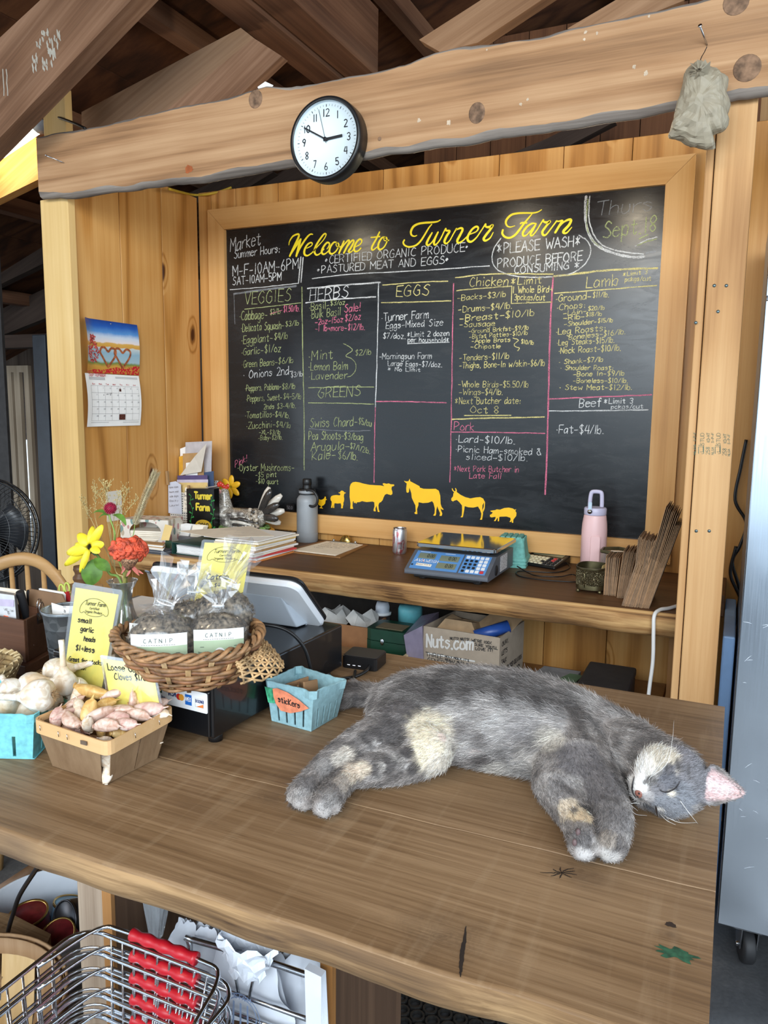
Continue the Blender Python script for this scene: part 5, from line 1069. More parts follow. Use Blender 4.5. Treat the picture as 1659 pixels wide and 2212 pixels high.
# yellow flower ornament and coloured vase behind the hen
p=V3(-2.105,2.845,ZK);t=thing('flower_ornament','yellow and green flower ornament standing behind the hen','ornament',p)
MB().lathe([(.022,0),(.034,.03),(.032,.10),(.024,.14)],p,24).build('vase',plain('ornament_green',(40,120,72),.3,var=.3,scale=12),t)
MB().lathe([(.024,.14),(.036,.19),(.040,.225),(.034,.23),(.030,.20)],p,24).build('collar',plain('ornament_yellow',(226,196,40),.4,var=.1),t)
for k in range(6):
    a=2*PI*k/6+.4;c=p+V3(.045,-.012,.215);MB().ball(c+V3(.030*math.cos(a),0,.030*math.sin(a)),.026,12,8,sc=(1,.2,.55),M=Matrix.Rotation(-a,3,'Y')).build('petal',plain('ornament_amber',(236,180,40),.4,var=.1),t)
MB().ball(p+V3(-.028,-.03,.07),.022,12,8,sc=(.8,.8,1.4)).build('pink_bud',plain('ornament_pink',(206,140,150),.4),t)
# painted black sign block
p=V3(-2.061,2.632,ZK);t=thing('sign_block','black hand painted block with yellow words and vines, dated 2018','sign',p)
u=V3(.136,.012,.0);n_=V3(.08,-1,0).normalized();hgt=.225;A0=p+V3(-.070,-.02,0)
MB().hexa([A0,A0+u,A0+u-n_*.042,A0-n_*.042],[A0+V3(0,0,hgt),A0+u+V3(0,0,hgt+.006),A0+u-n_*.042+V3(0,0,hgt+.006),A0-n_*.042+V3(0,0,hgt)]).build('block',plain('gloss_black',(14,14,14),.25,var=.02),t,bevel=.002)
S_=lambda a,c: A0+u*a+V3(0,0,hgt*c)
yp=plain('sign_yellow',(226,200,60),.5,var=.05)
b=MB();write(b,'Turner',S_(.30,.82),u*.62,V3(0,0,.028),.0075,n_,jitter=.2);write(b,'Farm',S_(.36,.60),u*.48,V3(0,0,.028),.0075,n_,jitter=.2);b.build('painted_words',yp,t,recalc=False)
MB().flat([S_(.60+.30*math.cos(a),.30+.125*math.sin(a)*(1 if math.sin(a)>0 else .75))+n_*.0005 for a in [2*PI*k/30 for k in range(30)]],up=n_).build('painted_patch',plain('sign_gold',(200,160,40),.5,var=.1),t)
b=MB();write(b,'2018',S_(.42,.255),u*.38,V3(0,0,.024),.004,n_,jitter=.1,lift=.0012);b.build('painted_year',M['ink'],t,recalc=False)
b=MB()
for sx in (.18,.94):
    b.ribbon(crom([S_(sx+.04*math.sin(k*1.4),.10+.085*k) for k in range(10)],4),.0022,n_,.0006)
    for k in range(10): b.ribbon([S_(sx+.04*math.sin(k*1.4),.10+.085*k),S_(sx+.07*(-1)**k,.13+.085*k)],[.002,.007],n_,.0007)
b.build('painted_vines',plain('sign_green',(44,130,60),.5,var=.2),t,recalc=False)
# file box stuffed with papers
_before=set(COL.objects)
p=V3(-2.19,2.66,ZK);t=thing('file_box','white perforated file box stuffed with folders beside the left wall','file box',(-2.175,2.66,ZK))
x0,x1,y0,y1=-2.262,-2.065,2.60,2.695;
def perf():
    T=NT('perforated_white');co=T.n('TexCoord').outputs['Object'];sc=T.n('VectorMath',{0: co,1: (95.0,95.0,95.0)},operation='MULTIPLY').outputs[0];fr_=T.n('VectorMath',{0: sc},operation='FRACTION').outputs[0]
    s=T.n('SeparateXYZ',{0: fr_});m=T.math('MULTIPLY',T.math('GREATER_THAN',s.outputs[0],.45),T.math('GREATER_THAN',s.outputs[2],.5))
    T.set(Base_Color=T.mix(m,lin(222,216,206),lin(96,92,90)),Roughness=.5);return T.mat
pf=perf();b=MB();H=.20
b.box((x0,y0,ZK),(x1,y0+.003,ZK+H));b.box((x0,y0+.003,ZK),(x0+.003,y1,ZK+H+.02));b.box((x1-.003,y0+.003,ZK),(x1,y1,ZK+H+.03));b.box((x0+.003,y1-.003,ZK),(x1-.003,y1,ZK+H+.05));b.box((x0+.003,y0+.003,ZK),(x1-.003,y1-.003,ZK+.004));b.build('box_shell',pf,t)
def standing(name,label,x0,x1,y,z0,z1,mat,lean=0.0,cat='folder',skew=0.0,group=None,th=.0008):
    P=[V3(x0,y,z0),V3(x1,y,z0),V3(x1+skew,y+lean,z1+.01),V3(x0+skew,y+lean,z1)];return MB().prism(P,(0,th,0)).build(name,mat,label=label,category=cat,group=group)
purple=plain('purple_folder',(92,78,120),.7);amber=plain('amber_envelope',(226,166,50),.7);tan=plain('tan_envelope',(186,146,96),.8)
standing('folder','cream folder edge showing lowest in the file box',-2.255,-2.075,2.612,ZK+.006,ZK+.225,M['manila'],.004)
standing('folder','second cream folder in the file box',-2.25,-2.075,2.622,ZK+.006,ZK+.238,M['manila'],.004)
standing('folder','third cream folder in the file box with lilac tab',-2.25,-2.08,2.632,ZK+.006,ZK+.250,plain('lilac_folder',(206,196,214),.8),.004)
standing('folder','purple folder standing in the file box',-2.255,-2.09,2.642,ZK+.006,ZK+.268,purple,.004)
standing('envelope','tan envelope with a window in the file box',-2.235,-2.12,2.652,ZK+.006,ZK+.365,tan,.01,'envelope')
standing('envelope','amber envelope at the left of the file box',-2.262,-2.225,2.658,ZK+.006,ZK+.350,amber,.01,'envelope')
standing('letter','white letter with three typed lines in the file box',-2.215,-2.15,2.6475,ZK+.16,ZK+.325,M['paperw'],.01,'letter')
standing('paper_sheet','grey paper sheet sticking up highest out of the file box',-2.245,-2.10,2.668,ZK+.006,ZK+.415,plain('grey_paper',(196,190,192),.8),.012,'paper',.012)
standing('folder','white folder at the back of the file box',-2.265,-2.235,2.676,ZK+.006,ZK+.385,M['paperw'],.005)
standing('folder','blue grey folder behind the purple one in the file box',-2.13,-2.07,2.660,ZK+.006,ZK+.285,plain('blue_folder',(66,84,116),.7),.004)
cv=[V3(-2.235,2.640,ZK+.270),V3(-2.115,2.636,ZK+.292),V3(-2.095,2.650,ZK+.415),V3(-2.165,2.655,ZK+.355)]
MB().prism(cv,(0,.0006,0)).build('paper_sheet',plain('curled_paper',(214,208,196),.8,var=.03),label='curled pale sheet leaning across the top of the file box',category='paper')
b=MB()
for k in range(3): b.ribbon([V3(-2.208,2.6555-.002*k-.0045,ZK+.308-k*.012),V3(-2.175,2.6555-.002*k-.0045,ZK+.309-k*.012)],.0028,BN,.002)
note=MB().prism([V3(-2.185,2.592,ZK+.118),V3(-2.087,2.590,ZK+.112),V3(-2.092,2.594,ZK+.222),V3(-2.172,2.596,ZK+.224)],(0,.0006,0)).build('note',M['paper'],label='handwritten note clipped to the front of the file box',category='note')
b=MB()
for k,s in enumerate(('tell Susan','dont call me Sat','keep','To the farmers','thank you')): write(b,s,V3(-2.174,2.592,ZK+.204-k*.019),V3(.012*len(s)**.7,0,.001),V3(0,0,.009),.0009,BN,lift=.0008)
b.build('handwriting',M['greyink'],note,recalc=False)
note2=MB().prism([V3(-2.268,2.595,ZK+.105),V3(-2.192,2.594,ZK+.105),V3(-2.196,2.597,ZK+.235),V3(-2.225,2.598,ZK+.248),V3(-2.266,2.597,ZK+.240)],(0,.0006,0)).build('note',plain('bluish_paper',(206,210,224),.8,var=.03),label='bluish note hanging at the left of the file box',category='note')
b=MB()
for k,s in enumerate(('Farm store','hours and','sale days','Becky','Laurel')): write(b,s,V3(-2.258,2.594,ZK+.215-k*.02),V3(.05,0,.006),V3(0,0,.009),.0009,BN,lift=.0008)
b.build('handwriting',M['greyink'],note2,recalc=False)
for (x,z,lab) in ((-2.142,ZK+.205,'wooden clothes peg holding the handwritten note'),(-2.2585,ZK+.262,'wooden clothes peg at the left edge of the file box')):
    pg=thing('clothes_peg',lab,'peg',(x,2.585,z))
    for dy in (-.003,.003): MB().hexa([V3(x-.005,2.587+dy-.002,z-.03),V3(x+.005,2.587+dy-.002,z-.03),V3(x+.005,2.587+dy+.002,z-.03),V3(x-.005,2.587+dy+.002,z-.03)],[V3(x-.009,2.587+dy-.002,z+.03),V3(x+.001,2.587+dy-.002,z+.03),V3(x+.001,2.587+dy+.002,z+.03),V3(x-.009,2.587+dy+.002,z+.03)]).build('jaw',plain('peg_wood',(176,140,96),.7),pg)
for o in set(COL.objects)-_before:
    if o.parent is None: o.location.y += .060
# tissue box
t=thing('tissue_box','patterned tissue box with an oval opening full of folded napkins','tissue box',(-2.16,2.44,ZK))
def floral():
    T=NT('floral_card');co=T.n('TexCoord').outputs['Object']
    vo=T.n('TexVoronoi',{'Vector': T.n('VectorMath',{0: co,1: (1.0,1,.6)},operation='MULTIPLY').outputs[0],'Scale': 44.0});d=vo.outputs['Distance'];c=vo.outputs['Color']
    s=T.n('SeparateXYZ',{0: c}).outputs[0];pet=T.ramp(s,[(0,lin(190,140,136)),(.35,lin(190,140,136)),(.36,lin(120,146,140)),(.7,lin(120,138,154)),(.71,lin(186,172,150))],'CONSTANT')
    T.set(Base_Color=T.mix(T.math('LESS_THAN',d,.42),lin(226,218,206),pet),Roughness=.6);return T.mat
fm=floral();x0,x1,y0,y1,H=-2.262,-2.066,2.385,2.50,.118
u=V3(x1-x0,.06,0);A0=V3(x0,y0-.03,ZK)
def face_hole():
    b=MB();out=[V3(0,0,0),V3(1,0,0),V3(1,0,1),V3(0,0,1)];n=24;hole=[]
    for k in range(n): a=2*PI*k/n;hole.append((.52+.33*math.copysign(abs(math.cos(a))**.75,math.cos(a)),.56+.36*math.sin(a)))
    def F(a,c): return A0+u*a+V3(0,0,H*c)
    sq=[]
    for k in range(n):
        a=2*PI*k/n;c_,s_=math.cos(a),math.sin(a);m=max(abs(c_),abs(s_));sq.append((.5+.5*c_/m,.5+.5*s_/m))
    for k in range(n):
        j=(k+1) % n;b.add([F(*sq[k]),F(*sq[j]),F(*hole[j]),F(*hole[k])],[(0,1,2,3)])
    D=V3(-.02,.115,0)
    b.add([F(0,0)+D,F(1,0)+D,F(1,1)+D,F(0,1)+D],[(3,2,1,0)]);b.add([F(0,1),F(1,1),F(1,1)+D,F(0,1)+D],[(0,1,2,3)]);b.add([F(1,0),F(1,0)+D,F(1,1)+D,F(1,1)],[(0,1,2,3)]);b.add([F(0,0),F(0,1),F(0,1)+D,F(0,0)+D],[(0,1,2,3)]);b.add([F(0,0),F(0,0)+D,F(1,0)+D,F(1,0)],[(0,1,2,3)])
    return b
bb=face_hole();o=bb.build('carton',fm,t)
for k in range(9): MB().hexa([A0+u*.10+V3(0,.008,.004+k*.0075),A0+u*.93+V3(0,.008,.004+k*.0075),A0+u*.93+V3(-.012,.10,.004+k*.0075),A0+u*.10+V3(-.012,.10,.004+k*.0075)],[A0+u*.10+V3(0,.006+jit(.003),.0105+k*.0075),A0+u*.93+V3(0,.006+jit(.003),.0105+k*.0075),A0+u*.93+V3(-.012,.10,.0105+k*.0075),A0+u*.10+V3(-.012,.10,.0105+k*.0075)]).build('napkin',M['paper'],label='folded cream napkin lying in the stack inside the patterned box',category='napkin',group='napkins in the tissue box')
# business card holder, small card
p=V3(-2.03,2.525,ZK);t=thing('card_holder','grey card holder with white business cards in front of the black sign block','card holder',p)
gcp=plain('grey_tray',(112,112,116),.5)
MB().hexa([p+V3(-.085,-.035,.0),p+V3(.075,-.03,.0),p+V3(.075,.05,.0),p+V3(-.085,.05,.0)],[p+V3(-.085,-.035,.040),p+V3(.075,-.03,.040),p+V3(.075,.05,.055),p+V3(-.085,.05,.055)]).build('tray',gcp,t,bevel=.003)
for k in range(12):
    x=-.060+(k//6)*.062;c=p+V3(x,-.022+(k % 6)*.006,.042);MB().hexa([c,c+V3(.052,.003,0),c+V3(.052,.0036,0),c+V3(0,.0006,0)],[c+V3(.006,.012,.046),c+V3(.058,.015,.044),c+V3(.058,.0156,.044),c+V3(.006,.0126,.046)]).build('business_card',M['paperw'] if k<6 else M['paper'],label='white business card in the left pile of the grey holder' if k<6 else 'cream business card in the right pile of the grey holder',category='card',group='cards in the grey holder, '+('left' if k<6 else 'right'))
MB().prism([V3(-2.066,2.37,ZK+.045),V3(-2.03,2.375,ZK+.045),V3(-2.03,2.40,ZK+.10),V3(-2.064,2.395,ZK+.105)],(0,.0008,0)).build('tag',M['manila'],label='small printed tag leaning on the right side of the tissue box',category='tag')
MB().prism([V3(-2.058,2.373,ZK+.0405-.04),V3(-2.030,2.378,ZK+.0005),V3(-2.030,2.392,ZK+.042),V3(-2.058,2.389,ZK+.042)],(0,.0008,0)).build('tag',plain('green_tag',(44,72,48),.6),label='small dark green tag with yellow oval beside the tissue box',category='tag')
# paper piles
def pile(label,quadb,n,dz,mats,group,skew=.006,z0=ZK,names='paper_sheet'):
    for k in range(n):
        m=mats[k % len(mats)] if not callable(mats) else mats(k)
        P=[Vector((q[0]+jit(skew),q[1]+jit(skew),z0+.0004+k*dz)) for q in quadb]
        MB().prism(P,(0,0,dz*.8)).build(names,m,label=label,category='paper',group=group)
pile('grey folder low in the left paper pile',[(-2.20,2.31),(-2.00,2.31),(-2.00,2.36),(-2.17,2.36)],3,.006,[plain('dark_folder',(72,74,82),.6),gcp],'grey folders',.004)
pile('cream sheet on the left paper pile in front of the tissue box',[(-2.22,2.305),(-2.00,2.305),(-2.03,2.352),(-2.18,2.352)],6,.0035,[M['paper'],M['paperw'],tan],'left paper pile',.006,ZK+.0185)
t=thing('binder','dark green tray binder holding loose papers','binder',(-1.93,2.41,ZK));gb=plain('green_binder',(26,62,52),.5)
b0=V3(-1.992,2.345,ZK);b=MB();bu,bv=V3(.245,-.004,0),V3(.03,.16,0)
b.hexa([b0,b0+bu,b0+bu+bv,b0+bv],[q+V3(0,0,.003) for q in (b0,b0+bu,b0+bu+bv,b0+bv)]);b.hexa([b0+V3(0,0,.045),b0+bu+V3(0,0,.038),b0+bu+bv+V3(0,0,.045),b0+bv+V3(0,0,.05)],[q+V3(0,0,.048) for q in (b0,b0+bu-V3(0,0,.007),b0+bu+bv-V3(0,0,.002),b0+bv)])
b.hexa([b0,b0+V3(.004,0,0),b0+V3(.004,0,0)+bv,b0+bv],[q+V3(0,0,.048) for q in (b0,b0+V3(.004,0,0),b0+V3(.004,0,0)+bv,b0+bv)]);b.build('cover',gb,t)
for k in range(7): MB().hexa([b0+V3(.02,.006,.004+k*.005),b0+bu*.95+V3(0,.004,.003+k*.004),b0+bu*.95+bv*.9+V3(0,0,.003+k*.004),b0+V3(.02,0,.004+k*.005)+bv*.9],[q for q in (b0+V3(.02,.006+jit(.003),.0075+k*.005),b0+bu*.95+V3(0,.004+jit(.003),.0062+k*.004),b0+bu*.95+bv*.9+V3(0,0,.0062+k*.004),b0+V3(.02,0,.0075+k*.005)+bv*.9)]).build('sheet',M['paperw'],t)
base=[(-1.79,2.36),(-1.60,2.345),(-1.575,2.60),(-1.80,2.62)]
cols=[plain('orange_folder',(226,140,70),.7),M['paperw'],plain('red_magazine',(214,70,70),.6),M['paper'],M['paperw'],tan,M['paper'],M['paperw'],M['manila'],M['paper']]
for k in range(10):
    P=[V3(q[0]+jit(.012),q[1]+jit(.012),ZK+.0005+k*.0075) for q in base]
    MB().prism(P,(0,0,.0062)).build('paper_sheaf',cols[k],label=('orange, blue and red printed magazine lowest in the right paper pile','white paper sheaf second from the bottom of the right paper pile','red covered sheaf low in the right paper pile','cream sheaf fourth from the bottom of the right paper pile','white sheaf in the middle of the right paper pile','tan folder in the middle of the right paper pile','cream sheaf above the tan folder in the right paper pile','white sheaf above the middle of the right paper pile','manila folder near the top of the right paper pile','cream sheaf just under the printed sheets of the right pile')[k],category='paper')
tp=[V3(-2.02,2.40,ZK+.060),V3(-1.80,2.345,ZK+.082),V3(-1.585,2.50,ZK+.080),V3(-1.80,2.64,ZK+.088)]
s1=MB().prism([V3(-1.85,2.365,ZK+.077),V3(-1.60,2.36,ZK+.077),V3(-1.58,2.60,ZK+.077),V3(-1.83,2.61,ZK+.077)],(0,0,.003)).build('paper_sheet',M['paperw'],label='white sheet second from the top of the right paper pile',category='paper')
s2=MB().prism([V3(-2.00,2.395,ZK+.0825),V3(-1.78,2.335,ZK+.0825),V3(-1.60,2.475,ZK+.0825),V3(-1.82,2.64,ZK+.0825)],(0,0,.001)).build('paper_sheet',M['paper'],label='cream typed sheet lying on top of the right paper pile',category='paper')
b=MB()
for k in range(13):
    q=V3(-1.80+.0145*k,2.61-.0105*k,ZK+.0838);b.ribbon([q,q+V3(-.115,-.092,0)*random.uniform(.5,1)],.0022,(0,0,1),.0003)
b.build('typed_lines',M['inkpale'],s2,recalc=False)
# black tray and little silver clip behind the papers
t=thing('letter_tray','flat black tray with brass edge between paper pile and grey bottle','tray',(-1.79,2.82,ZK))
MB().box((-1.84,2.72,ZK+.0005),(-1.74,2.868,ZK+.004)).build('base',M['black'],t)
for (lo,hi) in (((-1.84,2.72,ZK+.004),(-1.74,2.723,ZK+.032)),((-1.84,2.865,ZK+.004),(-1.74,2.868,ZK+.032)),((-1.743,2.723,ZK+.004),(-1.74,2.865,ZK+.032)),((-1.84,2.723,ZK+.004),(-1.837,2.865,ZK+.032))): MB().box(lo,hi).build('side',M['black'],t)
b=MB();b.tube([(-1.84,2.7215,ZK+.034),(-1.7415,2.7215,ZK+.034),(-1.7415,2.866,ZK+.034)],.0022,6);b.build('brass_edge',gold,t)
t=thing('bell','small silver bell in front of the nest at its right side','bell',(-1.80,2.655,ZK))
MB().lathe([(.030,0),(.031,.006),(.026,.018),(.012,.026),(.0005,.028)],(-1.795,2.665,ZK),24).build('dome',M['steel'],t);MB().ball((-1.795,2.665,ZK+.033),.006,12,8).build('knob',M['steel'],t)
fc=thing('front_counter','big weathered plank counter top in the foreground with the cat on it','counter',(-.9,1.05,ZC))
XE=.0125
def plank(y0f,y1f,bulge,name_mat,k):
    b=MB();N=90;rings=[]
    for i in range(N+1):
        x=lerp(-1.80,XE,i/N);ya=y0f(x);yb_=y1f(x);e=.003+.0015*mnoise.noise((x*11,k,0));zt=ZC+.0012*mnoise.noise((x*5,k,3)) if 0 else ZC
        if bulge: 
            w=.004*mnoise.noise((x*10,3,1));ya += w;
            rings.append([(x,yb_,ZC),(x,ya+.007,ZC),(x,ya+.002,ZC-.003),(x,ya,ZC-.009),(x,ya+.001+w,ZC-.030),(x,ya+.005+w,ZC-.0385),(x,ya+.012,ZC-.041),(x,yb_,ZC-.041)])
        else:
            rings.append([(x,yb_,ZC),(x,ya+.0016,ZC),(x,ya+.0012,ZC-.0012),(x,ya+.0008,ZC-.012),(x,ya+.0008,ZC-.02),(x,ya+.0008,ZC-.03),(x,ya+.0008,ZC-.04),(x,yb_,ZC-.04)])
            rings[-1].append((x,yb_,ZC-.002));
        if bulge: rings[-1].append((x,yb_,ZC-.002));pass
    n=len(rings[0]);b.v=[p for r in rings for p in r]
    for q in range(N):
        for i in range(n):
            j=(i+1) % n;b.f.append((q*n+i,(q+1)*n+i,(q+1)*n+j,q*n+j));b.m.append(1 if (bulge and i in (2,3,4,5)) else 0);b.sm.append(bulge and i in (1,2,3,4,5));b.attr.append(0)
    b.add(rings[0],[tuple(range(n))],0,False);b.add(rings[-1],[tuple(range(n-1,-1,-1))],0,False)
    return b.build('plank',[M['oak'],M['oak_edge']],fc)
seam1=lambda x: .889+.0095*(x+.574)/.58+.0009*math.sin(x*23)+.0006*math.sin(x*61)
seam2=lambda x: 1.168+.006*x+.0008*math.sin(x*19)
front=lambda x: .643+.006*math.exp(-((x+.07)/.12)**2)+.004*math.sin(x*2.1)-.006*math.exp(-((x+.83)/.2)**2)
plank(front,lambda x: seam1(x)-.0018,True,0,1);plank(lambda x: seam1(x)+.0002,lambda x: seam2(x)-.0012,False,0,2);plank(lambda x: seam2(x)+.0008,lambda x: 1.507,False,0,3)
# big split knot at the front edge, eye knot, green paint mark and orange stain on the near plank
def smear(name,c,rx,ry,mat,n=26,jag=.35,z=.0004,label=None,seed=1):
    rnd=random.Random(seed);P=[]
    for k in range(n):
        a=2*PI*k/n;j=1+rnd.uniform(-jag,jag);P.append(V3(c[0]+rx*math.cos(a)*j,c[1]+ry*math.sin(a)*j,ZC+z))
    return MB().flat(P,up=(0,0,1)).build(name,mat,fc,label=label)
q=at(1461,2061,z=ZC);smear('paint_mark',q,.019,.009,plain('green_paint',(44,92,66),.7,var=.25,scale=120),jag=.4,label='dark green paint smear')
def crack(px,w,mat=None):
    P=[at(a,b_,z=ZC) for a,b_ in px];P=crom(P,6);n=len(P)
    return MB().ribbon([p+V3(jit(.0006),jit(.0006),0) for p in P],[w*math.sin(PI*(i+.6)/(n+.2))+.0004 for i in range(n)],(0,0,1),.0005).build('crack',plain('crack_dark',(38,26,18),.9,var=.1),fc)
crack([(1007,2002),(1003,2030),(999,2060),(996,2090),(994,2112)],.0042)
for a in range(9):
    t0=2*PI*a/9+.3;crack([(1214,1886),(1214+18*math.cos(t0),1886+7*math.sin(t0)),(1214+(34+14*math.sin(a*2))*math.cos(t0+.1),1886+12*math.sin(t0+.1))],.0012)
q=at(1449,1998,z=ZC);smear('knot',q,.006,.004,plain('knot_dark',(52,36,26),.9),jag=.2,seed=4)
def supports():
    MB().box((-.884,.80,.0),(-.822,.86,ZC-.042)).build('leg',M['greywood'],fc,bevel=.003)
    MB().box((-.822,.80,.0),(-.806,1.40,ZC-.042)).build('side_panel',M['panel'],fc)
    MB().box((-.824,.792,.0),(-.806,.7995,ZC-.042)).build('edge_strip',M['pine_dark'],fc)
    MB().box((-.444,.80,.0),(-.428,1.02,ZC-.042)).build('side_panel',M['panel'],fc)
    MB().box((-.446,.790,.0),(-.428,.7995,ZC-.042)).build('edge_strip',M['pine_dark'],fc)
    MB().box((-.035,1.40,0),(.0,1.48,ZC-.042)).build('leg',M['panel'],fc)
supports()
Rd=Matrix.Rotation(-math.radians(3.2),3,'Z') 
dc=V3(-.732,.945,ZC)
def D(x,y,z): return dc+Matrix.Rotation(-math.radians(3.2),3,'Z') @ V3(x,y,0)+V3(0,0,z)
t=thing('cash_drawer','black metal cash drawer under the wicker basket, with card stickers','cash drawer',D(-.18,.2,0))
W_,L_,z0,z1=.372,.405,.014,.104
MB().hexa([D(-W_,.004,z0),D(0,.004,z0),D(0,L_,z0),D(-W_,L_,z0)],[D(-W_,.004,z1),D(0,.004,z1),D(0,L_,z1),D(-W_,L_,z1)]).build('case',M['blackm'],t,bevel=.004,seg=3)
MB().hexa([D(-W_+.006,-.001,z0+.004),D(-.004,-.001,z0+.004),D(-.004,.0038,z0+.004),D(-W_+.006,.0038,z0+.004)],[D(-W_+.006,-.001,z1-.010),D(-.004,-.001,z1-.010),D(-.004,.0038,z1-.010),D(-W_+.006,.0038,z1-.010)]).build('drawer_front',M['blackm'],t,bevel=.002)
for sx in (-W_+.03,-.018):
    for sy in (.03,L_-.04): MB().lathe([(.012,.0004),(.012,.010),(.010,.0138)],D(sx,sy,0),16).build('foot',M['black'],t)
st=lambda u,v,o=.0004: D(lerp(-.122,-.006,u),-.0012-o,lerp(.058,.092,v))
MB().rbox((st(0,0)+st(1,1))*.5,st(1,0)-st(0,0),st(0,1)-st(0,0),(0,.0005,0),.003).build('card_sticker',M['white'],t)
dn=(D(0,-1,0)-D(0,0,0)).normalized()
def sticker(name,rgb,polys,lab):
    b=MB()
    for P in polys: b.flat([st(u,v,.0009) for u,v in P],up=dn)
    return b.build(name,plain(name,rgb,.5,var=0),t,label=lab)
rr=lambda u0,v0,u1,v1: [(u0,v0),(u1,v0),(u1,v1),(u0,v1)]
sticker('green_mark',(20,66,44),[rr(.10,.50,.17,.86)],'printed dark green square mark')
sticker('blue_mark',(30,104,190),[rr(.60,.22,.72,.74)],'printed blue square mark')
sticker('navy_bar',(34,58,130),[rr(.28,.80,.43,.87)],'printed navy bar')
circ=lambda u,v,r: [(u+r*math.cos(2*PI*k/18),v+r*3.4*math.sin(2*PI*k/18)) for k in range(18)]
sticker('red_disc',(206,46,40),[circ(.485,.52,.048)],'printed red disc');
b=MB();b.flat([st(u,v,.0012) for u,v in circ(.535,.52,.048)],up=dn);b.build('amber_disc',plain('amber_disc',(236,160,50),.5,var=0),t,label='printed amber disc')
sticker('orange_wedge',(232,130,60),[[(.80,.24),(.93,.24),(.93,.42)]],'printed orange wedge')
b=MB();write(b,'VISA',st(.285,.48),st(.145,0)-st(0,0),st(0,.26)-st(0,0),.0018,dn,jitter=0,slant=.2);write(b,'Cash App',st(.04,.24),st(.19,0)-st(0,0),st(0,.16)-st(0,0),.0008,dn,jitter=0);write(b,'DISCOVER',st(.79,.46),st(.15,0)-st(0,0),st(0,.14)-st(0,0),.0009,dn,jitter=0)
b.build('card_lettering',plain('navy_ink',(30,44,100),.6,var=0),t,recalc=False)
b=MB();write(b,'$',st(.118,.58,.0012),st(.034,0)-st(0,0),st(0,.2)-st(0,0),.0011,dn,jitter=0);write(b,'AMEX',st(.61,.42,.0012),st(.10,0)-st(0,0),st(0,.2)-st(0,0),.0009,dn,jitter=0);b.build('pale_lettering',M['white'],t,recalc=False)
b=MB()
for P in (rr(.785,.24,.93,.66),): b.ribbon([st(u,v) for u,v in P+[P[0]]],.0004,dn,.0006)
b.build('card_outline',M['greyink'],t,recalc=False)
t=thing('register_screen','white wedge register with its black screen turned away from us','register',(-.92,1.26,ZC+.106))
UL,UR,LR=V3(-1.098,1.205,1.172),V3(-.742,1.215,1.172),V3(-.722,1.335,1.058);LL=UL+(LR-UR)
nrm=(UR-UL).cross(LL-UL).normalized();
if nrm.z<0: nrm=-nrm
cen=(UL+LR)*.5;ax=(UR-UL);ay=(LR-UR)
ay=ay-ax.normalized()*ay.dot(ax.normalized())
MB().rbox(cen+nrm*.0035,ax,ay,nrm*.007,.022,6,ch=.0015).build('screen',M['black'],t)
MB().rbox(cen-nrm*.0075,ax*.992,ay*.985,nrm*.0148,.022,6,ch=.004).build('back_shell',plain('register_white',(226,229,234),.3,var=.005,coat=.3),t)
wq=lambda u,v,o: UL+ax*u+(LL-UL)*v-nrm*o
g=[wq(.22,.30,.0152),wq(.86,.30,.0152),wq(.86,.97,.0152),wq(.22,.97,.0152)]
h_=[V3(q.x,q.y,max(ZC+.1065,q.z-.012)) for q in g]
gx=[g[0],g[1],g[2],g[3]];fl=[V3(lerp(-1.0,-.80,0)-.0,1.275,ZC+.1065),V3(-.775,1.28,ZC+.1065),V3(-.765,1.34,ZC+.1065),V3(-1.0,1.335,ZC+.1065)]
MB().hexa(fl,gx).build('stand',plain('register_shaded_white',(176,184,194),.35,var=.005),t,bevel=.003)  # white stand, the shade of its downward face put into the colour
b=MB();b.lathe([(.006,-.0004),(.006,.0006)],wq(.03,.06,.0153),16,axis=-nrm);b.build('button',plain('button_grey',(120,124,130),.4),t)
MB().tube(crom([(-.80,1.135,ZC+.135),(-.765,1.14,ZC+.150),(-.725,1.16,ZC+.140),(-.700,1.18,ZC+.105),(-.690,1.19,ZC+.055),(-.688,1.20,ZC+.014),(-.675,1.24,ZC+.005),(-.655,1.27,ZC+.005),(-.66,1.30,ZC+.005),(-.685,1.36,ZC+.005)],10),.0032,8).build('screen_cable',M['black'],label='black cable looping from the register screen over the cash drawer',category='cable')
t=thing('usb_hub','small black hub with three lights beside the cash drawer','hub',(-.68,1.40,ZC))
hc=V3(-.689,1.412,ZC+.0142)
MB().rbox(hc,(.078,.006,0),(-.005,.062,0),(0,0,.028),.006,4,ch=.002).build('case',M['black'],t)
MB().rbox(hc+V3(0,0,.0143),(.074,.006,0),(-.005,.058,0),(0,0,.0008),.006).build('top_plate',plain('hub_grey',(58,56,54),.5),t)
for k in range(3): MB().box(hc+V3(-.024+k*.012,-.0335+k*.001,-.006),hc+V3(-.018+k*.012,-.0325+k*.001,-.005)).build('light',emit('hub_led_%d' % k,(235,240,255),1.2),t)
MB().tube(crom([hc+V3(.026,-.030,-.002),hc+V3(.028,-.050,-.006),hc+V3(.018,-.075,-.0105),hc+V3(0,-.10,-.0105),hc+V3(-.012,-.125,-.0105)],8),.0034,8).build('cable',M['black'],t)
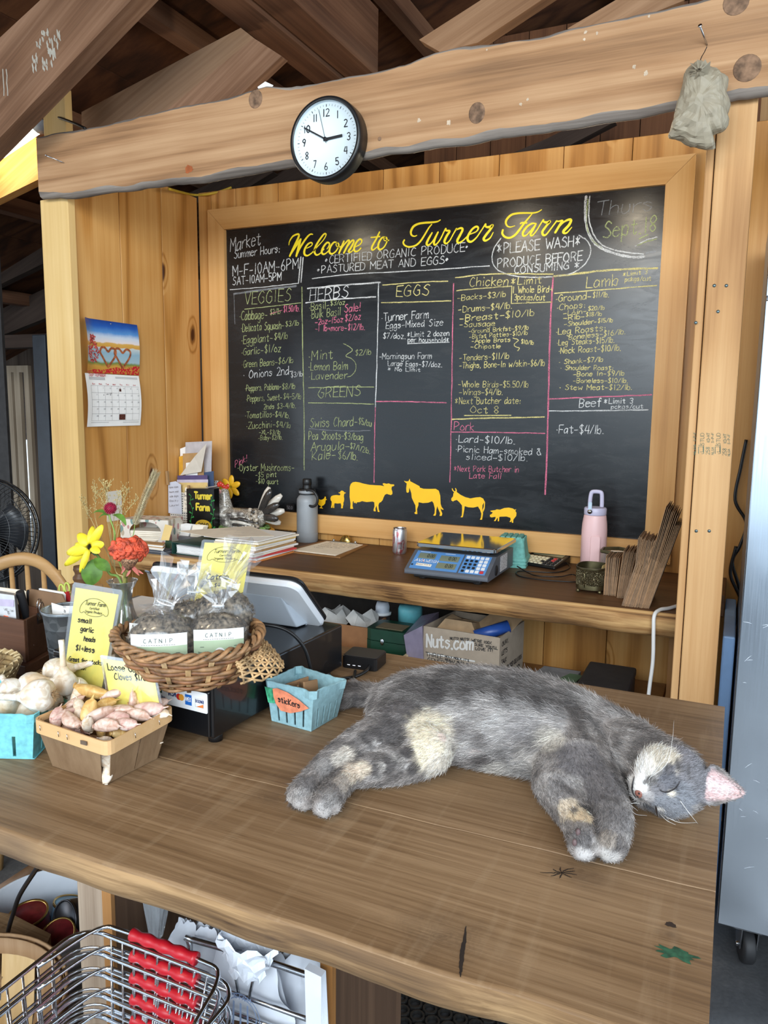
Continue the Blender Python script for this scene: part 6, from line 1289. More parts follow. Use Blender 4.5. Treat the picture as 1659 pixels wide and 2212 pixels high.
def tub(name,B,T,slots,slot_top,mat,parent,rim_v=.80,rim_out=.004,th=.0024,m=10,rough=.0008,cols=None):
    """square molded tub from 4 bottom and 4 top corners; each side has slots rising from the foot"""
    B=[Vector(q) for q in B];T=[Vector(q) for q in T];cB=sum(B,V3(0,0,0))/4;b=MB()
    vs=[0,.05,slot_top*.5,slot_top,lerp(slot_top,rim_v,.5),rim_v-.01,rim_v,lerp(rim_v,1,.5),1.0]
    for i in range(4):
        j=(i+1) % 4;us=[0]
        for s in slots: us += [s-.022,s+.022]
        us += [1];full=[]
        for a,c in zip(us,us[1:]): full += [a+(c-a)*k/3 for k in range(3)]
        full += [1];sl=[any(s-.0221 <= (a+c)/2 <= s+.0221 for s in slots) for a,c in zip(full,full[1:])]
        nrm_=((B[j]-B[i]).cross(V3(0,0,1))).normalized()
        def P(u,v):
            q=lerp(lerp(B[i],B[j],u),lerp(T[i],T[j],u),v)
            o=rim_out if v >= rim_v else .0016*math.cos(2*PI*(u*(len(slots)+1)))*(1-v)
            q=q+nrm_*(o*math.sin(PI*min(1,max(0,u*8,0) if u<.5 else (1-u)*8))**.5 if 0<u<1 else 0)
            if v == 1: q.z += rough*mnoise.noise(q*90)*2
            return q
        for r in range(len(vs)-1):
            for k in range(len(full)-1):
                if sl[k] and vs[r+1] <= slot_top+1e-6 and r>0: continue
                b.add([P(full[k],vs[r]),P(full[k+1],vs[r]),P(full[k+1],vs[r+1]),P(full[k],vs[r+1])],[(0,1,2,3)],None,False)
    b.add(B,[(3,2,1,0)])
    me=b.mesh(name);bm=bmesh.new();bm.from_mesh(me);bmesh.ops.remove_doubles(bm,verts=bm.verts,dist=.0004);bmesh.ops.recalc_face_normals(bm,faces=bm.faces);bm.to_mesh(me);bm.free()
    o=link(name,me,mat,parent);s=o.modifiers.new('sol','SOLIDIFY');s.thickness=th;s.offset=-1
    bv=o.modifiers.new('bev','BEVEL');bv.width=.0012;bv.segments=2;bv.limit_method='ANGLE'
    return o
zb_=ZC+.0008
sB=[(-.707,1.080,zb_),(-.622,1.071,zb_),(-.613,1.148,zb_),(-.698,1.157,zb_)];sT=[(-.717,1.078,ZC+.074),(-.615,1.067,ZC+.074),(-.591,1.140,ZC+.074),(-.704,1.166,ZC+.074)]
bluep=plain('blue_pulp',(146,184,192),.9,var=.07,scale=120,bump=.4)
t=thing('berry_box','pale blue pulp box with a paper carrot on its front, by the cat tail','box',(-.66,1.11,ZC))
tub('tub',sB,sT,(.2,.4,.6,.8),.52,bluep,t)
cq=lambda u,v,o=.0052: lerp(lerp(Vector(sB[0]),Vector(sB[1]),u),lerp(Vector(sT[0]),Vector(sT[1]),u),v)+V3(-.1,-1,0).normalized()*o
car=[(.18,.86),(.28,.90),(.50,.86),(.75,.74),(.96,.60),(.80,.48),(.55,.36),(.32,.36),(.22,.50),(.18,.66)]
MB().flat([cq(u,v,.0056) for u,v in car],up=(0,-1,0)).build('carrot_card',plain('carrot_orange',(236,140,104),.8,var=.12,scale=90),t,label='orange paper carrot')
MB().flat([cq(u,v,.0050) for u,v in ((.0,.86),(.21,.86),(.19,.50),(.03,.48))],up=(0,-1,0)).build('carrot_leaves',plain('carrot_green',(70,176,130),.8,var=.3,scale=120),t,label='green paper carrot top')
b=MB();write(b,'sticKers',cq(.29,.58,.006),cq(.78,.55,.006)-cq(.29,.58,.006),cq(.29,.72,.006)-cq(.29,.58,.006),.0017,(0,-1,0),jitter=.2);b.build('carrot_lettering',M['ink'],t,recalc=False)
for k,(a,c,d_) in enumerate((((-.700,1.092),(-.672,1.140),.058),((-.677,1.142),(-.655,1.098),.056),((-.634,1.124),(-.640,1.088),.066))):
    a,c=V3(a[0],a[1],ZC+.006),V3(c[0],c[1],ZC+.006);n_=(c-a).cross(V3(0,0,1)).normalized();e=.004
    b=MB();b.hexa([a,c,c+n_*e,a+n_*e],[a+n_*.006+V3(0,0,d_),c+n_*.006+V3(0,0,d_+.006),c+n_*(.006+e)+V3(0,0,d_+.006),a+n_*(.006+e)+V3(0,0,d_)])
    b.build('paper_packet',M['kraft'],label=('folded brown packet at the back left inside the carrot box','folded brown packet crossing the first in the carrot box','folded brown packet at the right inside the carrot box')[k],category='packet',bevel=.001)
# teal quart with whole garlic
qT=[(-1.065,.733,ZC+.078),(-.942,.788,ZC+.078),(-1.002,.915,ZC+.080),(-1.125,.858,ZC+.080)];qc=sum((Vector(q) for q in qT),V3(0,0,0))/4
qB=[(lerp(q[0],qc.x,.17),lerp(q[1],qc.y,.17),zb_) for q in qT]
aqua=plain('aqua_pulp',(120,196,206),.9,var=.09,scale=110,bump=.4)
t=thing('berry_box','aqua pulp quart box full of whole garlic at the left','box',(qc.x,qc.y,ZC))
tub('tub',qB,qT,(.25,.5,.75),.5,aqua,t,rim_v=.82)
def garlicmat():
    T=NT('garlic_skin');co=T.n('TexCoord').outputs['Object'];oi=T.n('ObjectInfo').outputs['Random']
    n=T.n('TexNoise',{'Vector': co,'Scale': 70.0,'Detail': 4.0,'Distortion': 1.0}).outputs[0];n2=T.n('TexNoise',{'Vector': co,'Scale': 16.0}).outputs[0]
    c=T.ramp(n,[(.36,lin(206,190,170)),(.5,lin(232,226,214)),(.64,lin(240,238,232))])
    c=T.mix(T.math('MULTIPLY',T.n('MapRange',{0: T.math('ADD',n2,T.math('MULTIPLY',oi,.18)),1: .56,2: .74}).outputs[0],.6),c,lin(206,170,120))
    T.set(Base_Color=c,Roughness=.45,Subsurface_Weight=.15,Subsurface_Radius=(.01,.006,.004));T.bump(n,.2,.001);return T.mat
GM=garlicmat();rootm=plain('garlic_root',(150,120,84),.9,var=.3)
def garlic(c,ax,R,stem,lab,bend=.0,up=V3(0,0,1)):
    """a head: ridged bulb, long neck stem, hairy root disc"""
    c=Vector(c);d=Vector(ax).normalized();a,b2=frame(d);b2=d.cross(a);t=thing('garlic',lab,'garlic',c,None)
    b=MB();rings=[];seg=36;ph=random.random()*6
    for r,z in ((.25,-.80),(.55,-.80),(.85,-.60),(1.0,-.2),(.99,.15),(.86,.52),(.62,.85),(.40,1.12),(.26,1.4)):
        rings.append([c+(a*math.cos(2*PI*k/seg)+b2*math.sin(2*PI*k/seg))*R*r*(1+.055*abs(math.sin(3.5*(2*PI*k/seg)+ph))*(1 if r>.5 else .3)-.03)+d*z*R for k in range(seg)])
    b.loft(rings,True,True,smooth=True);b.build('bulb',GM,t)
    P=[c+d*R*1.3]
    for k in range(1,7): P.append(c+d*(R*1.3+stem*k/6)+Vector(up)*bend*(k/6)**2*stem)
    MB().tube(P,[R*.27,R*.24,R*.22,R*.21,R*.21,R*.21,R*.225],12).build('stem',GM,t)
    b=MB()
    for k in range(26):
        q=c-d*R*.8;v=(a*math.cos(k*2.4)+b2*math.sin(k*2.4))*R*.3*math.sqrt((k % 7+1)/7);b.tube([q+v*.6,q+v-d*R*.12,q+v*1.5-d*R*(.22+.1*random.random())],.0005,4)
    b.build('roots',rootm,t)
zr=ZC+.078
garlic(at(86,1502,z=zr+.020),(-.92,-.36,-.10),.0255,.045,'white garlic head lying on top, stem pointing left',.1)
garlic(at(68,1482,z=zr+.012),(.75,.5,.2),.0225,.02,'striped garlic head behind the white one, left of centre')
garlic(at(24,1494,z=zr+.008),(-.7,.3,.2),.0215,.02,'garlic head at the left edge of the picture, upper one')
garlic(at(14,1518,z=zr-.006),(.6,-.2,.4),.0225,.015,'garlic head at the left edge with dark roots showing')
garlic(at(140,1478,z=zr+.010),(-.10,.05,1),.0215,.046,'garlic head standing with its stem straight up')
garlic(at(122,1452,z=zr+.016),(.75,.45,.22),.0235,.070,'garlic head at the back with a long stem curving right',.0)
garlic(at(164,1490,z=zr-.004),(.95,.2,-.05),.0205,.040,'tan garlic head at the right of the aqua box')
garlic(at(112,1520,z=zr-.012),(-.9,-.15,.05),.018,.05,'slim garlic head low in front, stem pointing left')
garlic(at(58,1532,z=zr-.022),(.8,.3,.1),.0215,.02,'garlic head sunk low at the front rim of the aqua box')
# wooden quart with loose cloves
wT=[(-.926,.774,ZC+.080),(-.768,.760,ZC+.080),(-.770,.900,ZC+.080),(-.922,.908,ZC+.080)];wB=[(-.912,.791,zb_),(-.797,.785,zb_),(-.787,.880,zb_),(-.902,.888,zb_)]
t=thing('wooden_quart','brown splint wood quart basket full of loose cloves','basket',(-.85,.835,ZC))
vw=wood('splint_wood',(92,70,50),(122,96,70),(146,120,92),'z',ring=5,rings=3,fine=60,fineamt=.4,ringamt=.4,rough=.7);bandm=wood('pale_band',(176,134,88),(206,164,114),(222,186,140),'x',fine=50,fineamt=.3,ringamt=.4,rough=.6)
for i in range(4):
    j=(i+1) % 4;nrm_=((Vector(wB[j])-Vector(wB[i])).cross(V3(0,0,1))).normalized();g=.035
    for u0,u1,sk in (((.0 if i == 0 else .055,.915 if i == 0 else .52,0),(.54,.99,.0)) if i == 1 else ((.0,.90,0),)):
        P=lambda u,v: lerp(lerp(Vector(wB[i]),Vector(wB[j]),u),lerp(Vector(wT[i]),Vector(wT[j]),u),v)
        b=MB();q=[P(u0,0),P(u1,0),P(u1,.93),P(u0,.93)]
        b.hexa([q[0],q[1],q[1]-nrm_*.0012,q[0]-nrm_*.0012],[q[3],q[2],q[2]-nrm_*.0012,q[3]-nrm_*.0012]);b.build('splint',vw,t)
MB().prism([(x,y,z) for x,y,z in wB],(0,0,.0012)).build('floor_splint',vw,t)
def band(o0,o1,z0,z1):
    b=MB();c=sum((Vector(q) for q in wT),V3(0,0,0))/4;R_=[]
    for (o,z) in ((o1,z0),(o1,z1),(o0,z1),(o0,z0)):
        ring=[]
        for i in range(4):
            q,p_,n_=Vector(wT[i]),Vector(wT[i-1]),Vector(wT[(i+1) % 4]);e0=(p_-q).normalized();e1=(n_-q).normalized();bis=(e0+e1).normalized()
            for k in range(5): tt=k/4;v=q+(e0*(1-tt)**2+e1*tt**2)*.014-bis*o*1.2;ring.append(V3(v.x,v.y,ZC+z))
        R_.append(ring)
    R_.append(R_[0]);b.loft(R_,False,False);return b
band(-.0005,.0022,.060,.0805).build('rim_band',bandm,t,label='pale wooden rim band');band(-.003,-.0008,.063,.079).build('inner_band',bandm,t)
b=MB()
for i,u in ((0,.12),(0,.38),(0,.50),(1,.35),(1,.72)):
    q=lerp(Vector(wT[i]),Vector(wT[i+1]),u)+(V3(0,-.0052,0) if i == 0 else V3(.0052,0,0));q.z=ZC+.072;b2=MB();b2.tube([q+V3(0,0,.004),q+V3(.0012,0,-.004)],.0006,6);b2.build('staple',M['steel'],t)
q=lerp(Vector(wT[0]),Vector(wT[1]),.72);MB().box((q.x-.006,q.y-.0048,ZC+.068),(q.x+.006,q.y-.0042,ZC+.074)).build('ink_stamp',plain('stamp_grey',(96,80,66),.9,var=.3),t)
def clovemat(i,c0,c1,c2):
    T=NT('clove_skin_%d' % i);co=T.n('TexCoord').outputs['Object'];n=T.n('TexNoise',{'Vector': co,'Scale': 90.0,'Detail': 4.0,'Distortion': .8}).outputs[0]
    T.set(Base_Color=T.ramp(n,[(.36,lin(*c0)),(.52,lin(*c1)),(.66,lin(*c2))]),Roughness=.42,Subsurface_Weight=.1,Subsurface_Radius=(.008,.005,.004));T.bump(n,.25,.001);return T.mat
CM=[clovemat(0,(190,150,130),(214,184,168),(230,210,198)),clovemat(1,(196,150,84),(216,176,108),(230,200,144)),clovemat(2,(206,180,150),(226,210,190),(238,228,214)),clovemat(3,(200,156,146),(218,186,174),(232,212,202))]
clove_me=[]
for kk in range(4):
    b=MB();seg=14;rings=[]
    for i in range(15):
        s=i/14;z=-.021+.046*s;r=.0105*(math.sin(PI*min(1,(s*.86+.10)))**.8)*(1-.35*s)+.0004;bend=.010*(s-.45)**2*(1+kk*.4)
        if s>.80: r=max(.0007,r*.42*(1-(s-.8)*3))
        rings.append([V3(r*1.15*math.cos(2*PI*k/seg)+bend,r*(.92 if math.sin(2*PI*k/seg)>0 else .55)*math.sin(2*PI*k/seg),z) for k in range(seg)])
    b.loft(rings,True,True,smooth=True);b.lathe([(.0030,-.0005),(.0036,-.0016),(.0028,-.0022)],V3(.002,0,-.021),12)
    clove_me.append(b.mesh('clove'))
    for m_ in CM: clove_me[-1].materials.append(m_)
spots=[];rndc=random.Random(11)
def clove(p,d,roll,s,mi,lab='loose garlic clove in the wooden quart basket',grp='loose garlic cloves'):
    o=bpy.data.objects.new('garlic_clove',clove_me[len(spots) % 4]);COL.objects.link(o);spots.append(Vector(p))
    o.location=p;o.rotation_euler=(Vector(d).to_track_quat('Z','Y').to_matrix() @ Matrix.Rotation(roll,3,'Z')).to_euler();o.scale=(s,s,s)
    o.material_slots[0].link='OBJECT';o.material_slots[0].material=CM[mi];setp(o,label=lab,category='garlic clove',group=grp)
for (px,py,h,d,s,mi,lab) in ((205,1492,.016,(1,.15,-.12),1.55,1,'biggest golden garlic clove, lying across the middle'),(192,1540,.010,(-.2,.4,1),1.15,1,'golden clove standing at the front left with a pale cut end'),(215,1545,.010,(.5,.6,.3),1.25,0,None),(150,1555,.003,(-.8,.2,.25),1.0,0,None),(140,1540,.003,(.4,.8,.2),.95,3,None),(122,1548,0,(-.3,.5,.5),.9,3,None),(168,1500,.010,(-.1,.5,.8),.95,2,None),
    (262,1530,.012,(.9,.35,.1),1.05,0,None),(255,1550,.006,(.95,.2,.05),1.05,3,None),(232,1566,.004,(.9,.25,.1),1.0,0,None),(190,1565,.003,(.2,-.3,.6),.85,2,None),(285,1518,.010,(-.1,.2,1),1.0,0,None),(322,1533,.008,(.85,.3,.1),1.2,3,None),(300,1545,.006,(.9,.3,-.05),.95,0,None),(310,1512,.012,(.7,.6,.1),1.05,1,None),(340,1520,.006,(.6,.7,.0),.95,0,None),(252,1500,.014,(.7,.6,.2),1.1,0,None),
    (275,1495,.010,(.5,.8,.1),1.0,1,None),(228,1520,.010,(.3,.8,.2),.9,1,None),(345,1540,.002,(.8,.2,.1),.9,2,None),(275,1565,.002,(.9,.1,.05),.9,3,None),(172,1530,.006,(-.5,.4,.6),.9,2,None),(160,1515,.004,(.5,.7,.4),.9,0,None),(320,1500,.006,(.5,.8,.0),.9,2,None)):
    clove(at(px,py,z=ZC+.078+h),d,rndc.uniform(0,6),s,mi,lab or 'loose garlic clove in the wooden quart basket',None if lab else 'loose garlic cloves')
for k in range(22):
    u,v=rndc.uniform(.10,.90),rndc.uniform(.10,.9);q=lerp(lerp(Vector(wB[0]),Vector(wB[1]),u),lerp(Vector(wB[3]),Vector(wB[2]),u),v);q.z=ZC+.025+.032*(k % 2)
    clove(q,(rndc.uniform(-1,1),rndc.uniform(-1,1),rndc.uniform(-.3,.3)),rndc.uniform(0,6),1.0,k % 4)
for k in range(5): clove(V3(-.800,.790,ZC+.016+.012*k),(jit(1),jit(1),.6),k,.75,2)
yel=plain('sign_paper',(240,226,100),.6,var=.02);lam=film('laminate',(225,232,238),.04,.2,.22)
def sign(name,label,corners,lines,logo,margin,parent_loc=None,wpen=.0016):
    """corners: lower left, lower right, upper right, upper left of the laminate"""
    c=[Vector(q) for q in corners];n_=(c[1]-c[0]).cross(c[3]-c[0]).normalized()
    if n_.y>0: n_=-n_
    t=thing(name,label,'sign',(c[0]+c[1])*.5);Q=lambda u,v,o=0.0: lerp(lerp(c[0],c[1],u),lerp(c[3],c[2],u),v)+n_*o
    cx=(c[0]+c[1]+c[2]+c[3])*.25;ux=((c[1]-c[0])+(c[2]-c[3]))*.5;uy=((c[3]-c[0])+(c[2]-c[1]))*.5
    mu,mv=margin
    MB().prism([Q(mu,mv),Q(1-mu,mv),Q(1-mu,1-mv),Q(mu,1-mv)],n_*.0003).build('paper',yel,t)
    P=[]
    for (u,v,du,dv) in ((.03,0,-1,0),(.0,.02,0,0),(.0,.98,0,0),(.03,1,0,0),(.97,1,0,0),(1,.98,0,0),(1,.02,0,0),(.97,0,0,0)): P.append(Q(u,v,-.0004))
    b=MB();b.prism(P,n_*.0012);b.build('laminate',lam,t)
    b=MB()
    for (s,u,v,w,h,wd) in lines: write(b,s,Q(u,v,.0011),Q(u+w,v,.0011)-Q(u,v,.0011),Q(u,v+h,.0011)-Q(u,v,.0011),wd,n_,jitter=.3,lift=.0002)
    if b.v: b.build('handwriting',M['ink'],t,recalc=False)
    if logo:
        u0,v0,u1,v1=logo;L=lambda a,d_,o=.0012: Q(lerp(u0,u1,a),lerp(v0,v1,d_),o);b=MB()
        top_=[(.5-.47*math.cos(PI*k/24),.28+.70*math.sin(PI*(k/24))) for k in range(25)];bot=[(.95,.16),(.88,.13),(.82,.20),(.70,.07),(.5,.02),(.30,.07),(.18,.20),(.12,.13),(.05,.16),(.03,.28)]
        b.ribbon(crom([L(*q) for q in top_+bot],3),.0008,n_,.0002)
        write(b,'Turner Farm',L(.18,.58),L(.85,.62)-L(.18,.58),L(.18,.80)-L(.18,.58),.0010,n_,jitter=.15,slant=.25,lift=.0002);write(b,'Certified',L(.36,.38),L(.66,.40)-L(.36,.38),L(.36,.50)-L(.36,.38),.0007,n_,jitter=.1,lift=.0002);write(b,'Organic Produce',L(.22,.18),L(.78,.20)-L(.22,.18),L(.22,.31)-L(.22,.18),.0007,n_,jitter=.1,lift=.0002)
        b.build('printed_logo',plain('print_grey',(84,84,60),.7,var=0),t,recalc=False)
    return t
a=[at(118,1560,y=.929),at(212,1570,y=.931),at(266,1275,y=.940),at(158,1257,y=.938)]
sign('price_sign','tall yellow laminated price card behind the whole garlic',a,[('small',.22,.735,.28,.034,.0016),('garlic',.30,.675,.28,.034,.0016),('heads',.40,.610,.24,.034,.0016),('$1+less',.26,.535,.40,.038,.0016),('Great for stocks',.14,.455,.72,.030,.0014),('+roasts!',.16,.405,.38,.030,.0014)],(.20,.785,.82,.915),(.07,.035))
a=[at(238,1545,y=.872),at(352,1530,y=.874),at(333,1433,y=.886),at(216,1414,y=.884)]
sign('price_sign','small yellow laminated card for loose cloves stuck in the wooden quart',a,[('Loose Garlic',.12,.76,.72,.11,.0016),('Cloves $1/oz.',.22,.60,.68,.11,.0016)],None,(.05,.06))
a=[at(408,1330,y=1.075),at(525,1320,y=1.078),at(551,1171,y=1.100),at(437,1165,y=1.098)]
sign('price_sign','yellow laminated catnip card standing in the wicker basket',a,[('Catnip',.22,.47,.42,.075,.0020),('$4',.40,.37,.10,.045,.0014)],(.14,.70,.86,.92),(.06,.04))
def wicker(name,rgb0,rgb1): return plain(name,rgb0,.55,var=.28,scale=55)
wk=wicker('wicker_brown',(150,112,76),0);wk2=wicker('wicker_red_brown',(132,88,56),0);wk3=wicker('wicker_pale',(186,152,108),0)
wc=V3(-.792,.968,ZC+.1055);t=thing('wicker_basket','brown wicker basket of catnip bags on the cash drawer','basket',wc)
def wr(z): return lerp(.074,.112,min(1,max(0,z/.062))**.8)
def wp(a,z,o=0.0): r=wr(z)+o;return wc+V3(r*1.06*math.cos(a),r*.98*math.sin(a),z+.008*abs(math.cos(a-.68))**3*(z/.06))
NS=20
rows=[(.005,.0028,1),(.0105,.0028,-1),(.016,.0028,1),(.024,.0040,-1),(.031,.0040,-1),(.0385,.0042,1),(.0455,.0042,1),(.0525,.0040,-1),(.059,.0038,-1)]
b_={0: MB(),1: MB()}
for ri,(z,r,ph) in enumerate(rows):
    n=NS*8;P=[wp(2*PI*k/n,z,.0045*math.cos(PI*(k/8)*1.0+(0 if ph>0 else PI))) for k in range(n)]
    b_[ri % 2].tube(P,r,6,closed=True)
for k in (0,1): b_[k].build('weave',(wk,wk2)[k],t)
for k in range(NS):
    b=MB();a=2*PI*k/NS
    for e in (-.028,-.010,.010,.028): b.tube([wp(a+e,z,.0008) for z in (.0,.02,.04,.062)],.0014,5)
    b.build('stake',wk3,t)
b=MB()
for q in range(3): b.tube([wp(2*PI*k/120,.066,.0055*math.cos(k*2*PI/10+q*2.09))+V3(0,0,.0055*math.sin(k*2*PI/10+q*2.09)) for k in range(120)],.0038,6,closed=True)
b.build('braided_rim',wk,t)
MB().lathe([(.0005,.0015),(.074,.0015),(.0745,.004),(.0005,.004)],wc,40,sx=1.06,sy=.98).build('bottom',wk2,t)
b=MB()
lugp=lambda a,s: wp(a,.052,.006+.040*s*math.sin(PI*min(1,max(0,(a+.35)/1.1)))**.6)+V3(0,0,-.030*s*s-.004)
for q in range(10):
    b.tube([lugp(-.30+1.0*k/20,(q+.5)/10)+V3(0,0,.0028*math.cos(PI*(k/2.0+q))) for k in range(21)],.0020,6)
for k in range(11): b.tube([lugp(-.27+.94*k/10,s/6) for s in range(7)],.0018,6)
b.build('woven_lug',wk3,t,label='paler woven lug sticking out at the right')
# catnip bags
herb=plain('dried_herb',(120,108,92),.95,var=.45,scale=150,bump=.9);wrap=film('cellophane',(236,240,244),.05,.14,.26);lab_w=plain('label_white',(230,232,230),.5,var=.01);lab_g=plain('label_sage',(168,186,156),.5,var=.05,scale=25)
def catnip(c,r,face,lab,neck,flare,card=True,tilt=0.0,seed=0):
    rnd=random.Random(seed);c=Vector(c);t=thing('catnip_bag',lab,'bag',c);fx=Vector(face).normalized();rx=V3(-fx.y,fx.x,0)*-1
    rx=fx.cross(V3(0,0,1)).normalized()*-1;
    def blob(k,amp,f,sc):
        b=MB();R_=[]
        for i in range(15):
            ph=-PI/2+PI*i/14;ring=[]
            for j in range(26):
                a=2*PI*j/26;d=V3(math.cos(a)*math.cos(ph),math.sin(a)*math.cos(ph),math.sin(ph));q=c+rx*d.x*r*sc[0]+fx*d.y*r*sc[1]+V3(0,0,d.z*r*sc[2]);q += d*amp*mnoise.noise(q*f+V3(seed,k,0));ring.append(q)
            R_.append(ring)
        b.loft(R_,True,True,smooth=True);return b
    b=blob(0,.010,60,(1.05,.70,.88))
    for k in range(150):
        a,ph=rnd.uniform(0,2*PI),rnd.uniform(-.6,1.4);d=V3(math.cos(a)*math.cos(ph),math.sin(a)*math.cos(ph),math.sin(ph));q=c+rx*d.x*r*1.04+fx*d.y*r*.70+V3(0,0,d.z*r*.88);v=V3(rnd.uniform(-1,1),rnd.uniform(-1,1),rnd.uniform(-1,1)).normalized()*.007;w=V3(rnd.uniform(-1,1),rnd.uniform(-1,1),rnd.uniform(-1,1)).normalized()*.003
        b.add([q-v,q+w,q+v,q-w+d*.002],[(0,1,2,3)])
    b.build('herb_filling',herb,t)
    b=blob(1,.006,40,(1.14,.80,.98));R_=[];nk=c+V3(0,0,r*.92);up=Vector(neck).normalized();a1,b1=frame(up)
    for i,(rad,h) in enumerate(((.55,0),(.22,.16),(.20,.30),(.36,.50),(.55,.75),(.70,1.0))):
        ring=[]
        for j in range(28):
            a=2*PI*j/28;rr_=rad*r*flare*(1+(.35 if i>2 else .18)*math.sin(a*7+i*.9+seed)+.2*math.sin(a*11+seed*2)*(i/5));ring.append(nk+up*h*r*1.25*flare*(1+.15*math.sin(a*3+seed)*(i/5))+a1*math.cos(a)*rr_+b1*math.sin(a)*rr_*(.6 if i>2 else 1))
        R_.append(ring)
    b.loft(R_,False,False,smooth=False);b.build('clear_wrap',wrap,t)
    MB().tube([nk+up*r*.29*flare+a1*math.cos(2*PI*k/16)*r*.22*flare+b1*math.sin(2*PI*k/16)*r*.22*flare for k in range(16)],.0012,6,closed=True).build('twist_tie',M['white'],t)
    if card:
        U=lambda u,v,o=0.0: c+rx*r*1.28*math.sin(u)*(1.0)+fx*(r*.86*math.cos(u*.75)+o)+V3(0,0,v*r)+fx*(-.10*abs(v)*r)
        n=12
        for nm,v0,v1,m_ in (('label_top',.12,.50,lab_w),('label_bottom',-.62,.12,lab_g)):
            b=MB();V=[U(-.72+1.44*i/n,lerp(v0,v1,j/4),.003) for j in range(5) for i in range(n+1)]
            b.add(V,[(j*(n+1)+i,j*(n+1)+i+1,(j+1)*(n+1)+i+1,(j+1)*(n+1)+i) for j in range(4) for i in range(n)],0,True);b.build(nm,m_,t)
        b=MB();s='CATNIP'
        for k,ch in enumerate(s): write(b,ch,U(-.36+.125*k,.24,.0042),U(-.36+.125*k+.075,.24,.0042)-U(-.36+.125*k,.24,.0042),V3(0,0,.0062),.0008,fx,jitter=0,lift=.0003)
        for k in range(14): b.ribbon([U(-.42+.06*k,.165,.0042),U(-.42+.06*k+.035,.165,.0042)],.0006,fx,.0003)
        for u in (-.46,.46): b.ribbon([U(u-.05,-.10,.0042),U(u+.05,-.10,.0042)],.0009,fx,.0003);write(b,'Organic' if u<0 else 'Dried',U(u-.12,-.34,.0042),U(u+.14,-.34,.0042)-U(u-.12,-.34,.0042),V3(0,0,.0036),.0005,fx,jitter=.05,lift=.0003)
        b.build('label_print',plain('label_ink',(70,80,74),.7,var=0),t,recalc=False)
        b=MB();b.flat([U(.02+.15*math.cos(2*PI*k/18),-.36+.22*math.sin(2*PI*k/18),.0040) for k in range(18)],up=fx);o=b.build('label_disc',lab_w,t)
        b=MB()
        for k in range(6): b.ribbon([U(.0,-.54,.0046),U(-.08+.035*k,-.36+.05*math.sin(k*2),.0046)],.0005,fx,.0002);b.flat([U(-.08+.035*k+.016*math.cos(2*PI*q/6),-.33+.05*math.sin(k*2)+.03*math.sin(2*PI*q/6),.0047) for q in range(6)],up=fx)
        b.build('plant_print',M['ink'],o,recalc=False)
catnip((-.812,.928,ZC+.172),.050,(.55,-.82,.0),'catnip bag in front with its whole sage green label facing us',(.25,.25,.9),1.25,seed=1)
catnip((-.858,.972,ZC+.166),.042,(.25,-.85,.15),'catnip bag at the left end of the wicker basket',(.1,.2,.95),1.0,seed=2)
catnip((-.745,.985,ZC+.170),.046,(.60,-.78,.12),'catnip bag at the right whose label is half hidden',(-.2,.3,.9),.9,seed=3)
catnip((-.768,1.032,ZC+.196),.045,(.6,-.7,.1),'unlabelled catnip bag at the back with the biggest clear top',(.35,.25,.9),1.45,card=False,seed=4)
catnip((-.832,1.030,ZC+.176),.042,(.4,-.8,.1),'unlabelled catnip bag behind the front one',(0,.2,.95),1.1,card=False,seed=5)
vz=V3(-1.212,1.262,ZC);vase=thing('glass_vase','clear fluted glass vase holding the flowers','vase',vz)
gm=NT('vase_glass');gm.set(Base_Color=(.93,.97,.96,1),Roughness=.03,Transmission_Weight=1.0,IOR=1.45);M['vglass']=gm.mat
MB().lathe([(.0005,.001),(.036,.001),(.039,.006),(.040,.030),(.034,.062),(.023,.095),(.019,.120),(.022,.140),(.032,.158),(.0335,.160),(.031,.1605),(.0195,.140),(.0165,.120),(.0205,.095),(.0315,.062),(.037,.030),(.036,.012),(.0005,.010)],vz,40).build('vessel',film('vase_glass_film',(216,228,226),.10,.03,.75),vase)
fz=lambda zx,zy,y=1.24: at(140+zx/8.195,1020+zy/8.195,y=y)
mouth=vz+V3(0,0,.155);foot=vz+V3(0,0,.03)
grn=plain('stem_green',(120,150,70),.6,var=.12);leafm=plain('leaf_green',(92,132,52),.5,var=.16,scale=60)
def stem(P,r,par,name='stem',m=None): return MB().tube(crom(P,6),r,8).build(name,m or grn,par)
def blade(b,p0,p1,w,n_,bend=V3(0,0,0),cup=.2,seg=10,prof=None):
    """a leaf or petal: curved strip with a folded midrib and pointed end"""
    p0,p1,n_=Vector(p0),Vector(p1),Vector(n_).normalized();d=(p1-p0).normalized();sd=n_.cross(d).normalized();V=[]
    for i in range(seg+1):
        s=i/seg;ww=w*.5*((math.sin(PI*(s*.94+.03))**.75) if prof is None else prof(s));q=lerp(p0,p1,s)+bend*4*s*(1-s);V += [q-sd*ww+n_*ww*cup,q,q+sd*ww+n_*ww*cup]
    b.add(V,[f for i in range(seg) for f in ((3*i,3*i+1,3*i+4,3*i+3),(3*i+1,3*i+2,3*i+5,3*i+4))],None,True);return b
pet=plain('petal_yellow',(242,220,52),.5,var=.05,scale=60)
CAM=V3(0,0,CAMZ);tov=lambda p: (CAM-Vector(p)).normalized()
t=thing('sunflower','yellow sunflower drooping left in the glass vase','flower',mouth)
cc_=fz(440,1320,1.225)
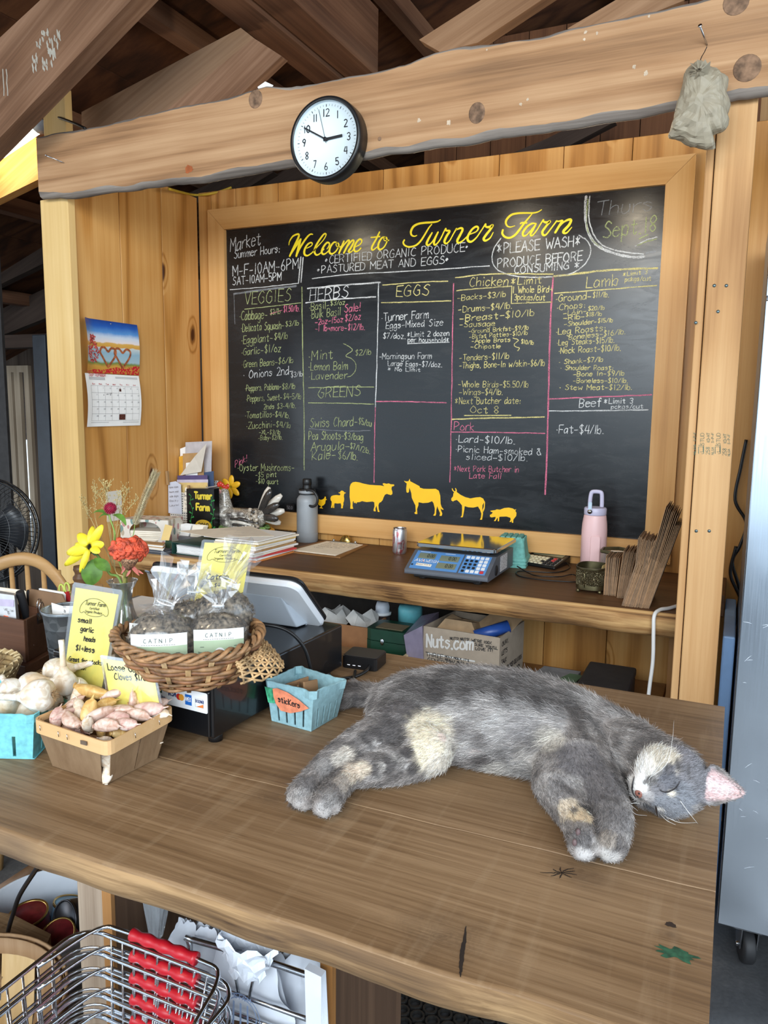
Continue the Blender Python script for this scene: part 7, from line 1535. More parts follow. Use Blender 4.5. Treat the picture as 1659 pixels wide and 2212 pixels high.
for tip,w,dy in (((240,1085),.022,.0),((500,955),.016,.02),((668,935),.017,.012),((695,1265),.018,-.01),((620,1420),.015,-.02),((35,1440),.022,-.01),((0,1650),.018,-.005),((270,1775),.013,-.015),((175,1275),.014,.015)):
    tp_=fz(*tip,1.225+dy);b=MB();blade(b,lerp(cc_,tp_,.10),tp_,w*1.08,tov(cc_),tov(cc_)*.006,.25,prof=lambda s: math.sin(PI*min(1,s*.80+.16))**.6 if s<.97 else .25);o=b.build('petal',pet,t);s_=o.modifiers.new('s','SOLIDIFY');s_.thickness=.0004
b=MB();
for k in range(70):
    a=k*2.4;r=.0065*math.sqrt(k/70);q=cc_+frame(tov(cc_))[0]*r*math.cos(a)+frame(tov(cc_))[1]*r*math.sin(a);b.tube([q,q+tov(cc_)*(.006+jit(.002))],.0006,4)
b.build('flower_centre',plain('flower_dark',(52,38,30),.8,var=.4,scale=300),t)
stem([cc_-tov(cc_)*.006,fz(560,1450,1.25),fz(700,1640,1.255),fz(800,1800,1.262),mouth+V3(-.004,0,0),foot+V3(.01,.004,0)],[.0030]*31,t)
b=MB();blade(b,fz(520,1545,1.235),fz(440,2010,1.225),.044,tov(cc_),tov(cc_)*.008,.12);b.build('leaf',leafm,t)
b=MB();blade(b,fz(520,1530,1.23),fz(800,1745,1.235),.026,tov(cc_)+V3(0,0,.5),tov(cc_)*.008,.15);b.build('leaf',leafm,t)
b=MB()
for k in range(6): a=k;blade(b,cc_+V3(0,.004,-.004),cc_+V3(.018*math.cos(k*1.05),.006,-.008+.014*math.sin(k*1.05)),.008,tov(cc_))
b.build('sepals',plain('sepal_green',(52,74,40),.7),t)
t=thing('globe_amaranth','small crimson globe flower standing highest in the glass vase','flower',mouth);cg=fz(805,640,1.25)
b=MB();b.ball(cg,.0105,16,10)
for k in range(150):
    ph=math.acos(1-2*(k+.5)/150);a=k*2.399;d=V3(math.cos(a)*math.sin(ph),math.sin(a)*math.sin(ph),math.cos(ph));b.lathe([(.0012,0),(.0008,.0028),(.0001,.0046)],cg+d*.0098,5,axis=d)
b.build('flower_head',plain('crimson',(160,26,62),.6,var=.25,scale=200),t)
stem([cg-V3(0,0,.010),fz(790,780,1.25),fz(850,960,1.25),fz(885,1100,1.25),fz(890,1400,1.258),mouth+V3(.004,.004,0),foot+V3(-.012,.004,0)],[.0017]*37,t)
b=MB();blade(b,fz(780,760,1.25),fz(470,745,1.245),.011,V3(0,-.5,1),V3(0,0,.008));blade(b,fz(780,770,1.25),fz(590,830,1.24),.010,V3(0,-.5,1),V3(0,0,.006));blade(b,fz(840,760,1.25),fz(1085,942,1.245),.013,V3(.3,-.6,1),V3(.004,0,.008));
b.build('leaf',leafm,t)
t=thing('cockscomb','orange red crinkled cockscomb flower at the right of the vase','flower',mouth);cx_=fz(1150,1400,1.225)
b=MB();rnd=random.Random(5)
e1,e2=frame(tov(cx_))
for k in range(30):
    a=k*2.399;rr_=math.sqrt((k+.5)/30);q=cx_+e1*(.036*rr_*math.cos(a))+V3(0,0,.020*rr_*math.sin(a)+.003)+tov(cx_)*(.014*(1-rr_**2));nn=(e1*math.cos(a)*rr_+V3(0,0,1)*math.sin(a)*rr_*.8+tov(cx_)*.9).normalized();u1,v1=frame(nn);R0_=.0105*rnd.uniform(.85,1.25);ring0=[];ring1=[];ring2=[]
    for j in range(18):
        an=2*PI*j/18;w=1+.28*math.sin(an*3+k) ;ring0.append(q-nn*.004+(u1*math.cos(an)+v1*math.sin(an))*R0_*.25);ring1.append(q+nn*.0015+(u1*math.cos(an)+v1*math.sin(an))*R0_*.75*w);ring2.append(q+nn*(.0006+.0022*math.sin(an*4+k))+(u1*math.cos(an)+v1*math.sin(an))*R0_*1.05*w)
    b.loft([ring0,ring1,ring2],True,False,smooth=True)
o=b.build('crest',plain('cockscomb_red',(206,82,52),.65,var=.28,scale=70),t);s_=o.modifiers.new('s','SOLIDIFY');s_.thickness=.0016
MB().lathe([(.005,0),(.012,.010),(.020,.028),(.022,.036)],fz(1130,1720,1.235),20,axis=(cx_-fz(1130,1720,1.235))).build('seed_base',plain('cockscomb_seed',(150,112,84),.8,var=.5,scale=350),t)
b=MB()
for (p0,p1) in (((1090,1640),(1000,1800)),((1160,1660),(1320,1830)),((1190,1690),(1390,1800)),((1170,1720),(1090,1850)),((1210,1660),(1300,1780)),((1040,1640),(1010,1720))): blade(b,fz(*p0,1.235),fz(*p1,1.225),.005,tov(cx_))
b.build('bracts',plain('cockscomb_pink',(196,112,100),.6),t)
stem([fz(1130,1720,1.24),fz(1080,1820,1.25),mouth+V3(.010,-.004,0),foot+V3(-.016,-.01,0)],[.0048]*19,t,m=plain('stem_olive',(150,146,76),.6,var=.15))
t=thing('foxtail_grass','furry foxtail grass spike leaning right out of the vase','grass',mouth);t['kind']='thing';P=crom([fz(1240,930,1.27),fz(1330,700,1.28),fz(1440,400,1.285),fz(1540,180,1.285),fz(1610,20,1.285)],10)
stem([P[0],fz(1200,1150,1.27),fz(1020,1700,1.265),mouth+V3(.008,.006,0),foot],[.0009]*25,t)
b=MB();b.tube(P,[.0009+.0017*math.sin(PI*min(1,(i+3)/(len(P)+1)))**.5 for i in range(len(P))],8)
for i,q in enumerate(P):
    for k in range(16):
        d=(P[min(i+1,len(P)-1)]-P[max(i-1,0)]).normalized();a,c=frame(d);v=a*math.cos(k*2.4+i)+c*math.sin(k*2.4+i);b.tube([q+v*.003,q+v*.0095+d*.008],[.0004,.00015],3)
b.build('seed_spike',plain('foxtail_straw',(190,176,140),.8,var=.15),t)
straw=plain('grass_straw',(186,166,112),.8,var=.15)
for gi,(pts,lab) in enumerate((([(290,470),(400,720),(520,940)],'thin straw coloured grass panicle reaching furthest left'),([(525,210),(545,500),(560,900)],'thin grass panicle upright left of the globe flower'),([(545,320),(700,560),(760,900)],'thin grass panicle crossing behind the globe flower'),([(645,170),(720,360),(780,900)],'tallest thin grass panicle in the vase'),
        ([(790,190),(750,380),(800,900)],'thin grass panicle right above the globe flower'),([(1060,265),(930,500),(860,960)],'thin grass panicle passing right of the globe flower'),([(1130,315),(1010,600),(900,1100)],'seedy grass panicle between globe flower and foxtail'),([(1310,450),(1050,770),(920,1200)],'thin grass panicle leaning far right'))):
    t=thing('panicle_grass',lab,'grass',mouth);t['kind']='thing';P=[fz(*q,1.27) for q in pts]
    stem(P+[fz(900,1750,1.266),mouth+V3(.002*gi-.006,.008,0),foot+V3(.004*gi-.014,.012,0)],[.0006]*31,t,m=straw)
    b=MB();Q_=crom(P,10);rnd=random.Random(gi)
    for q in Q_[:15]:
        for k in range(3): e=q+V3(rnd.uniform(-.010,.010),rnd.uniform(-.006,.006),rnd.uniform(-.002,.012));b.tube([q,e],.0003,3);b.ball(e,.0012,5,4,sc=(.7,.7,1.5))
    b.build('seeds',straw,t)
ow=wood('organiser_wood',(44,26,18),(72,46,32),(96,64,46),'x',ring=4,rings=3,fine=60,fineamt=.35,ringamt=.4,rough=.45)
t=thing('organiser','dark brown wooden desk organiser at the left edge of the counter','organiser',(-1.40,1.13,ZC))
fr_,br_=V3(-1.285,1.062,0),V3(-1.318,1.165,0);du=V3(-1,-.02,0);L=.22
def oz(p,z): return V3(p.x,p.y,ZC+z)
fl_,bl_=fr_+du*L,br_+du*L
MB().hexa([oz(q,0) for q in (fl_+V3(-.012,-.014,0),fr_+V3(.018,-.016,0),br_+V3(.016,.012,0),bl_+V3(-.012,.012,0))],[oz(q,.022) for q in (fl_+V3(-.012,-.014,0),fr_+V3(.018,-.016,0),br_+V3(.016,.012,0),bl_+V3(-.012,.012,0))]).build('plinth',ow,t,bevel=.002)
def wall(a,c,z0,z1,th,name='board'):
    d=(c-a).normalized();n_=d.cross(V3(0,0,1)).normalized();MB().hexa([oz(a,z0),oz(c,z0),oz(c-n_*th,z0),oz(a-n_*th,z0)],[oz(a,z1),oz(c,z1),oz(c-n_*th,z1),oz(a-n_*th,z1)]).build(name,ow,t,bevel=.001)
wall(fl_,fr_,.0225,.110,.007,'front_board');wall(fr_+V3(0,.0072,0),br_,.0225,.110,.007,'side_board');wall(br_+V3(0,-.007,0)+V3(.0,.007,0)+du*.0,bl_,.0225,.135,.007,'back_board')
m1,m2=lerp(fr_,br_,.55)+du*.009,lerp(fl_,bl_,.55);wall(m2,m1,.0225,.120,.006,'divider')
MB().hexa([oz(q,.0225) for q in (fl_,fr_,br_,bl_)],[oz(q,.027) for q in (fl_,fr_,br_,bl_)]).build('floor_board',ow,t)
def stick(name,label,cat,p0,p1,r,m,cap=None):
    tt=thing(name,label,cat,p0);MB().tube([p0,p1],r,14).build('barrel',m,tt,bevel=.0008)
    if cap: MB().tube([p1,p1+(Vector(p1)-Vector(p0)).normalized()*cap[0]],cap[1],14).build('cap',cap[2],tt)
stick('marker','fat black marker leaning in the wooden organiser','marker',at(62,1345,y=1.125),at(43,1278,y=1.10),.0085,M['ink'])
stick('pen','thin black pen behind the marker in the organiser','pen',at(66,1330,y=1.15),at(61,1275,y=1.14),.0036,M['ink'])
cbp=[at(62,1345,y=1.140),at(140,1345,y=1.138),at(141,1300,y=1.138),at(133,1284,y=1.138),at(63,1272,y=1.140)]
MB().prism(cbp,(0,.003,0)).build('cardboard_card',plain('cardboard',(130,100,74),.85,var=.05),label='brown cardboard divider with cut corner in the organiser',category='card')
MB().prism([at(84,1345,y=1.150),at(139,1345,y=1.150),at(139,1285,y=1.150),at(134,1279,y=1.150),at(84,1271,y=1.150)],(0,.004,0)).build('notepad',M['paperw'],label='white notepad standing behind the cardboard divider',category='notepad',bevel=.001)
MB().prism([at(138,1345,y=1.156),at(150,1345,y=1.156),at(150,1300,y=1.156),at(144,1278,y=1.156),at(138,1280,y=1.156)],(0,.006,0)).build('booklet',plain('red_cover',(170,24,30),.5),label='red booklet at the right end of the organiser',category='booklet')
t=thing('scissors','scissors with lime green handles standing in the organiser','scissors',at(143,1290,y=1.165));lime=plain('lime_handle',(176,186,84),.5)
for (px,py,r) in ((133,1273,.0105),(145,1270,.011)):
    c=at(px,py,y=1.168);MB().tube([c+V3(r*.62*math.cos(a),0,r*math.sin(a)) for a in [2*PI*k/20 for k in range(20)]],.0022,8,closed=True).build('finger_ring',lime,t)
MB().prism([at(136,1300,y=1.166),at(148,1300,y=1.166),at(150,1282,y=1.166),at(140,1282,y=1.166)],(0,.004,0)).build('handle_bridge',lime,t);MB().prism([at(140,1345,y=1.166),at(146,1345,y=1.166),at(148,1300,y=1.166),at(138,1300,y=1.166)],(0,.002,0)).build('blade',M['steel'],t)
t=thing('packet','clear packet with a white and violet printed label in the organiser','packet',at(15,1330,y=1.10))
MB().hexa([at(-30,1345,y=1.078),at(36,1345,y=1.075),at(43,1340,y=1.10),at(-20,1340,y=1.11)],[at(-30,1278,y=1.078),at(31,1286,y=1.075),at(36,1282,y=1.10),at(-20,1272,y=1.11)]).build('wrapper',plain('packet_white',(206,208,212),.25,var=.04,coat=.5),t,bevel=.002)
MB().flat([at(-20,1307,y=1.0765),at(30,1311,y=1.074),at(30,1296,y=1.074),at(-20,1293,y=1.0765)],up=(0,-1,0)).build('violet_band',plain('violet_print',(190,180,206),.5),t)
b=MB();write(b,'VE',at(9,1318,y=1.0735),V3(.010,0,0),V3(0,0,.004),.0006,BN);write(b,'lip',at(22,1320,y=1.0735),V3(.010,0,0),V3(0,0,.004),.0006,BN);write(b,'&',at(17,1326,y=1.0735),V3(.006,0,0),V3(0,0,.006),.0008,BN);b.build('label_print',M['ink'],t,recalc=False)
MB().lathe([(.0125,0),(.012,.016),(.0115,.017),(.0005,.017)],at(22,1345,y=1.085),24).build('cap',plain('orange_cap',(236,96,40),.4),label='bright orange cap lying at the front of the organiser',category='cap')
for k in range(3): 
    MB().prism([at(-20,1300+k,y=1.135+k*.004),at(58,1312+k,y=1.135+k*.004),at(56-k*2,1277-k,y=1.135+k*.004),at(-20,1268-k,y=1.135+k*.004)],(0,.0008,0)).build('card',M['paper'],label='pale slip in the stack behind the clear packet',category='card',group='slips in the organiser')
t=thing('binder_clip','black binder clip with silver loops on the organiser side','clip',at(98,1340,y=1.10));q0=lerp(fr_,br_,.42);q1=lerp(fr_,br_,.86);nn=V3(1,.3,0).normalized()
MB().prism([oz(q0,.112)+nn*.0005,oz(q0,.098)+nn*.0045,oz(q0,.088)+nn*.001,oz(q0,.084)+nn*.0004] ,(q1-q0)).build('spring',M['blackm'],t)
for s,off in ((.55,.012),(.72,-.014)):
    c=oz(lerp(fr_,br_,s),.108)+nn*(.004 if off>0 else-.012);MB().tube(crom([c+V3(0,-.006,-.016 if off>0 else 0),c+V3(.001,-.007,.008),c+V3(.001,-.006,.020),c+V3(0,0,.027),c+V3(-.001,.006,.020),c+V3(-.001,.007,.008),c+V3(0,.006,-.016 if off>0 else 0)],6),.0011,6).build('wire_loop',M['chrome'],t)
# galvanised bucket with a paper
bz=V3(-1.209,1.105,ZC);t=thing('metal_bucket','small galvanised bucket holding a white paper, right of the organiser','bucket',bz)
def galv():
    T=NT('galvanised');co=T.n('TexCoord').outputs['Object'];v=T.n('TexVoronoi',{'Vector': co,'Scale': 70.0}).outputs['Color'];s=T.n('SeparateXYZ',{0: v}).outputs[0]
    T.set(Base_Color=T.ramp(s,[(0,lin(130,138,144)),(1,lin(176,184,190))]),Metallic=.8,Roughness=.42);return T.mat
gz=galv()
MB().lathe([(r_,z_*1.22) for r_,z_ in [(.0005,.001),(.036,.001),(.037,.003),(.0395,.040),(.0408,.043),(.0400,.046),(.0412,.049),(.0404,.052),(.048,.105),(.0505,.106),(.0505,.110),(.0478,.1095),(.036,.006),(.0005,.006)]],bz,40).build('pail',gz,t)
MB().tube([bz+V3(.0495*math.cos(2*PI*k/40),.0495*math.sin(2*PI*k/40),.134) for k in range(40)],.0022,8,closed=True).build('rolled_rim',gz,t)
MB().prism([at(114,1335,y=1.105),at(160,1335,y=1.105),at(160,1309,y=1.105),at(134,1309,y=1.105),at(111,1302,y=1.105)],(0,.0006,0)).build('note',M['paperw'],label='white paper with pencilled numbers sticking out of the bucket',category='note')
o=bpy.data.objects[-1] if 0 else None
b=MB();q=at(141,1330,y=1.1045);write(b,'3 or 5',q,V3(.004,0,.020),V3(-.007,0,.001),.0008,BN);nt_=[x for x in COL.objects if x.name.startswith('note')][-1];b.build('pencil_numbers',M['greyink'],nt_,recalc=False)
# straw basket at the left edge
sc_=V3(-1.29,.955,ZC);t=thing('straw_basket','coiled straw basket cut off by the left picture edge','basket',sc_);b=MB()
for k in range(6): b.tube([sc_+V3((.056+.004*k)*math.cos(2*PI*j/48),(.056+.004*k)*math.sin(2*PI*j/48),.006+.0092*k) for j in range(48)],.0052,8,closed=True)
b.lathe([(.0005,.001),(.055,.001),(.055,.004),(.0005,.004)],sc_,32);b.build('coils',plain('straw_coil',(170,146,104),.8,var=.2,scale=60),t)
b=MB()
for k in range(26): a=2*PI*k/26;b.tube([sc_+V3(r*math.cos(a+.1*i),r*math.sin(a+.1*i),z) for i,(r,z) in enumerate(((.062,.006),(.068,.028),(.080,.052),(.076,.0585),(.066,.052)))],.0022,5)
b.build('binding',plain('straw_binding',(196,176,136),.8,var=.15),t)
rnd=random.Random(3)
for k in range(7):
    a=k*2.4;q=sc_+V3(.030*math.sqrt(k/7+.1)*math.cos(a),.030*math.sqrt(k/7+.1)*math.sin(a),.024+.006*(k % 2));MB().ball(q,.014,12,8,sc=(1,1,1.25)).build('shallot',plain('shallot_skin',(150,104,88),.55,var=.25,scale=50),label='small brown shallot lying in the coiled straw basket',category='shallot',group='shallots in the straw basket')
b=MB()
for k in range(50): a=rnd.uniform(0,6.28);q=sc_+V3(.02*math.cos(a)+.012,.02*math.sin(a)+.02,.046);b.tube([q,q+V3(rnd.uniform(-.014,.014),rnd.uniform(-.014,.014),rnd.uniform(.0,.020))],.0005,4)
b.build('dry_roots',rootm,label='tuft of dry brown roots on the shallots',category='roots')
t=thing('paper_tray','grey tray holding white slips behind the flower vase','tray',(-1.28,1.42,ZC));
MB().box((-1.37,1.345,ZC+.001),(-1.20,1.48,ZC+.060)).build('tray',plain('tray_grey',(106,108,110),.5),t,bevel=.004)
MB().box((-1.34,1.30,ZC+.0615),(-1.19,1.46,ZC+.066)).build('slip',M['paperw'],label='white slip of paper lying on the grey tray behind the vase',category='paper')
t2=thing('card_terminal','dark grey card terminal lying behind the white slip','terminal',(-1.19,1.47,ZC));MB().rbox(V3(-1.13,1.44,ZC+.035),(.10,.0,0),(.02,.10,0),(0,0,.068),.01,ch=.003).build('case',plain('terminal_grey',(74,76,80),.45),t2)
from mathutils.bvhtree import BVHTree
Hc=at(1440,1687,z=.997) ;U_=Vector((.86,-.24,-.30)).normalized();L_a=Vector((.25,-.30,.92));L_a=(L_a-U_*L_a.dot(U_)).normalized();F_=U_.cross(L_a).normalized()
def hp(l,f,u): return Hc+L_a*l+F_*f+U_*u
def pz(px,py,z): return at(px,py,z=z)
chains=[]   # (name, [(point, radius)...]) running from the trunk outwards
def chain(name,*pts): chains.append((name,[(Vector(p),r) for p,r in pts]))
X=lambda x,y,z: V3(x,y,z)
chain('back',(X(-.118,1.130,.998),.046),(X(-.165,1.140,1.003),.054),(X(-.215,1.158,1.009),.059),(X(-.28,1.170,1.012),.0625),(X(-.345,1.166,1.012),.0625),(X(-.41,1.152,1.010),.060),(X(-.462,1.130,1.004),.056),(X(-.492,1.125,.996),.046))
chain('belly',(X(-.150,1.105,.992),.044),(X(-.185,1.095,1.0),.051),(X(-.225,1.096,1.005),.0565),(X(-.28,1.094,1.006),.0580),(X(-.335,1.090,1.006),.0575),(X(-.385,1.090,1.003),.055),(X(-.43,1.095,1.003),.054),(X(-.46,1.100,1.0),.050))
chain('neck',(X(-.135,1.125,1.0),.048),(lerp(X(-.135,1.125,1.0),hp(0,-.018,0),.5),.046),(hp(0,-.016,.0),.043))
chain('head',(hp(0,-.008,.008),.0445),(hp(.012,-.004,.006),.040),(hp(-.012,-.004,.006),.040),(hp(0,.004,-.006),.040))
chain('cheek',(hp(.022,.008,-.014),.027),(hp(.012,.020,-.016),.023));chain('cheek',(hp(-.022,.008,-.014),.027),(hp(-.012,.020,-.016),.023))
chain('brow',(hp(0,.012,.012),.031),(hp(0,.026,.004),.021),(hp(0,.036,-.008),.0150),(hp(0,.0435,-.0145),.0105))
chain('pad',(hp(.0095,.036,-.021),.0130),(hp(.006,.041,-.021),.0105));chain('pad',(hp(-.0095,.036,-.021),.0130),(hp(-.006,.041,-.021),.0105))
chain('chin',(hp(0,.022,-.026),.017),(hp(0,.034,-.0315),.0095))
chain('lid',(hp(.0195,.0215,.004),.0150),(hp(.0185,.0235,.003),.0145));chain('lid',(hp(-.0195,.0215,.004),.0150),(hp(-.0185,.0235,.003),.0145))
chain('flank',(X(-.22,1.13,1.018),.050),(X(-.30,1.135,1.022),.052),(X(-.38,1.128,1.020),.050),(X(-.44,1.115,1.012),.048))
chain('thigh',(pz(905,1562,1.004),.046),(pz(850,1585,1.002),.041),(pz(795,1605,.997),.0325),(pz(748,1628,.990),.0250),(pz(712,1650,.982),.0195),(pz(686,1672,.976),.0170),(pz(664,1698,.970),.0170),(pz(650,1716,.9685),.0180))
chain('thigh',(pz(925,1620,.990),.038),(pz(868,1648,.981),.0290),(pz(825,1658,.977),.0255),(pz(785,1664,.9745),.0215),(pz(755,1674,.973),.0180),(pz(734,1693,.970),.0170),(pz(716,1717,.968),.0172),(pz(705,1733,.9675),.0175))
chain('foreleg',(X(-.19,1.085,.995),.050),(pz(1202,1692,.985),.034),(pz(1222,1728,.9775),.0265),(pz(1243,1765,.973),.0215),(pz(1257,1798,.970),.0195),(pz(1262,1820,.969),.0185))
chain('foreleg',(pz(1228,1595,1.010),.048),(pz(1262,1640,1.004),.0385),(pz(1288,1684,.994),.0315),(pz(1312,1730,.987),.0260),(pz(1326,1772,.980),.0230),(pz(1324,1805,.972),.0205),(pz(1320,1822,.969),.0185))
chain('tail',(X(-.50,1.165,.985),.030),(pz(835,1507,.976),.022),(pz(800,1502,.972),.0205),(pz(765,1498,.971),.0200),(X(-.625,1.186,.970),.0195),(X(-.655,1.196,.969),.0185),(X(-.684,1.206,.966),.0140))
toe={2: [(632,1722,.966,.0085),(645,1733,.965,.0090),(660,1738,.964,.0085),(672,1732,.964,.0075)],3: [(690,1735,.971,.0085),(690,1747,.963,.0092),(703,1754,.961,.0085),(722,1745,.962,.0085)],4: [(1240,1828,.968,.0085),(1252,1842,.964,.0092),(1268,1844,.963,.0092),(1280,1834,.965,.0085)],5: [(1300,1836,.966,.0088),(1312,1846,.962,.0094),(1328,1846,.962,.0094),(1340,1836,.964,.0088)]}
for k,L in toe.items():
    for (px,py,z,r) in L: chain('toe',(pz(px,py,z+.002),r),(pz(px+(1 if k>3 else 4),py-8,z+.003),r*.95))
def ear_pts(e0,e1,wv,nv,conc,lead=.0):
    out=[];d=e1-e0
    for i in range(19):
        s=i/18;hw=.0215*(1-s)**.62*(1+.25*math.sin(PI*min(1,s*1.6)))+.0012
        m=max(3,int(hw/.0016))
        for j in range(m+1):
            t=-1+2*j/m;out.append((e0+d*s+wv*hw*t-nv*conc*(1-t*t)*(1-s*.5)+wv*lead*math.sin(PI*s)*.004,.0030))
    return out
ec=hp(.030,-.006,.046);tipE=at(1606,1714,z=.992)
Edir=(tipE-ec);wv=(V3(0,.35,.94)-Edir.normalized()*V3(0,.35,.94).dot(Edir.normalized())).normalized();nv=Edir.cross(wv).normalized()
if nv.dot(tov(ec))<0: nv=-nv
ears=ear_pts(ec,tipE,wv,nv,.010)
e2=hp(-.026,-.026,.022);d2=(U_*.5-F_*.85).normalized();w2=d2.cross(V3(0,0,1)).normalized();ears2=[(V3(p.x,p.y,max(.9555,min(p.z,.962))),r) for p,r in ear_pts(e2,e2+d2*.030,w2,V3(0,0,1),.002)]
def ico(n):
    bm=bmesh.new();bmesh.ops.create_icosphere(bm,subdivisions=n,radius=1.0);v=np.array([q.co[:] for q in bm.verts]);f=[tuple(w.index for w in q.verts) for q in bm.faces];bm.free();return v,f
i3,i1=ico(3),ico(1);VV,FF,nb=[],[],0
def put(p,r,ic):
    global nb
    VV.append(ic[0]*r+np.array(p));FF.extend([tuple(i+nb for i in f) for f in ic[1]]);nb += len(ic[0])
for name,pts in chains:
    for (p0,r0),(p1,r1) in zip(pts,pts[1:]):
        n=max(2,int((p1-p0).length/(.16*min(r0,r1))))
        n=min(n,14)
        for k in range(n): t=k/n;put(p0.lerp(p1,t),lerp(r0,r1,t),i3)
    put(pts[-1][0],pts[-1][1],i3)
for p,r in ears+ears2: put(p,r,i1)
me=bpy.data.meshes.new('cat_raw');me.from_pydata(np.concatenate(VV).tolist(),[],FF);me.update()
tmp=bpy.data.objects.new('cat_raw',me);COL.objects.link(tmp)
m_=tmp.modifiers.new('r','REMESH');m_.mode='VOXEL';m_.voxel_size=.0026
m_=tmp.modifiers.new('s','SMOOTH');m_.factor=.5;m_.iterations=5
dg=bpy.context.evaluated_depsgraph_get();dg.update();cme=bpy.data.meshes.new_from_object(tmp.evaluated_get(dg));cme.name='cat'
bpy.data.objects.remove(tmp);bpy.data.meshes.remove(me)
nv_=len(cme.vertices);co=np.empty(nv_*3);cme.vertices.foreach_get('co',co);co=co.reshape(-1,3)
ev_=np.empty(len(cme.edges)*2,int);cme.edges.foreach_get('vertices',ev_);ev_=ev_.reshape(-1,2);deg=np.bincount(ev_.ravel(),minlength=nv_)[:,None]
wsm=np.clip((co[:,1]-.955)/.06,0,1)*np.clip((-.125-co[:,0])/.05,0,1)*np.clip((co[:,0]+.62)/.05,0,1);wsm=(wsm*wsm*(3-2*wsm))[:,None]*.6
for _ in range(60):       # let trunk, thighs and shoulders flow into one another
    acc=np.zeros_like(co);np.add.at(acc,ev_[:,0],co[ev_[:,1]]);np.add.at(acc,ev_[:,1],co[ev_[:,0]]);co=co+(acc/deg-co)*wsm
co[:,2]=np.where(co[:,2]<ZC+.0012,ZC+.0012,co[:,2]);cme.vertices.foreach_set('co',co.ravel());cme.update()
cme.polygons.foreach_set('use_smooth',[True]*len(cme.polygons))
nrm=np.empty(nv_*3);cme.vertices.foreach_get('normal',nrm);nrm=nrm.reshape(-1,3)
tree=BVHTree.FromPolygons([tuple(q) for q in co],[tuple(p.vertices) for p in cme.polygons])
def hit(px,py):
    d=RW @ np.array([px-CX,py-CY,FPX]);d=Vector(d).normalized();r=tree.ray_cast(CAM,d);
    return (r[0],r[1]) if r[0] is not None else (None,None)
# coat: skeleton direction (for the lie of the fur) and markings
seg=[]
for name,pts in chains:
    for (p0,r0),(p1,r1) in zip(pts,pts[1:]): seg.append((np.array(p0),np.array(p1),r0,r1,name))
best=np.full(nv_,1e9);flow=np.zeros((nv_,3));part=np.zeros(nv_,int);names=sorted(set(s[4] for s in seg))
for p0,p1,r0,r1,name in seg:
    d=p1-p0;L2=d.dot(d)+1e-12;t=np.clip(((co-p0) @ d)/L2,0,1);dist=np.linalg.norm(co-(p0+t[:,None]*d),axis=1)-(r0+(r1-r0)*t)
    w=dist<best;best=np.where(w,dist,best);flow[w]=d/np.sqrt(L2);part[w]=names.index(name)
isp=lambda*n: np.isin(part,[names.index(q) for q in n if q in names])
face=isp('head','cheek','brow','pad','chin','lid');fdir=co-np.array(hp(0,.06,-.016));fdir /= np.linalg.norm(fdir,axis=1)[:,None];flow[face]=fdir[face]
trunk=isp('back','belly','flank');flow[trunk]=flow[trunk]*.8+np.array([0,-.45,-.1])
EP=np.array([tuple(p) for p,r in ears]);near_=np.linalg.norm(co-np.array(ec)[None],axis=1)<.09;ed=np.full(nv_,1.);side=np.zeros(nv_)
_dm=np.linalg.norm(co[near_][:,None,:]-EP[None],axis=2);_ix=_dm.argmin(1);ed[near_]=_dm.min(1);side[near_]=(co[near_]-EP[_ix]) @ np.array(nv)
isear=(ed<.0060) & (((co-np.array(ec)) @ np.array(Edir))/Edir.length_squared>-.05);flow[isear]=np.array(Edir.normalized())
flow=flow-nrm*np.sum(flow*nrm,axis=1)[:,None];flow /= (np.linalg.norm(flow,axis=1)[:,None]+1e-9)
L3=lambda*c: np.array(lin(*c)[:3])
col=np.tile(L3(136,129,125),(nv_,1))
def nz(p,sc,o=0): return np.array([mnoise.noise(Vector((q[0]*sc[0]+o,q[1]*sc[1],q[2]*sc[2]))) for q in p])
n1=nz(co,(26,60,60));n2=nz(co,(90,150,150),5)
def blend(w,c):
    global col
    col=col*(1-w[:,None])+c[None,:]*w[:,None]
blend(np.clip(n1*1.3,0,.6),L3(80,75,74));blend(np.clip(-n1*1.4+n2*.4,0,.6),L3(178,173,170))
def splat(px,py,rad,c,s=1.0,hard=.5,ry=None):
    """coat marking centred where the pixel meets the cat, radius in metres"""
    p,n=hit(px,py)
    if p is None: return
    d=np.linalg.norm(co-np.array(p),axis=1)/rad;d=d+n2*.25-.12;w=np.clip((1.15-d)/(1-hard),0,1);w=w*w*(3-2*w)*min(1,s*1.25);blend(w,L3(*c))
DK,LT,CR,WH,PK=(72,68,67),(198,194,192),(226,214,192),(232,228,224),(232,196,194)
for s in ((1000,1480,.05,DK,.5),(900,1500,.05,DK,.45),(1120,1490,.05,DK,.45),(1220,1520,.04,DK,.4),(860,1530,.03,(104,98,98),.5),(1050,1530,.035,LT,.35),(1120,1540,.03,LT,.4),(1180,1560,.03,LT,.35),(980,1540,.025,LT,.3),
          (1010,1610,.022,LT,.5),(1080,1620,.028,(168,164,162),.5),(1130,1570,.022,(150,146,146),.4),(1190,1600,.020,(190,182,170),.55),(1150,1640,.02,(180,174,168),.5),(1070,1570,.018,LT,.4)): splat(*s)
for s in ((930,1570,.034,CR,.95),(945,1600,.036,CR,.95),(965,1625,.030,(226,218,206),.9),(925,1625,.026,CR,.85),(990,1650,.026,(206,196,184),.8),(1030,1655,.026,(190,180,170),.7),(1080,1660,.024,(186,180,172),.6),(1130,1665,.024,(170,166,162),.5),(955,1592,.007,(236,206,196),.4),(946,1655,.02,(214,206,194),.7)): splat(*s)
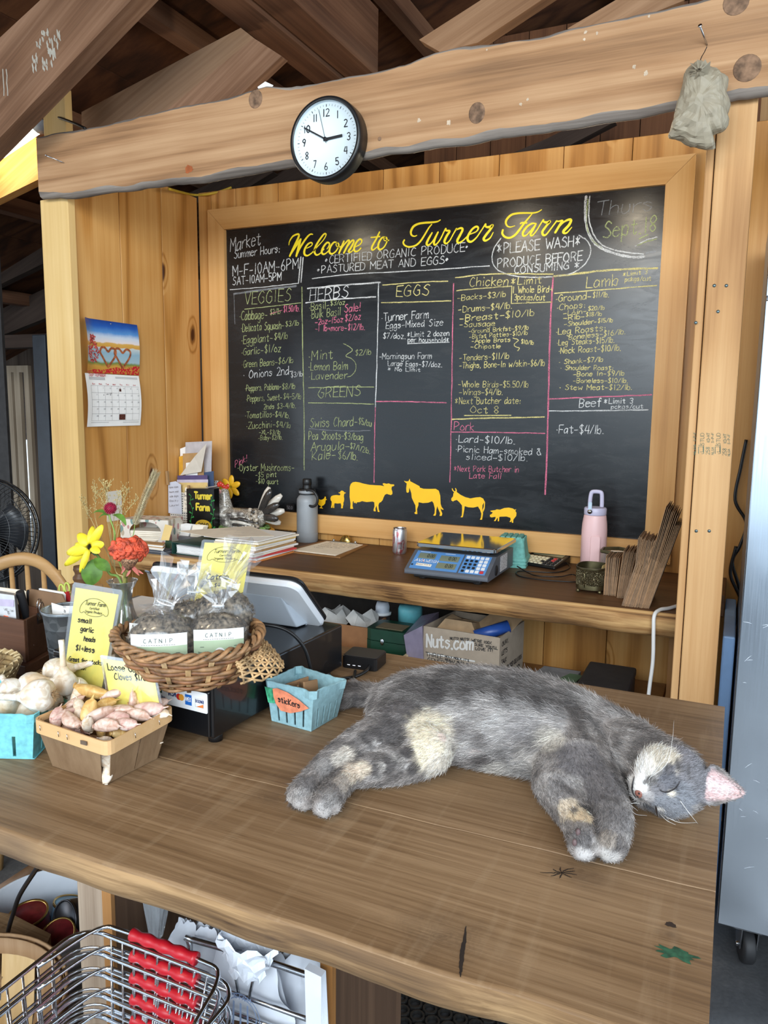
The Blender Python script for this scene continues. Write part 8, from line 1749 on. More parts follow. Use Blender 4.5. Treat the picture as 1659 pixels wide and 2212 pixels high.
for s in ((1000,1585,.012,(120,114,112),.5),(1045,1600,.012,(118,112,110),.6),(985,1612,.010,(126,120,116),.5),(1058,1640,.011,(92,86,84),.8),(1042,1648,.010,(96,90,88),.7),(1095,1635,.012,(110,106,104),.6),(1155,1605,.012,(100,96,96),.5),(1015,1668,.012,(120,114,110),.6),(968,1662,.010,(126,120,116),.6),(1035,1622,.004,(214,178,170),.35)): splat(*s)
for s in ((840,1570,.014,(86,81,80),.7),(818,1582,.008,(86,81,80),.7),(795,1590,.010,(86,81,80),.7),(770,1605,.008,(86,81,80),.6),(755,1625,.012,(196,186,174),.7),(735,1640,.012,(190,182,172),.6),(858,1600,.014,(86,81,80),.7),(700,1655,.014,(150,146,144),.6),(665,1690,.014,(132,128,128),.6),(650,1722,.012,(170,166,164),.6),
          (880,1625,.010,(86,81,80),.8),(895,1660,.010,(86,81,80),.7),(860,1640,.009,(180,174,168),.6),(842,1650,.010,(86,81,80),.8),(825,1655,.007,(178,172,166),.6),(808,1662,.008,(86,81,80),.8),(785,1660,.012,(196,182,164),.8),(762,1668,.014,(204,188,170),.85),(742,1690,.014,(182,172,162),.7),(715,1720,.014,(156,152,150),.6),(700,1748,.011,(170,166,164),.6)): splat(*s)
for s in ((1250,1640,.03,(112,108,110),.6),(1300,1690,.03,(104,100,102),.6),(1215,1700,.02,(132,128,128),.6),(1320,1760,.025,(120,116,116),.6),(1225,1745,.015,(214,200,180),.9),(1250,1755,.014,(214,196,168),.9),(1262,1742,.006,(86,81,80),.9),(1240,1748,.005,(110,104,100),.7),(1262,1765,.010,(210,190,160),.8),(1255,1800,.014,(132,128,128),.7),(1262,1842,.010,(190,187,186),.6),(1318,1848,.010,(180,177,174),.55),(1262,1815,.009,(92,88,88),.5),(1330,1825,.010,(96,92,92),.4),(1310,1810,.012,(156,146,136),.6),(1240,1690,.012,(176,172,170),.5)): splat(*s)
for s in ((1480,1640,.03,(128,124,128),.8),(1510,1690,.03,(122,120,124),.8),(1455,1740,.03,(124,126,132),.8),(1420,1625,.022,(222,214,200),.9),(1392,1660,.020,(232,226,218),.95),(1372,1690,.016,WH,.95),(1362,1715,.010,WH,.8),(1440,1645,.018,(206,196,180),.8),(1445,1665,.008,(112,110,114),.8),(1468,1655,.007,(104,102,106),.7),(1440,1690,.014,(104,104,110),.85),(1420,1702,.010,(120,118,122),.7),(1450,1714,.0045,(222,212,196),.7),(1400,1722,.008,(170,166,166),.6),(1402,1742,.010,(88,88,92),.8),(1425,1748,.006,(200,194,188),.7),(1385,1700,.006,(240,238,236),.8),(1400,1685,.005,(120,116,114),.6),(1412,1680,.004,(110,106,104),.7),(1402,1693,.003,(90,86,84),.7),(1393,1690,.003,(90,86,84),.7),(1415,1690,.003,(96,92,90),.7),(1345,1700,.014,(84,80,78),.6)): splat(*s)
def stripe(pix,rad,c,s):
    H=[hit(*q)[0] for q in pix];H=[np.array(h) for h in H if h is not None]
    if len(H)<2: return
    d=np.full(nv_,9.0)
    for p,q in zip(H,H[1:]):
        e=q-p;t=np.clip(((co-p) @ e)/(e @ e+1e-12),0,1);d=np.minimum(d,np.linalg.norm(co-p-t[:,None]*e,axis=1))
    d=d/rad+n2*.3;w=np.clip(1.5-d,0,1);w=w*w*(3-2*w)*s;blend(w,L3(*c))
SD=(74,69,68)
for pix,r in (([(838,1548),(862,1572),(870,1592)],.0055),([(805,1572),(823,1590),(834,1606)],.005),([(780,1590),(798,1606),(806,1616)],.0045),([(757,1608),(774,1622),(784,1630)],.004),([(884,1612),(894,1636),(898,1660)],.0050),([(858,1618),(864,1642),(866,1668)],.0055),([(832,1632),(838,1652),(840,1672)],.0042),([(812,1638),(819,1656),(818,1676)],.0050),([(905,1530),(880,1552),(866,1560)],.006),
    ([(1252,1736),(1264,1741),(1276,1744)],.0035),([(1205,1690),(1222,1700),(1236,1712)],.005),([(1300,1720),(1318,1726),(1334,1728)],.004),([(1440,1652),(1443,1672)],.0022),([(1462,1640),(1466,1668)],.0026),([(1486,1650),(1488,1680)],.0026),([(1398,1684),(1412,1676)],.0014),([(1400,1692),(1414,1684)],.0014),([(1330,1600),(1320,1640),(1330,1680)],.006),([(1230,1530),(1250,1560),(1262,1590)],.007),([(1160,1500),(1172,1530)],.008),([(1090,1490),(1100,1520)],.008),([(1010,1485),(1020,1515)],.008),([(950,1490),(960,1515)],.007)):
    stripe(pix,r,SD,.62)
tail=isp('tail');blend(np.where(tail,np.clip(np.sin(co[:,0]*260)*.6+n1*.4,0,.7),0),L3(74,70,72))
# inside of the ear
rel=((co-np.array(ec)) @ np.array(Edir))/Edir.length_squared;wr_=np.abs((co-np.array(ec)-rel[:,None]*np.array(Edir)) @ np.array(wv));inn=isear & (side>.0004) & (rel>.02)
blend(np.where(inn,np.clip((1.05-wr_/(.0215*np.clip(1-rel,.02,1)**.62+.001))*4,0,1),0),L3(208,178,176));blend(np.where(inn & (rel<.75),np.clip(1-wr_/.012,0,1)*.7*(.6+.4*np.sin(rel*40+wr_*300)),0),L3(232,224,224))
at_=cme.attributes.new('coat','FLOAT_COLOR','POINT');at_.data.foreach_set('color',np.concatenate([np.clip(col,0,1),np.ones((nv_,1))],1).ravel())
def coatmat(name,attr,tipl=1.0):
    T=NT(name);a=T.n('Attribute',attribute_name=attr).outputs['Color'];
    T.set(Base_Color=a,Roughness=.62,Specular_IOR_Level=.25,Sheen_Weight=.15);return T.mat
cat=link('cat',cme,coatmat('cat_coat','coat'),label='grey tabby cat asleep on its side along the counter top',category='cat')
rng=np.random.default_rng(4)
tri=np.array([(p.vertices[0],p.vertices[i],p.vertices[i+1]) for p in cme.polygons for i in range(1,len(p.vertices)-1)])
A,B_,C_=co[tri[:,0]],co[tri[:,1]],co[tri[:,2]];ar=np.linalg.norm(np.cross(B_-A,C_-A),axis=1)*.5
vis=(nrm[tri[:,0]] @ np.array([0,-.35,.94]))>-.75
pr=ar*vis;pr /= pr.sum();NH=90000;pick=rng.choice(len(tri),NH,p=pr);r1,r2=rng.random(NH),rng.random(NH);sw=r1+r2>1;r1[sw]=1-r1[sw];r2[sw]=1-r2[sw]
T_=tri[pick];w0=1-r1-r2;mixv=lambda a: a[T_[:,0]]*w0[:,None]+a[T_[:,1]]*r1[:,None]+a[T_[:,2]]*r2[:,None]
P0,Nn,Fl,Cl=mixv(co),mixv(nrm),mixv(flow),mixv(col);Nn /= np.linalg.norm(Nn,axis=1)[:,None]+1e-9;Fl /= np.linalg.norm(Fl,axis=1)[:,None]+1e-9
pt=part[T_[:,0]];ln=np.full(NH,.0135);
for nm,l in (('head',.0055),('cheek',.0085),('brow',.003),('pad',.0032),('chin',.005),('lid',.0030),('toe',.0035),('thigh',.0085),('foreleg',.0080),('tail',.014),('neck',.011),('belly',.0155)):
    if nm in names: ln[pt == names.index(nm)]=l
ie=isear[T_[:,0]];ln[ie]=.0045;low=P0[:,2]<ZC+.012;
ln *= rng.uniform(.6,1.2,NH)
wig=rng.normal(0,.22,(NH,3));D1=Fl*.88+Nn*.42+wig;D1 /= np.linalg.norm(D1,axis=1)[:,None];D2=Fl*1.0+Nn*.10+wig*1.3+np.array([0,0,-.06]);D2 /= np.linalg.norm(D2,axis=1)[:,None]
pts=np.stack([P0-Nn*.0005,P0+D1*ln[:,None]*.35,P0+D1*ln[:,None]*.5+D2*ln[:,None]*.25,P0+D1*ln[:,None]*.5+D2*ln[:,None]*.6],1);pts[:,:,2]=np.maximum(pts[:,:,2],ZC+.0006)
hc=bpy.data.hair_curves.new('fur');hc.add_curves([4]*NH);hc.position_data.foreach_set('vector',pts.ravel().astype(np.float32))
ra=hc.attributes.get('radius') or hc.attributes.new('radius','FLOAT','POINT');ra.data.foreach_set('value',np.tile(np.array([.00020,.00018,.00014,.00004],np.float32),NH))
shade=rng.choice([.50,.78,1.0,1.35,2.1],NH,p=[.17,.24,.28,.19,.12]);hcol=np.clip(Cl*shade[:,None],0,.92)
ha=hc.attributes.new('coat','FLOAT_COLOR','CURVE');ha.data.foreach_set('color',np.concatenate([hcol,np.ones((NH,1))],1).ravel().astype(np.float32))
fur=bpy.data.objects.new('fur',hc);COL.objects.link(fur);hc.materials.append(coatmat('cat_fur','coat'));fur.parent=cat
try: S.cycles_curves.shape='RIBBONS'
except Exception: pass
def lay(pix,lift,n=8):
    out=[]
    for q in crom([(a,b_,0) for a,b_ in pix],n):
        p,nn=hit(q.x,q.y)
        if p is not None: out.append(p+nn*lift)
    return out
ink2=plain('lid_dark',(34,30,32),.4,var=0)
def mark(name,pix,r,mat,lift=.0022,label=None):
    P=lay(pix,lift)
    if len(P)<3: return
    n=len(P);MB().tube(P,[r*math.sin(PI*(i+.7)/(n+.4))**.6+.0002 for i in range(n)],6).build(name,mat,cat,label=label)
mark('eyelid_line',[(1425,1706),(1436,1711),(1448,1708),(1460,1700),(1468,1688)],.00075,ink2,label='dark closed eyelid line')
mark('eyelid_line',[(1417,1738),(1419,1746),(1420,1756)],.0010,ink2,label='dark closed eyelid line')
mark('mouth_line',[(1372,1678),(1369,1692),(1368,1704),(1370,1714),(1376,1722)],.0009,ink2,.0016,'dark mouth line')
nt=hit(1381,1716)
if nt[0] is not None:
    p,n_=nt;a1=(hp(.01,0,0)-hp(0,0,0)).normalized();b=MB();R_=[]
    for i in range(7):
        s=i/6;r_=.0050*math.cos(PI/2*s*.98)+.0002;R_.append([p+n_*(.0004+.0026*math.sin(PI/2*s))+(L_a*math.cos(a)*1.15+U_*math.sin(a)*(.80 if math.sin(a)>0 else 1.25))*r_ for a in [2*PI*k/16 for k in range(16)]])
    b.loft(R_,False,True,smooth=True);b.build('nose',plain('nose_pink',(150,100,88),.45,var=.12,scale=200),cat,label='brick pink nose')
    for s in (-1,1): MB().ball(p+n_*.0026+L_a*.0030*s+U_*-.0002,.0014,8,6,sc=(1,1,1)).build('nostril',ink2,cat)
padm=plain('pad_mauve',(104,84,84),.6,var=.15,scale=120)
for (px,py,r) in ((1241,1822,.0048),(1250,1800,.0050)):
    p,n_=hit(px,py)
    if p is not None: a,c=frame(n_);MB().ball(p+n_*.0022,r,12,8,sc=(.62,.62,1.0)).build('paw_pad',padm,cat)
wm=plain('whisker_white',(236,234,230),.4,var=0);
def whisker(p0,pix,zs):
    p,n_=hit(*p0)
    if p is None: return
    P=[p]+[at(a,b_,z=z) for (a,b_),z in zip(pix,zs)];P=crom(P,8);n=len(P);MB().tube(P,[.00038*(1-i/n)+.00008 for i in range(n)],5).build('whisker',wm,cat)
whisker((1404,1680),[(1440,1650),(1452,1600),(1456,1556)],(1.045,1.07,1.08));whisker((1408,1676),[(1436,1640),(1448,1610)],(1.05,1.065));whisker((1400,1686),[(1420,1655),(1434,1628)],(1.045,1.055))
whisker((1378,1732),[(1358,1740),(1372,1758),(1398,1762)],(.972,.962,.958));whisker((1384,1736),[(1362,1736),(1378,1752)],(.976,.966));whisker((1430,1758),[(1446,1768),(1470,1777),(1505,1777)],(.968,.963,.962));whisker((1424,1756),[(1440,1772),(1460,1782)],(.965,.958));whisker((1468,1728),[(1490,1758),(1508,1780)],(.985,.965))
ZS=.50
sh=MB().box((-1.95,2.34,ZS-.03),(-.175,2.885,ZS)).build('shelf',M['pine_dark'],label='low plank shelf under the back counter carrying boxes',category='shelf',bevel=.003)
a0,a1=at(915,1352,y=2.40),at(1080,1378,y=2.385);a2=at(1133,1332,y=2.62);zt=a1.z
t=thing('cardboard_box','open printed cardboard box with brown paper inside under the back counter','box',(a0.x+.15,2.5,ZS))
card=plain('box_card',(166,150,132),.85,var=.04)
P=[V3(a0.x,2.40,0),V3(a1.x,2.385,0),V3(a2.x,2.62,0),V3(a0.x+.03,2.64,0)];up=lambda p,z: V3(p.x,p.y,z)
b=MB()
for i in range(4):
    p,q=P[i],P[(i+1) % 4];n_=(q-p).cross(V3(0,0,1)).normalized();b.hexa([up(p,ZS+.001),up(q,ZS+.001),up(q-n_*.004,ZS+.001),up(p-n_*.004,ZS+.001)],[up(p,zt),up(q,zt),up(q-n_*.004,zt),up(p-n_*.004,zt)])
b.build('carton',card,t)
fN=(P[1]-P[0]).cross(V3(0,0,1)).normalized();F=lambda px,py: at(px,py,y=2.3935)
def ptext(mb,s,p0,p1,h,w,n_,fn): A_,B2=fn(*p0),fn(*p1);write(mb,s,A_,B2-A_,V3(0,0,h),w,n_,jitter=.25,lift=.0008)
FP=lambda px,py: (lambda v: v+fN*(.0006-(v-P[0]).dot(fN)))(at(px,py,y=2.392))
b=MB();ptext(b,'Nuts.com',(920,1398),(1024,1404),.046,.0075,fN,FP);b.ribbon([FP(922,1412),FP(1026,1428)],.006,fN,.0008);b.build('white_lettering',plain('chalk_white_print',(214,210,204),.8,var=.02),t,recalc=False)
b=MB()
for s,p0,p1,h in (('NUTS! NUTS!',(972,1382),(1014,1384),.013),("WE'RE 100%",(1019,1385),(1064,1391),.013),("SURE YOU'LL",(1026,1394),(1077,1402),.013),('LOVE IT!',(1028,1403),(1066,1407),.013),('THREE',(918,1418),(957,1424),.020),("HOLY MOLY, IT'S",(961,1420),(1014,1429),.010),('REALLY NUTS IN HERE!',(961,1427),(1034,1440),.010),('GENERATIONS',(922,1430),(1008,1446),.021),('THIS WAY TO',(1016,1444),(1070,1453),.016)):
    ptext(b,s,p0,p1,h*.72,.0020,fN,FP)
sN=(P[2]-P[1]).cross(V3(0,0,1)).normalized();Sp=lambda u,v: lerp(P[1],P[2],u)+V3(0,0,lerp(ZS,zt,v))+sN*.0006
for k,(s,u,w) in enumerate((('OKAY,',.08,.25),("LET'S",.08,.22),('TALK',.08,.20),('WE',.08,.10),('CRACKED DELICIOUS',.30,.62),('FRESH TOASTED',.30,.55),('ALMONDS',.30,.4))):
    v=.86-.13*k if k<4 else .46-.13*(k-4);write(b,s,Sp(u,v),Sp(u+w,v)-Sp(u,v),V3(0,0,.015),.0024,sN,jitter=.25,lift=.0008)
b.build('black_lettering',M['ink'],t,recalc=False)
def crumple(name,label,cat,pts,z,h,mat,seed=0,parent=None):
    """crumpled sheet: fan of creased facets"""
    rnd=random.Random(seed);c=sum((Vector(p) for p in pts),V3(0,0,0))/len(pts);b=MB();n=len(pts)
    mid=[lerp(c,Vector(p),.55)+V3(0,0,h*rnd.uniform(.3,1)) for p in pts];c=c+V3(0,0,h*.7)
    for i in range(n):
        j=(i+1) % n;b.add([pts[i],pts[j],mid[j],mid[i]],[(0,1,2),(0,2,3)]);b.add([mid[i],mid[j],c],[(0,1,2)])
    o=b.build(name,mat,parent,label=label,category=cat);s_=o.modifiers.new('s','SOLIDIFY');s_.thickness=.0012;return o
kp=plain('brown_paper',(168,138,104),.85,var=.08,bump=.2)
crumple('brown_paper','crumpled brown paper lying in the open printed box','paper',[V3(P[0].x+.02,2.42,zt-.035),V3(P[0].x+.20,2.41,zt-.035),V3(P[0].x+.20,2.58,zt-.02),V3(P[0].x+.06,2.62,zt-.02),V3(P[0].x+.03,2.52,zt-.02)],0,.05,kp,2)
MB().prism([V3(a1.x-.17,2.50,zt-.045),V3(a1.x+.0,2.46,zt-.02),V3(a1.x+.055,2.58,zt+.055),V3(a1.x-.05,2.61,zt+.06)],(0,.006,.0)).build('paper_bag',kp,label='flat brown paper bag sticking out of the printed box',category='bag')
MB().tube([V3(a1.x-.10,2.43,zt-.022),V3(a1.x+.0,2.49,zt+.012)],.022,14).build('blue_case',plain('blue_case',(40,76,150),.35),label='rounded blue case lying at the right inside the printed box',category='case')
# purple plastic sleeve, wipes tub, can, green box and the shallow wooden drawer
t=thing('drawer_tray','shallow pale pine tray holding the dark green metal box','tray',(-1.05,2.5,ZS));zT=at(800,1410,y=2.36).z
pl_=wood('pale_tray',(190,160,110),(222,196,150),(238,218,178),'x',fine=50,fineamt=.3,ringamt=.5,knot=.04)
xl,xr=at(735,1392,y=2.36).x,at(872,1420,y=2.36).x;z0=ZS
b1=MB();b1.box((xl-.25,2.36,ZS+.001),(xr,2.374,zT));b1.build('front_board',pl_,t,bevel=.001);MB().box((xr-.012,2.3745,ZS+.001),(xr,2.70,zT)).build('side_board',pl_,t);MB().box((xl-.25,2.3745,ZS+.001),(xr-.0125,2.70,zT-.04)).build('floor_board',pl_,t)
zf=zT-.0395;gbx=(at(790,1400,y=2.42).x,at(872,1400,y=2.42).x);ztop=at(790,1352,y=2.42).z
t=thing('metal_box','dark green metal box with a clasp under the back counter','box',(sum(gbx)/2,2.48,zf));gm_=plain('dark_green_enamel',(22,62,44),.35,var=.06)
gl_,gr_=gbx[0],gbx[1]+.015;gh=max(.05,ztop-zf)
outl=[(gl_,2.43),(gl_+.02,2.42),(gr_-.02,2.42),(gr_,2.43),(gr_,2.54),(gr_-.02,2.55),(gl_+.02,2.55),(gl_,2.54)]
MB().prism([V3(x,y,zf+.001) for x,y in outl],(0,0,gh*.55)).build('body',gm_,t,bevel=.002);MB().prism([V3(x,y,zf+.002+gh*.56) for x,y in outl],(0,0,gh*.36)).build('lid',gm_,t,bevel=.005,seg=3)
MB().box((gl_+.03,2.44,zf+.0025+gh*.92),(gr_-.03,2.51,zf+.004+gh*.92)).build('label_card',plain('tan_label',(130,116,90),.8),t)
MB().ball((lerp(gl_,gr_,.40),2.418,zf+gh*.56),.009,14,10,sc=(.8,.35,1.4)).build('clasp',M['steel'],t)
p=at(826,1345,y=2.62);p.z=ZS;zc_=at(826,1300,y=2.62).z
t=thing('spray_can','dark spray can with white cap and ring behind the green metal box','can',p);hh=zc_-ZS
MB().lathe([(.030,.041),(.033,.043),(.033,hh*.50),(.0005,hh*.50)],p,28).build('lower_label',plain('can_white',(206,206,210),.4,.2),t);MB().lathe([(.033,hh*.502),(.033,hh*.80),(.0005,hh*.80)],p,28).build('body',plain('can_dark',(44,34,32),.35),t);MB().lathe([(.034,hh*.802),(.034,hh*.84),(.0005,hh*.84)],p,28).build('ring',M['white'],t);MB().lathe([(.027,hh*.842),(.027,hh*.93),(.022,hh),(.0005,hh)],p,28).build('cap',plain('cap_bluish',(216,222,232),.4),t)
p=at(886,1340,y=2.66);p.z=ZS;hh=at(886,1307,y=2.66).z-ZS
t=thing('wipes_tub','mint green tub of wipes under the back counter','tub',p);mint=plain('mint_plastic',(126,196,180),.4)
MB().lathe([(.042,.001),(.045,.004),(.045,hh*.72),(.0005,hh*.72)],p,32).build('body',mint,t);MB().lathe([(.047,hh*.722),(.047,hh*.94),(.042,hh),(.0005,hh)],p,32).build('lid',plain('aqua_plastic',(112,196,206),.4),t)
b=MB();q=p+V3(-.008,-.0452,hh*.46);write(b,'Wet',q,V3(.048,.012,0),V3(0,0,.026),.0042,V3(.2,-1,0),jitter=.15,lift=.002);b.build('lettering',plain('navy_print',(24,40,110),.5),t,recalc=False)
sl=plain('violet_plastic',(150,140,162),.3,alpha=.8,var=.06)
MB().hexa([at(880,1425,y=2.40),at(914,1425,y=2.39),at(945,1400,y=2.62),at(915,1400,y=2.64)],[at(872,1372,y=2.40),at(912,1352,y=2.39),at(948,1322,y=2.62),at(910,1330,y=2.64)]).build('plastic_sleeve',sl,label='translucent violet plastic sleeve between green box and printed box',category='sleeve')
# clutter further left: carton with paper, clear bags
t=thing('carton','low brown carton with white papers left of the green metal box','carton',(-1.28,2.5,ZS));
bx0_,bx1_=at(742,1400,y=2.46).x-.16,at(800,1380,y=2.46).x;zb2=at(760,1352,y=2.44).z
MB().box((bx0_,2.44,zf+.001),(bx1_,2.446,zb2)).build('front',plain('carton_brown',(150,104,66),.8,var=.06),t);MB().box((bx1_-.006,2.4465,zf+.001),(bx1_,2.64,zb2)).build('side',plain('carton_brown',()),t);MB().box((bx0_,2.4465,zf+.001),(bx1_-.0065,2.64,zf+.01)).build('bottom',plain('carton_brown',()),t)
gp_=plain('greyish_paper',(196,194,190),.8,var=.06)
for k in range(2): crumple('paper_wad',('crumpled white paper in the left half of the low brown carton','crumpled white paper in the right half of the low brown carton')[k],'paper',[V3(lerp(bx0_,bx1_,.28+.45*k)+.065*math.cos(a),2.54+.07*math.sin(a),zb2-.02+.03*math.sin(a*2)) for a in [2*PI*i/8 for i in range(8)]],0,.05,gp_,20+k)
MB().box((-1.95,2.80,ZS+.001),(a1.x-.06,2.806,ZK-.09)).build('shade_panel',plain('painted_shade',(40,34,30),.8,var=.15),sh)  # dark sheet added to stand in for the shade under the back counter
cl=film('clear_bag',(220,224,228),.25,.2)
for k,(x,y) in enumerate(((-1.52,2.50),(-1.64,2.60),(-1.46,2.66))):
    o=crumple('plastic_bag',('crumpled clear bag just right of the register under the back counter','crumpled clear bag furthest left under the back counter','crumpled clear bag at the back behind the brown carton')[k],'bag',[V3(x+.09*math.cos(a),y+.07*math.sin(a),ZS+.002) for a in [2*PI*i/9 for i in range(9)]],0,.22,plain('milky_bag',(186,184,182),.4,var=.1),k+4)
# right of the printed box: pads and a grey case
t=thing('paper_pad','pads with violet and green print right of the printed box','pad',(-.60,2.5,ZS))
za=at(1140,1470,y=2.45)
b=MB();b.hexa([V3(a1.x+.03,2.42,ZS+.0),V3(a1.x+.19,2.44,ZS+.0),V3(a1.x+.22,2.66,ZS+.0),V3(a1.x+.09,2.66,ZS+.0)],[V3(a1.x+.03,2.42,ZS+.055),V3(a1.x+.19,2.44,ZS+.055),V3(a1.x+.22,2.66,ZS+.075),V3(a1.x+.09,2.66,ZS+.075)]);b.build('stack',plain('pad_grey',(150,146,146),.8,var=.1),t)
MB().prism([V3(a1.x+.06,2.43,ZS+.058),V3(a1.x+.17,2.445,ZS+.058),V3(a1.x+.18,2.54,ZS+.068),V3(a1.x+.09,2.54,ZS+.068)],(0,0,.002)).build('violet_cover',plain('violet_cover',(104,98,142),.7),t);MB().prism([V3(a1.x+.10,2.43,ZS+.0605),V3(a1.x+.20,2.445,ZS+.0605),V3(a1.x+.235,2.62,ZS+.074),V3(a1.x+.19,2.62,ZS+.074)],(0,0,.002)).build('green_cover',plain('green_cover',(104,128,96),.7),t)
t=thing('storage_case','dark grey latched case on the shelf right of the pads','case',(-.40,2.55,ZS));gq=plain('case_grey',(70,68,68),.5,var=.06)
cx0,cx1=a1.x+.245,a1.x+.40;MB().box((cx0,2.42,ZS+.001),(cx1,2.70,ZS+.075)).build('body',gq,t,bevel=.006);MB().box((cx0-.003,2.417,ZS+.0755),(cx1+.003,2.703,ZS+.105)).build('lid',gq,t,bevel=.008,seg=3);MB().box((lerp(cx0,cx1,.6),2.412,ZS+.05),(lerp(cx0,cx1,.75),2.4195,ZS+.09)).build('latch',M['black'],t)
# nested wire shopping baskets with red grips
bl,br2=V3(-.765,.700,.785),V3(-.505,.705,.790);t=thing('shopping_basket','topmost wire shopping basket of the nested stack with red grips','basket',(-.63,.5,.58),'nested wire baskets')
def wire_basket(t):
    x0,x1,y0,y1,zt,D_=-.770,-.510,.300,.705,.787,.19
    def ring(v,o=0.0,n=6):
        w0,w1,e0,e1=lerp(x0,x0+.035,v)-o,lerp(x1,x1-.035,v)+o,lerp(y0,y0+.03,v)-o,lerp(y1,y1-.03,v)+o;r=.035;P=[]
        for (cx_,cy_,a0) in ((w1-r,e1-r,0),(w0+r,e1-r,PI/2),(w0+r,e0+r,PI),(w1-r,e0+r,1.5*PI)):
            for k in range(n+1): a=a0+PI/2*k/n;P.append(V3(cx_+r*math.cos(a),cy_+r*math.sin(a),zt-D_*v))
        return P
    b=MB()
    for v,r in ((0,.0030),(.10,.0016),(.28,.0016),(.48,.0016),(.70,.0016),(1,.0022)): b.tube(ring(v),r,6,closed=True)
    R0,R1=crom(ring(0),1,True),ring(1)
    def edge(p,q,n,pts0,pts1): pass
    for k in range(1,10):
        u=k/10;xx0,xx1=lerp(x0+.03,x1-.03,u),lerp(x0+.065,x1-.065,u)
        b.tube([V3(xx0,y1,zt),V3(xx1,y1-.03,zt-D_),V3(xx1,y0+.03,zt-D_),V3(xx0,y0,zt)],.0015,5)
    for k in range(1,15):
        u=k/15;yy0,yy1=lerp(y0+.03,y1-.03,u),lerp(y0+.06,y1-.06,u)
        b.tube([V3(x0,yy0,zt),V3(x0+.035,yy1,zt-D_),V3(x1-.035,yy1,zt-D_),V3(x1,yy0,zt)],.0015,5)
    b.build('wire_frame',M['chrome'],t)
    h=MB();h.tube(crom([V3(x0+.01,.62,zt+.003),V3(x0+.03,.70,zt+.008),V3(x0+.07,.712,zt+.009),V3(x1-.07,.712,zt+.009),V3(x1-.03,.70,zt+.008),V3(x1-.01,.62,zt+.003)],5),.0028,6);h.build('carry_handle',M['chrome'],t)
    g=MB();P=[V3(lerp(-.689,-.583,k/30),.712,zt+.009) for k in range(31)];g.tube(P,[.0076+.0010*math.cos(k*2*PI/7.5) for k in range(31)],12);g.build('grip',plain('red_grip',(176,20,34),.35,var=.02),t,label='red plastic grip')
wire_basket(t);n_b=6
ords=('second','third','fourth','fifth','lowest visible')
for k in range(1,n_b): dup(t,(.004*k,-.005*k,-.026*k),0,ords[k-1]+' wire shopping basket from the top of the nested stack','nested wire baskets')
MB().box((-.72,.34,0),(-.55,.62,.787-.19-.026*5-.004)).build('stand',M['black'],label='dark stand below the nested wire baskets',category='stand')
# bag rack with packs of white carrier bags
t=thing('bag_rack','steel wire rack holding packs of white carrier bags','rack',(-.56,.79,.6));y=.775
A1,A2=at(410,2027,y=y),at(688,2115,y=y)
b=MB();b.tube(crom([A1+V3(0,0,-.09),A1+V3(0,0,-.01),A1+V3(.008,0,0),A2+V3(-.012,0,0),A2+V3(0,0,-.012),A2+V3(0,0,-.10)],4),.0042,8);b.build('top_rail',M['steel'],t)
for dz in (.055,.085): MB().tube([A1+V3(0,-.004,-dz),A2+V3(0,-.004,-dz-.004)],.0032,8).build('rail',M['steel'],t)
for u in (.42,.50): p=lerp(A1,A2,u);MB().tube([p+V3(-.012*(1 if u<.45 else-1),-.005,-.001),p+V3(0,-.007,-.055)],.0022,6).build('hook',M['steel'],t)
for p in (A1,A2): MB().tube([V3(p.x,.775,p.z-.08),V3(p.x,.775,.02),V3(p.x,.90,.012)],.0042,8).build('leg',M['steel'],t)
wb=plain('bag_plastic',(214,218,226),.35,var=.03,scale=20)
def sheets(name,lab,px,ys,n,seed,dark=False):
    """a pack of thin white bags hanging in folds; px = outline corner pixels (top left, top right, bottom right, bottom left)"""
    rnd=random.Random(seed);t_=thing(name,lab,'bags',at(*px[3],y=ys))
    for k in range(n):
        yy=ys+k*.006;c=[at(p[0]+rnd.uniform(-6,6)*(k>0),p[1]+rnd.uniform(-7,7)*(k>0),y=yy) for p in px];b=MB();m=14;V=[]
        for j in range(m+1):
            for i in range(m+1):
                u,v=i/m,j/m;q=lerp(lerp(c[3],c[2],u),lerp(c[0],c[1],u),v);f=mnoise.noise(V3(u*3+seed,v*2.2,k*.9));f2=mnoise.noise(V3(u*9+seed,v*3,k*1.7));q += V3(f2*.003,(f*.010+f2*.004-.005)*(0.5+.5*(k<1))+.003,(.012*f2+.006*mnoise.noise(V3(u*22,k,seed)))*(v>.9));V.append(q)
        b.add(V,[(j*(m+1)+i,j*(m+1)+i+1,(j+1)*(m+1)+i+1,(j+1)*(m+1)+i) for j in range(m) for i in range(m)],0,True);b.build('bag_layer',wb,t_,recalc=False)
    return t_
sheets('carrier_bag_pack','left pack of white carrier bags hanging behind the wire rack',[(392,1988),(470,2010),(500,2140),(352,2060)],.80,9,1)
tb=sheets('carrier_bag_pack','middle pack of white carrier bags with a blue grey print',[(470,2040),(590,2080),(640,2230),(440,2180)],.790,5,2)
sheets('carrier_bag_pack','right pack of white carrier bags next to the counter panel',[(590,2062),(706,2058),(706,2230),(600,2200)],.83,8,3)
q=at(545,2052,y=.775);b=MB();R_=[]
for i in range(9):
    s=i/8;rr=lerp(.018,.036,s)*(1+.12*math.sin(i*2));R_.append([q+V3(rr*1.2*math.cos(a)*(1+.12*math.sin(a*7+i)),-.012+rr*.55*math.sin(a)*(1+.1*math.sin(a*5+i)),lerp(-.030,.022,s)+.006*math.sin(a*6+i)) for a in [2*PI*k/26 for k in range(26)]])
b.loft(R_,False,False,smooth=False);b.build('gathered_loop',wb,tb)
q=at(702,2150,y=.772)
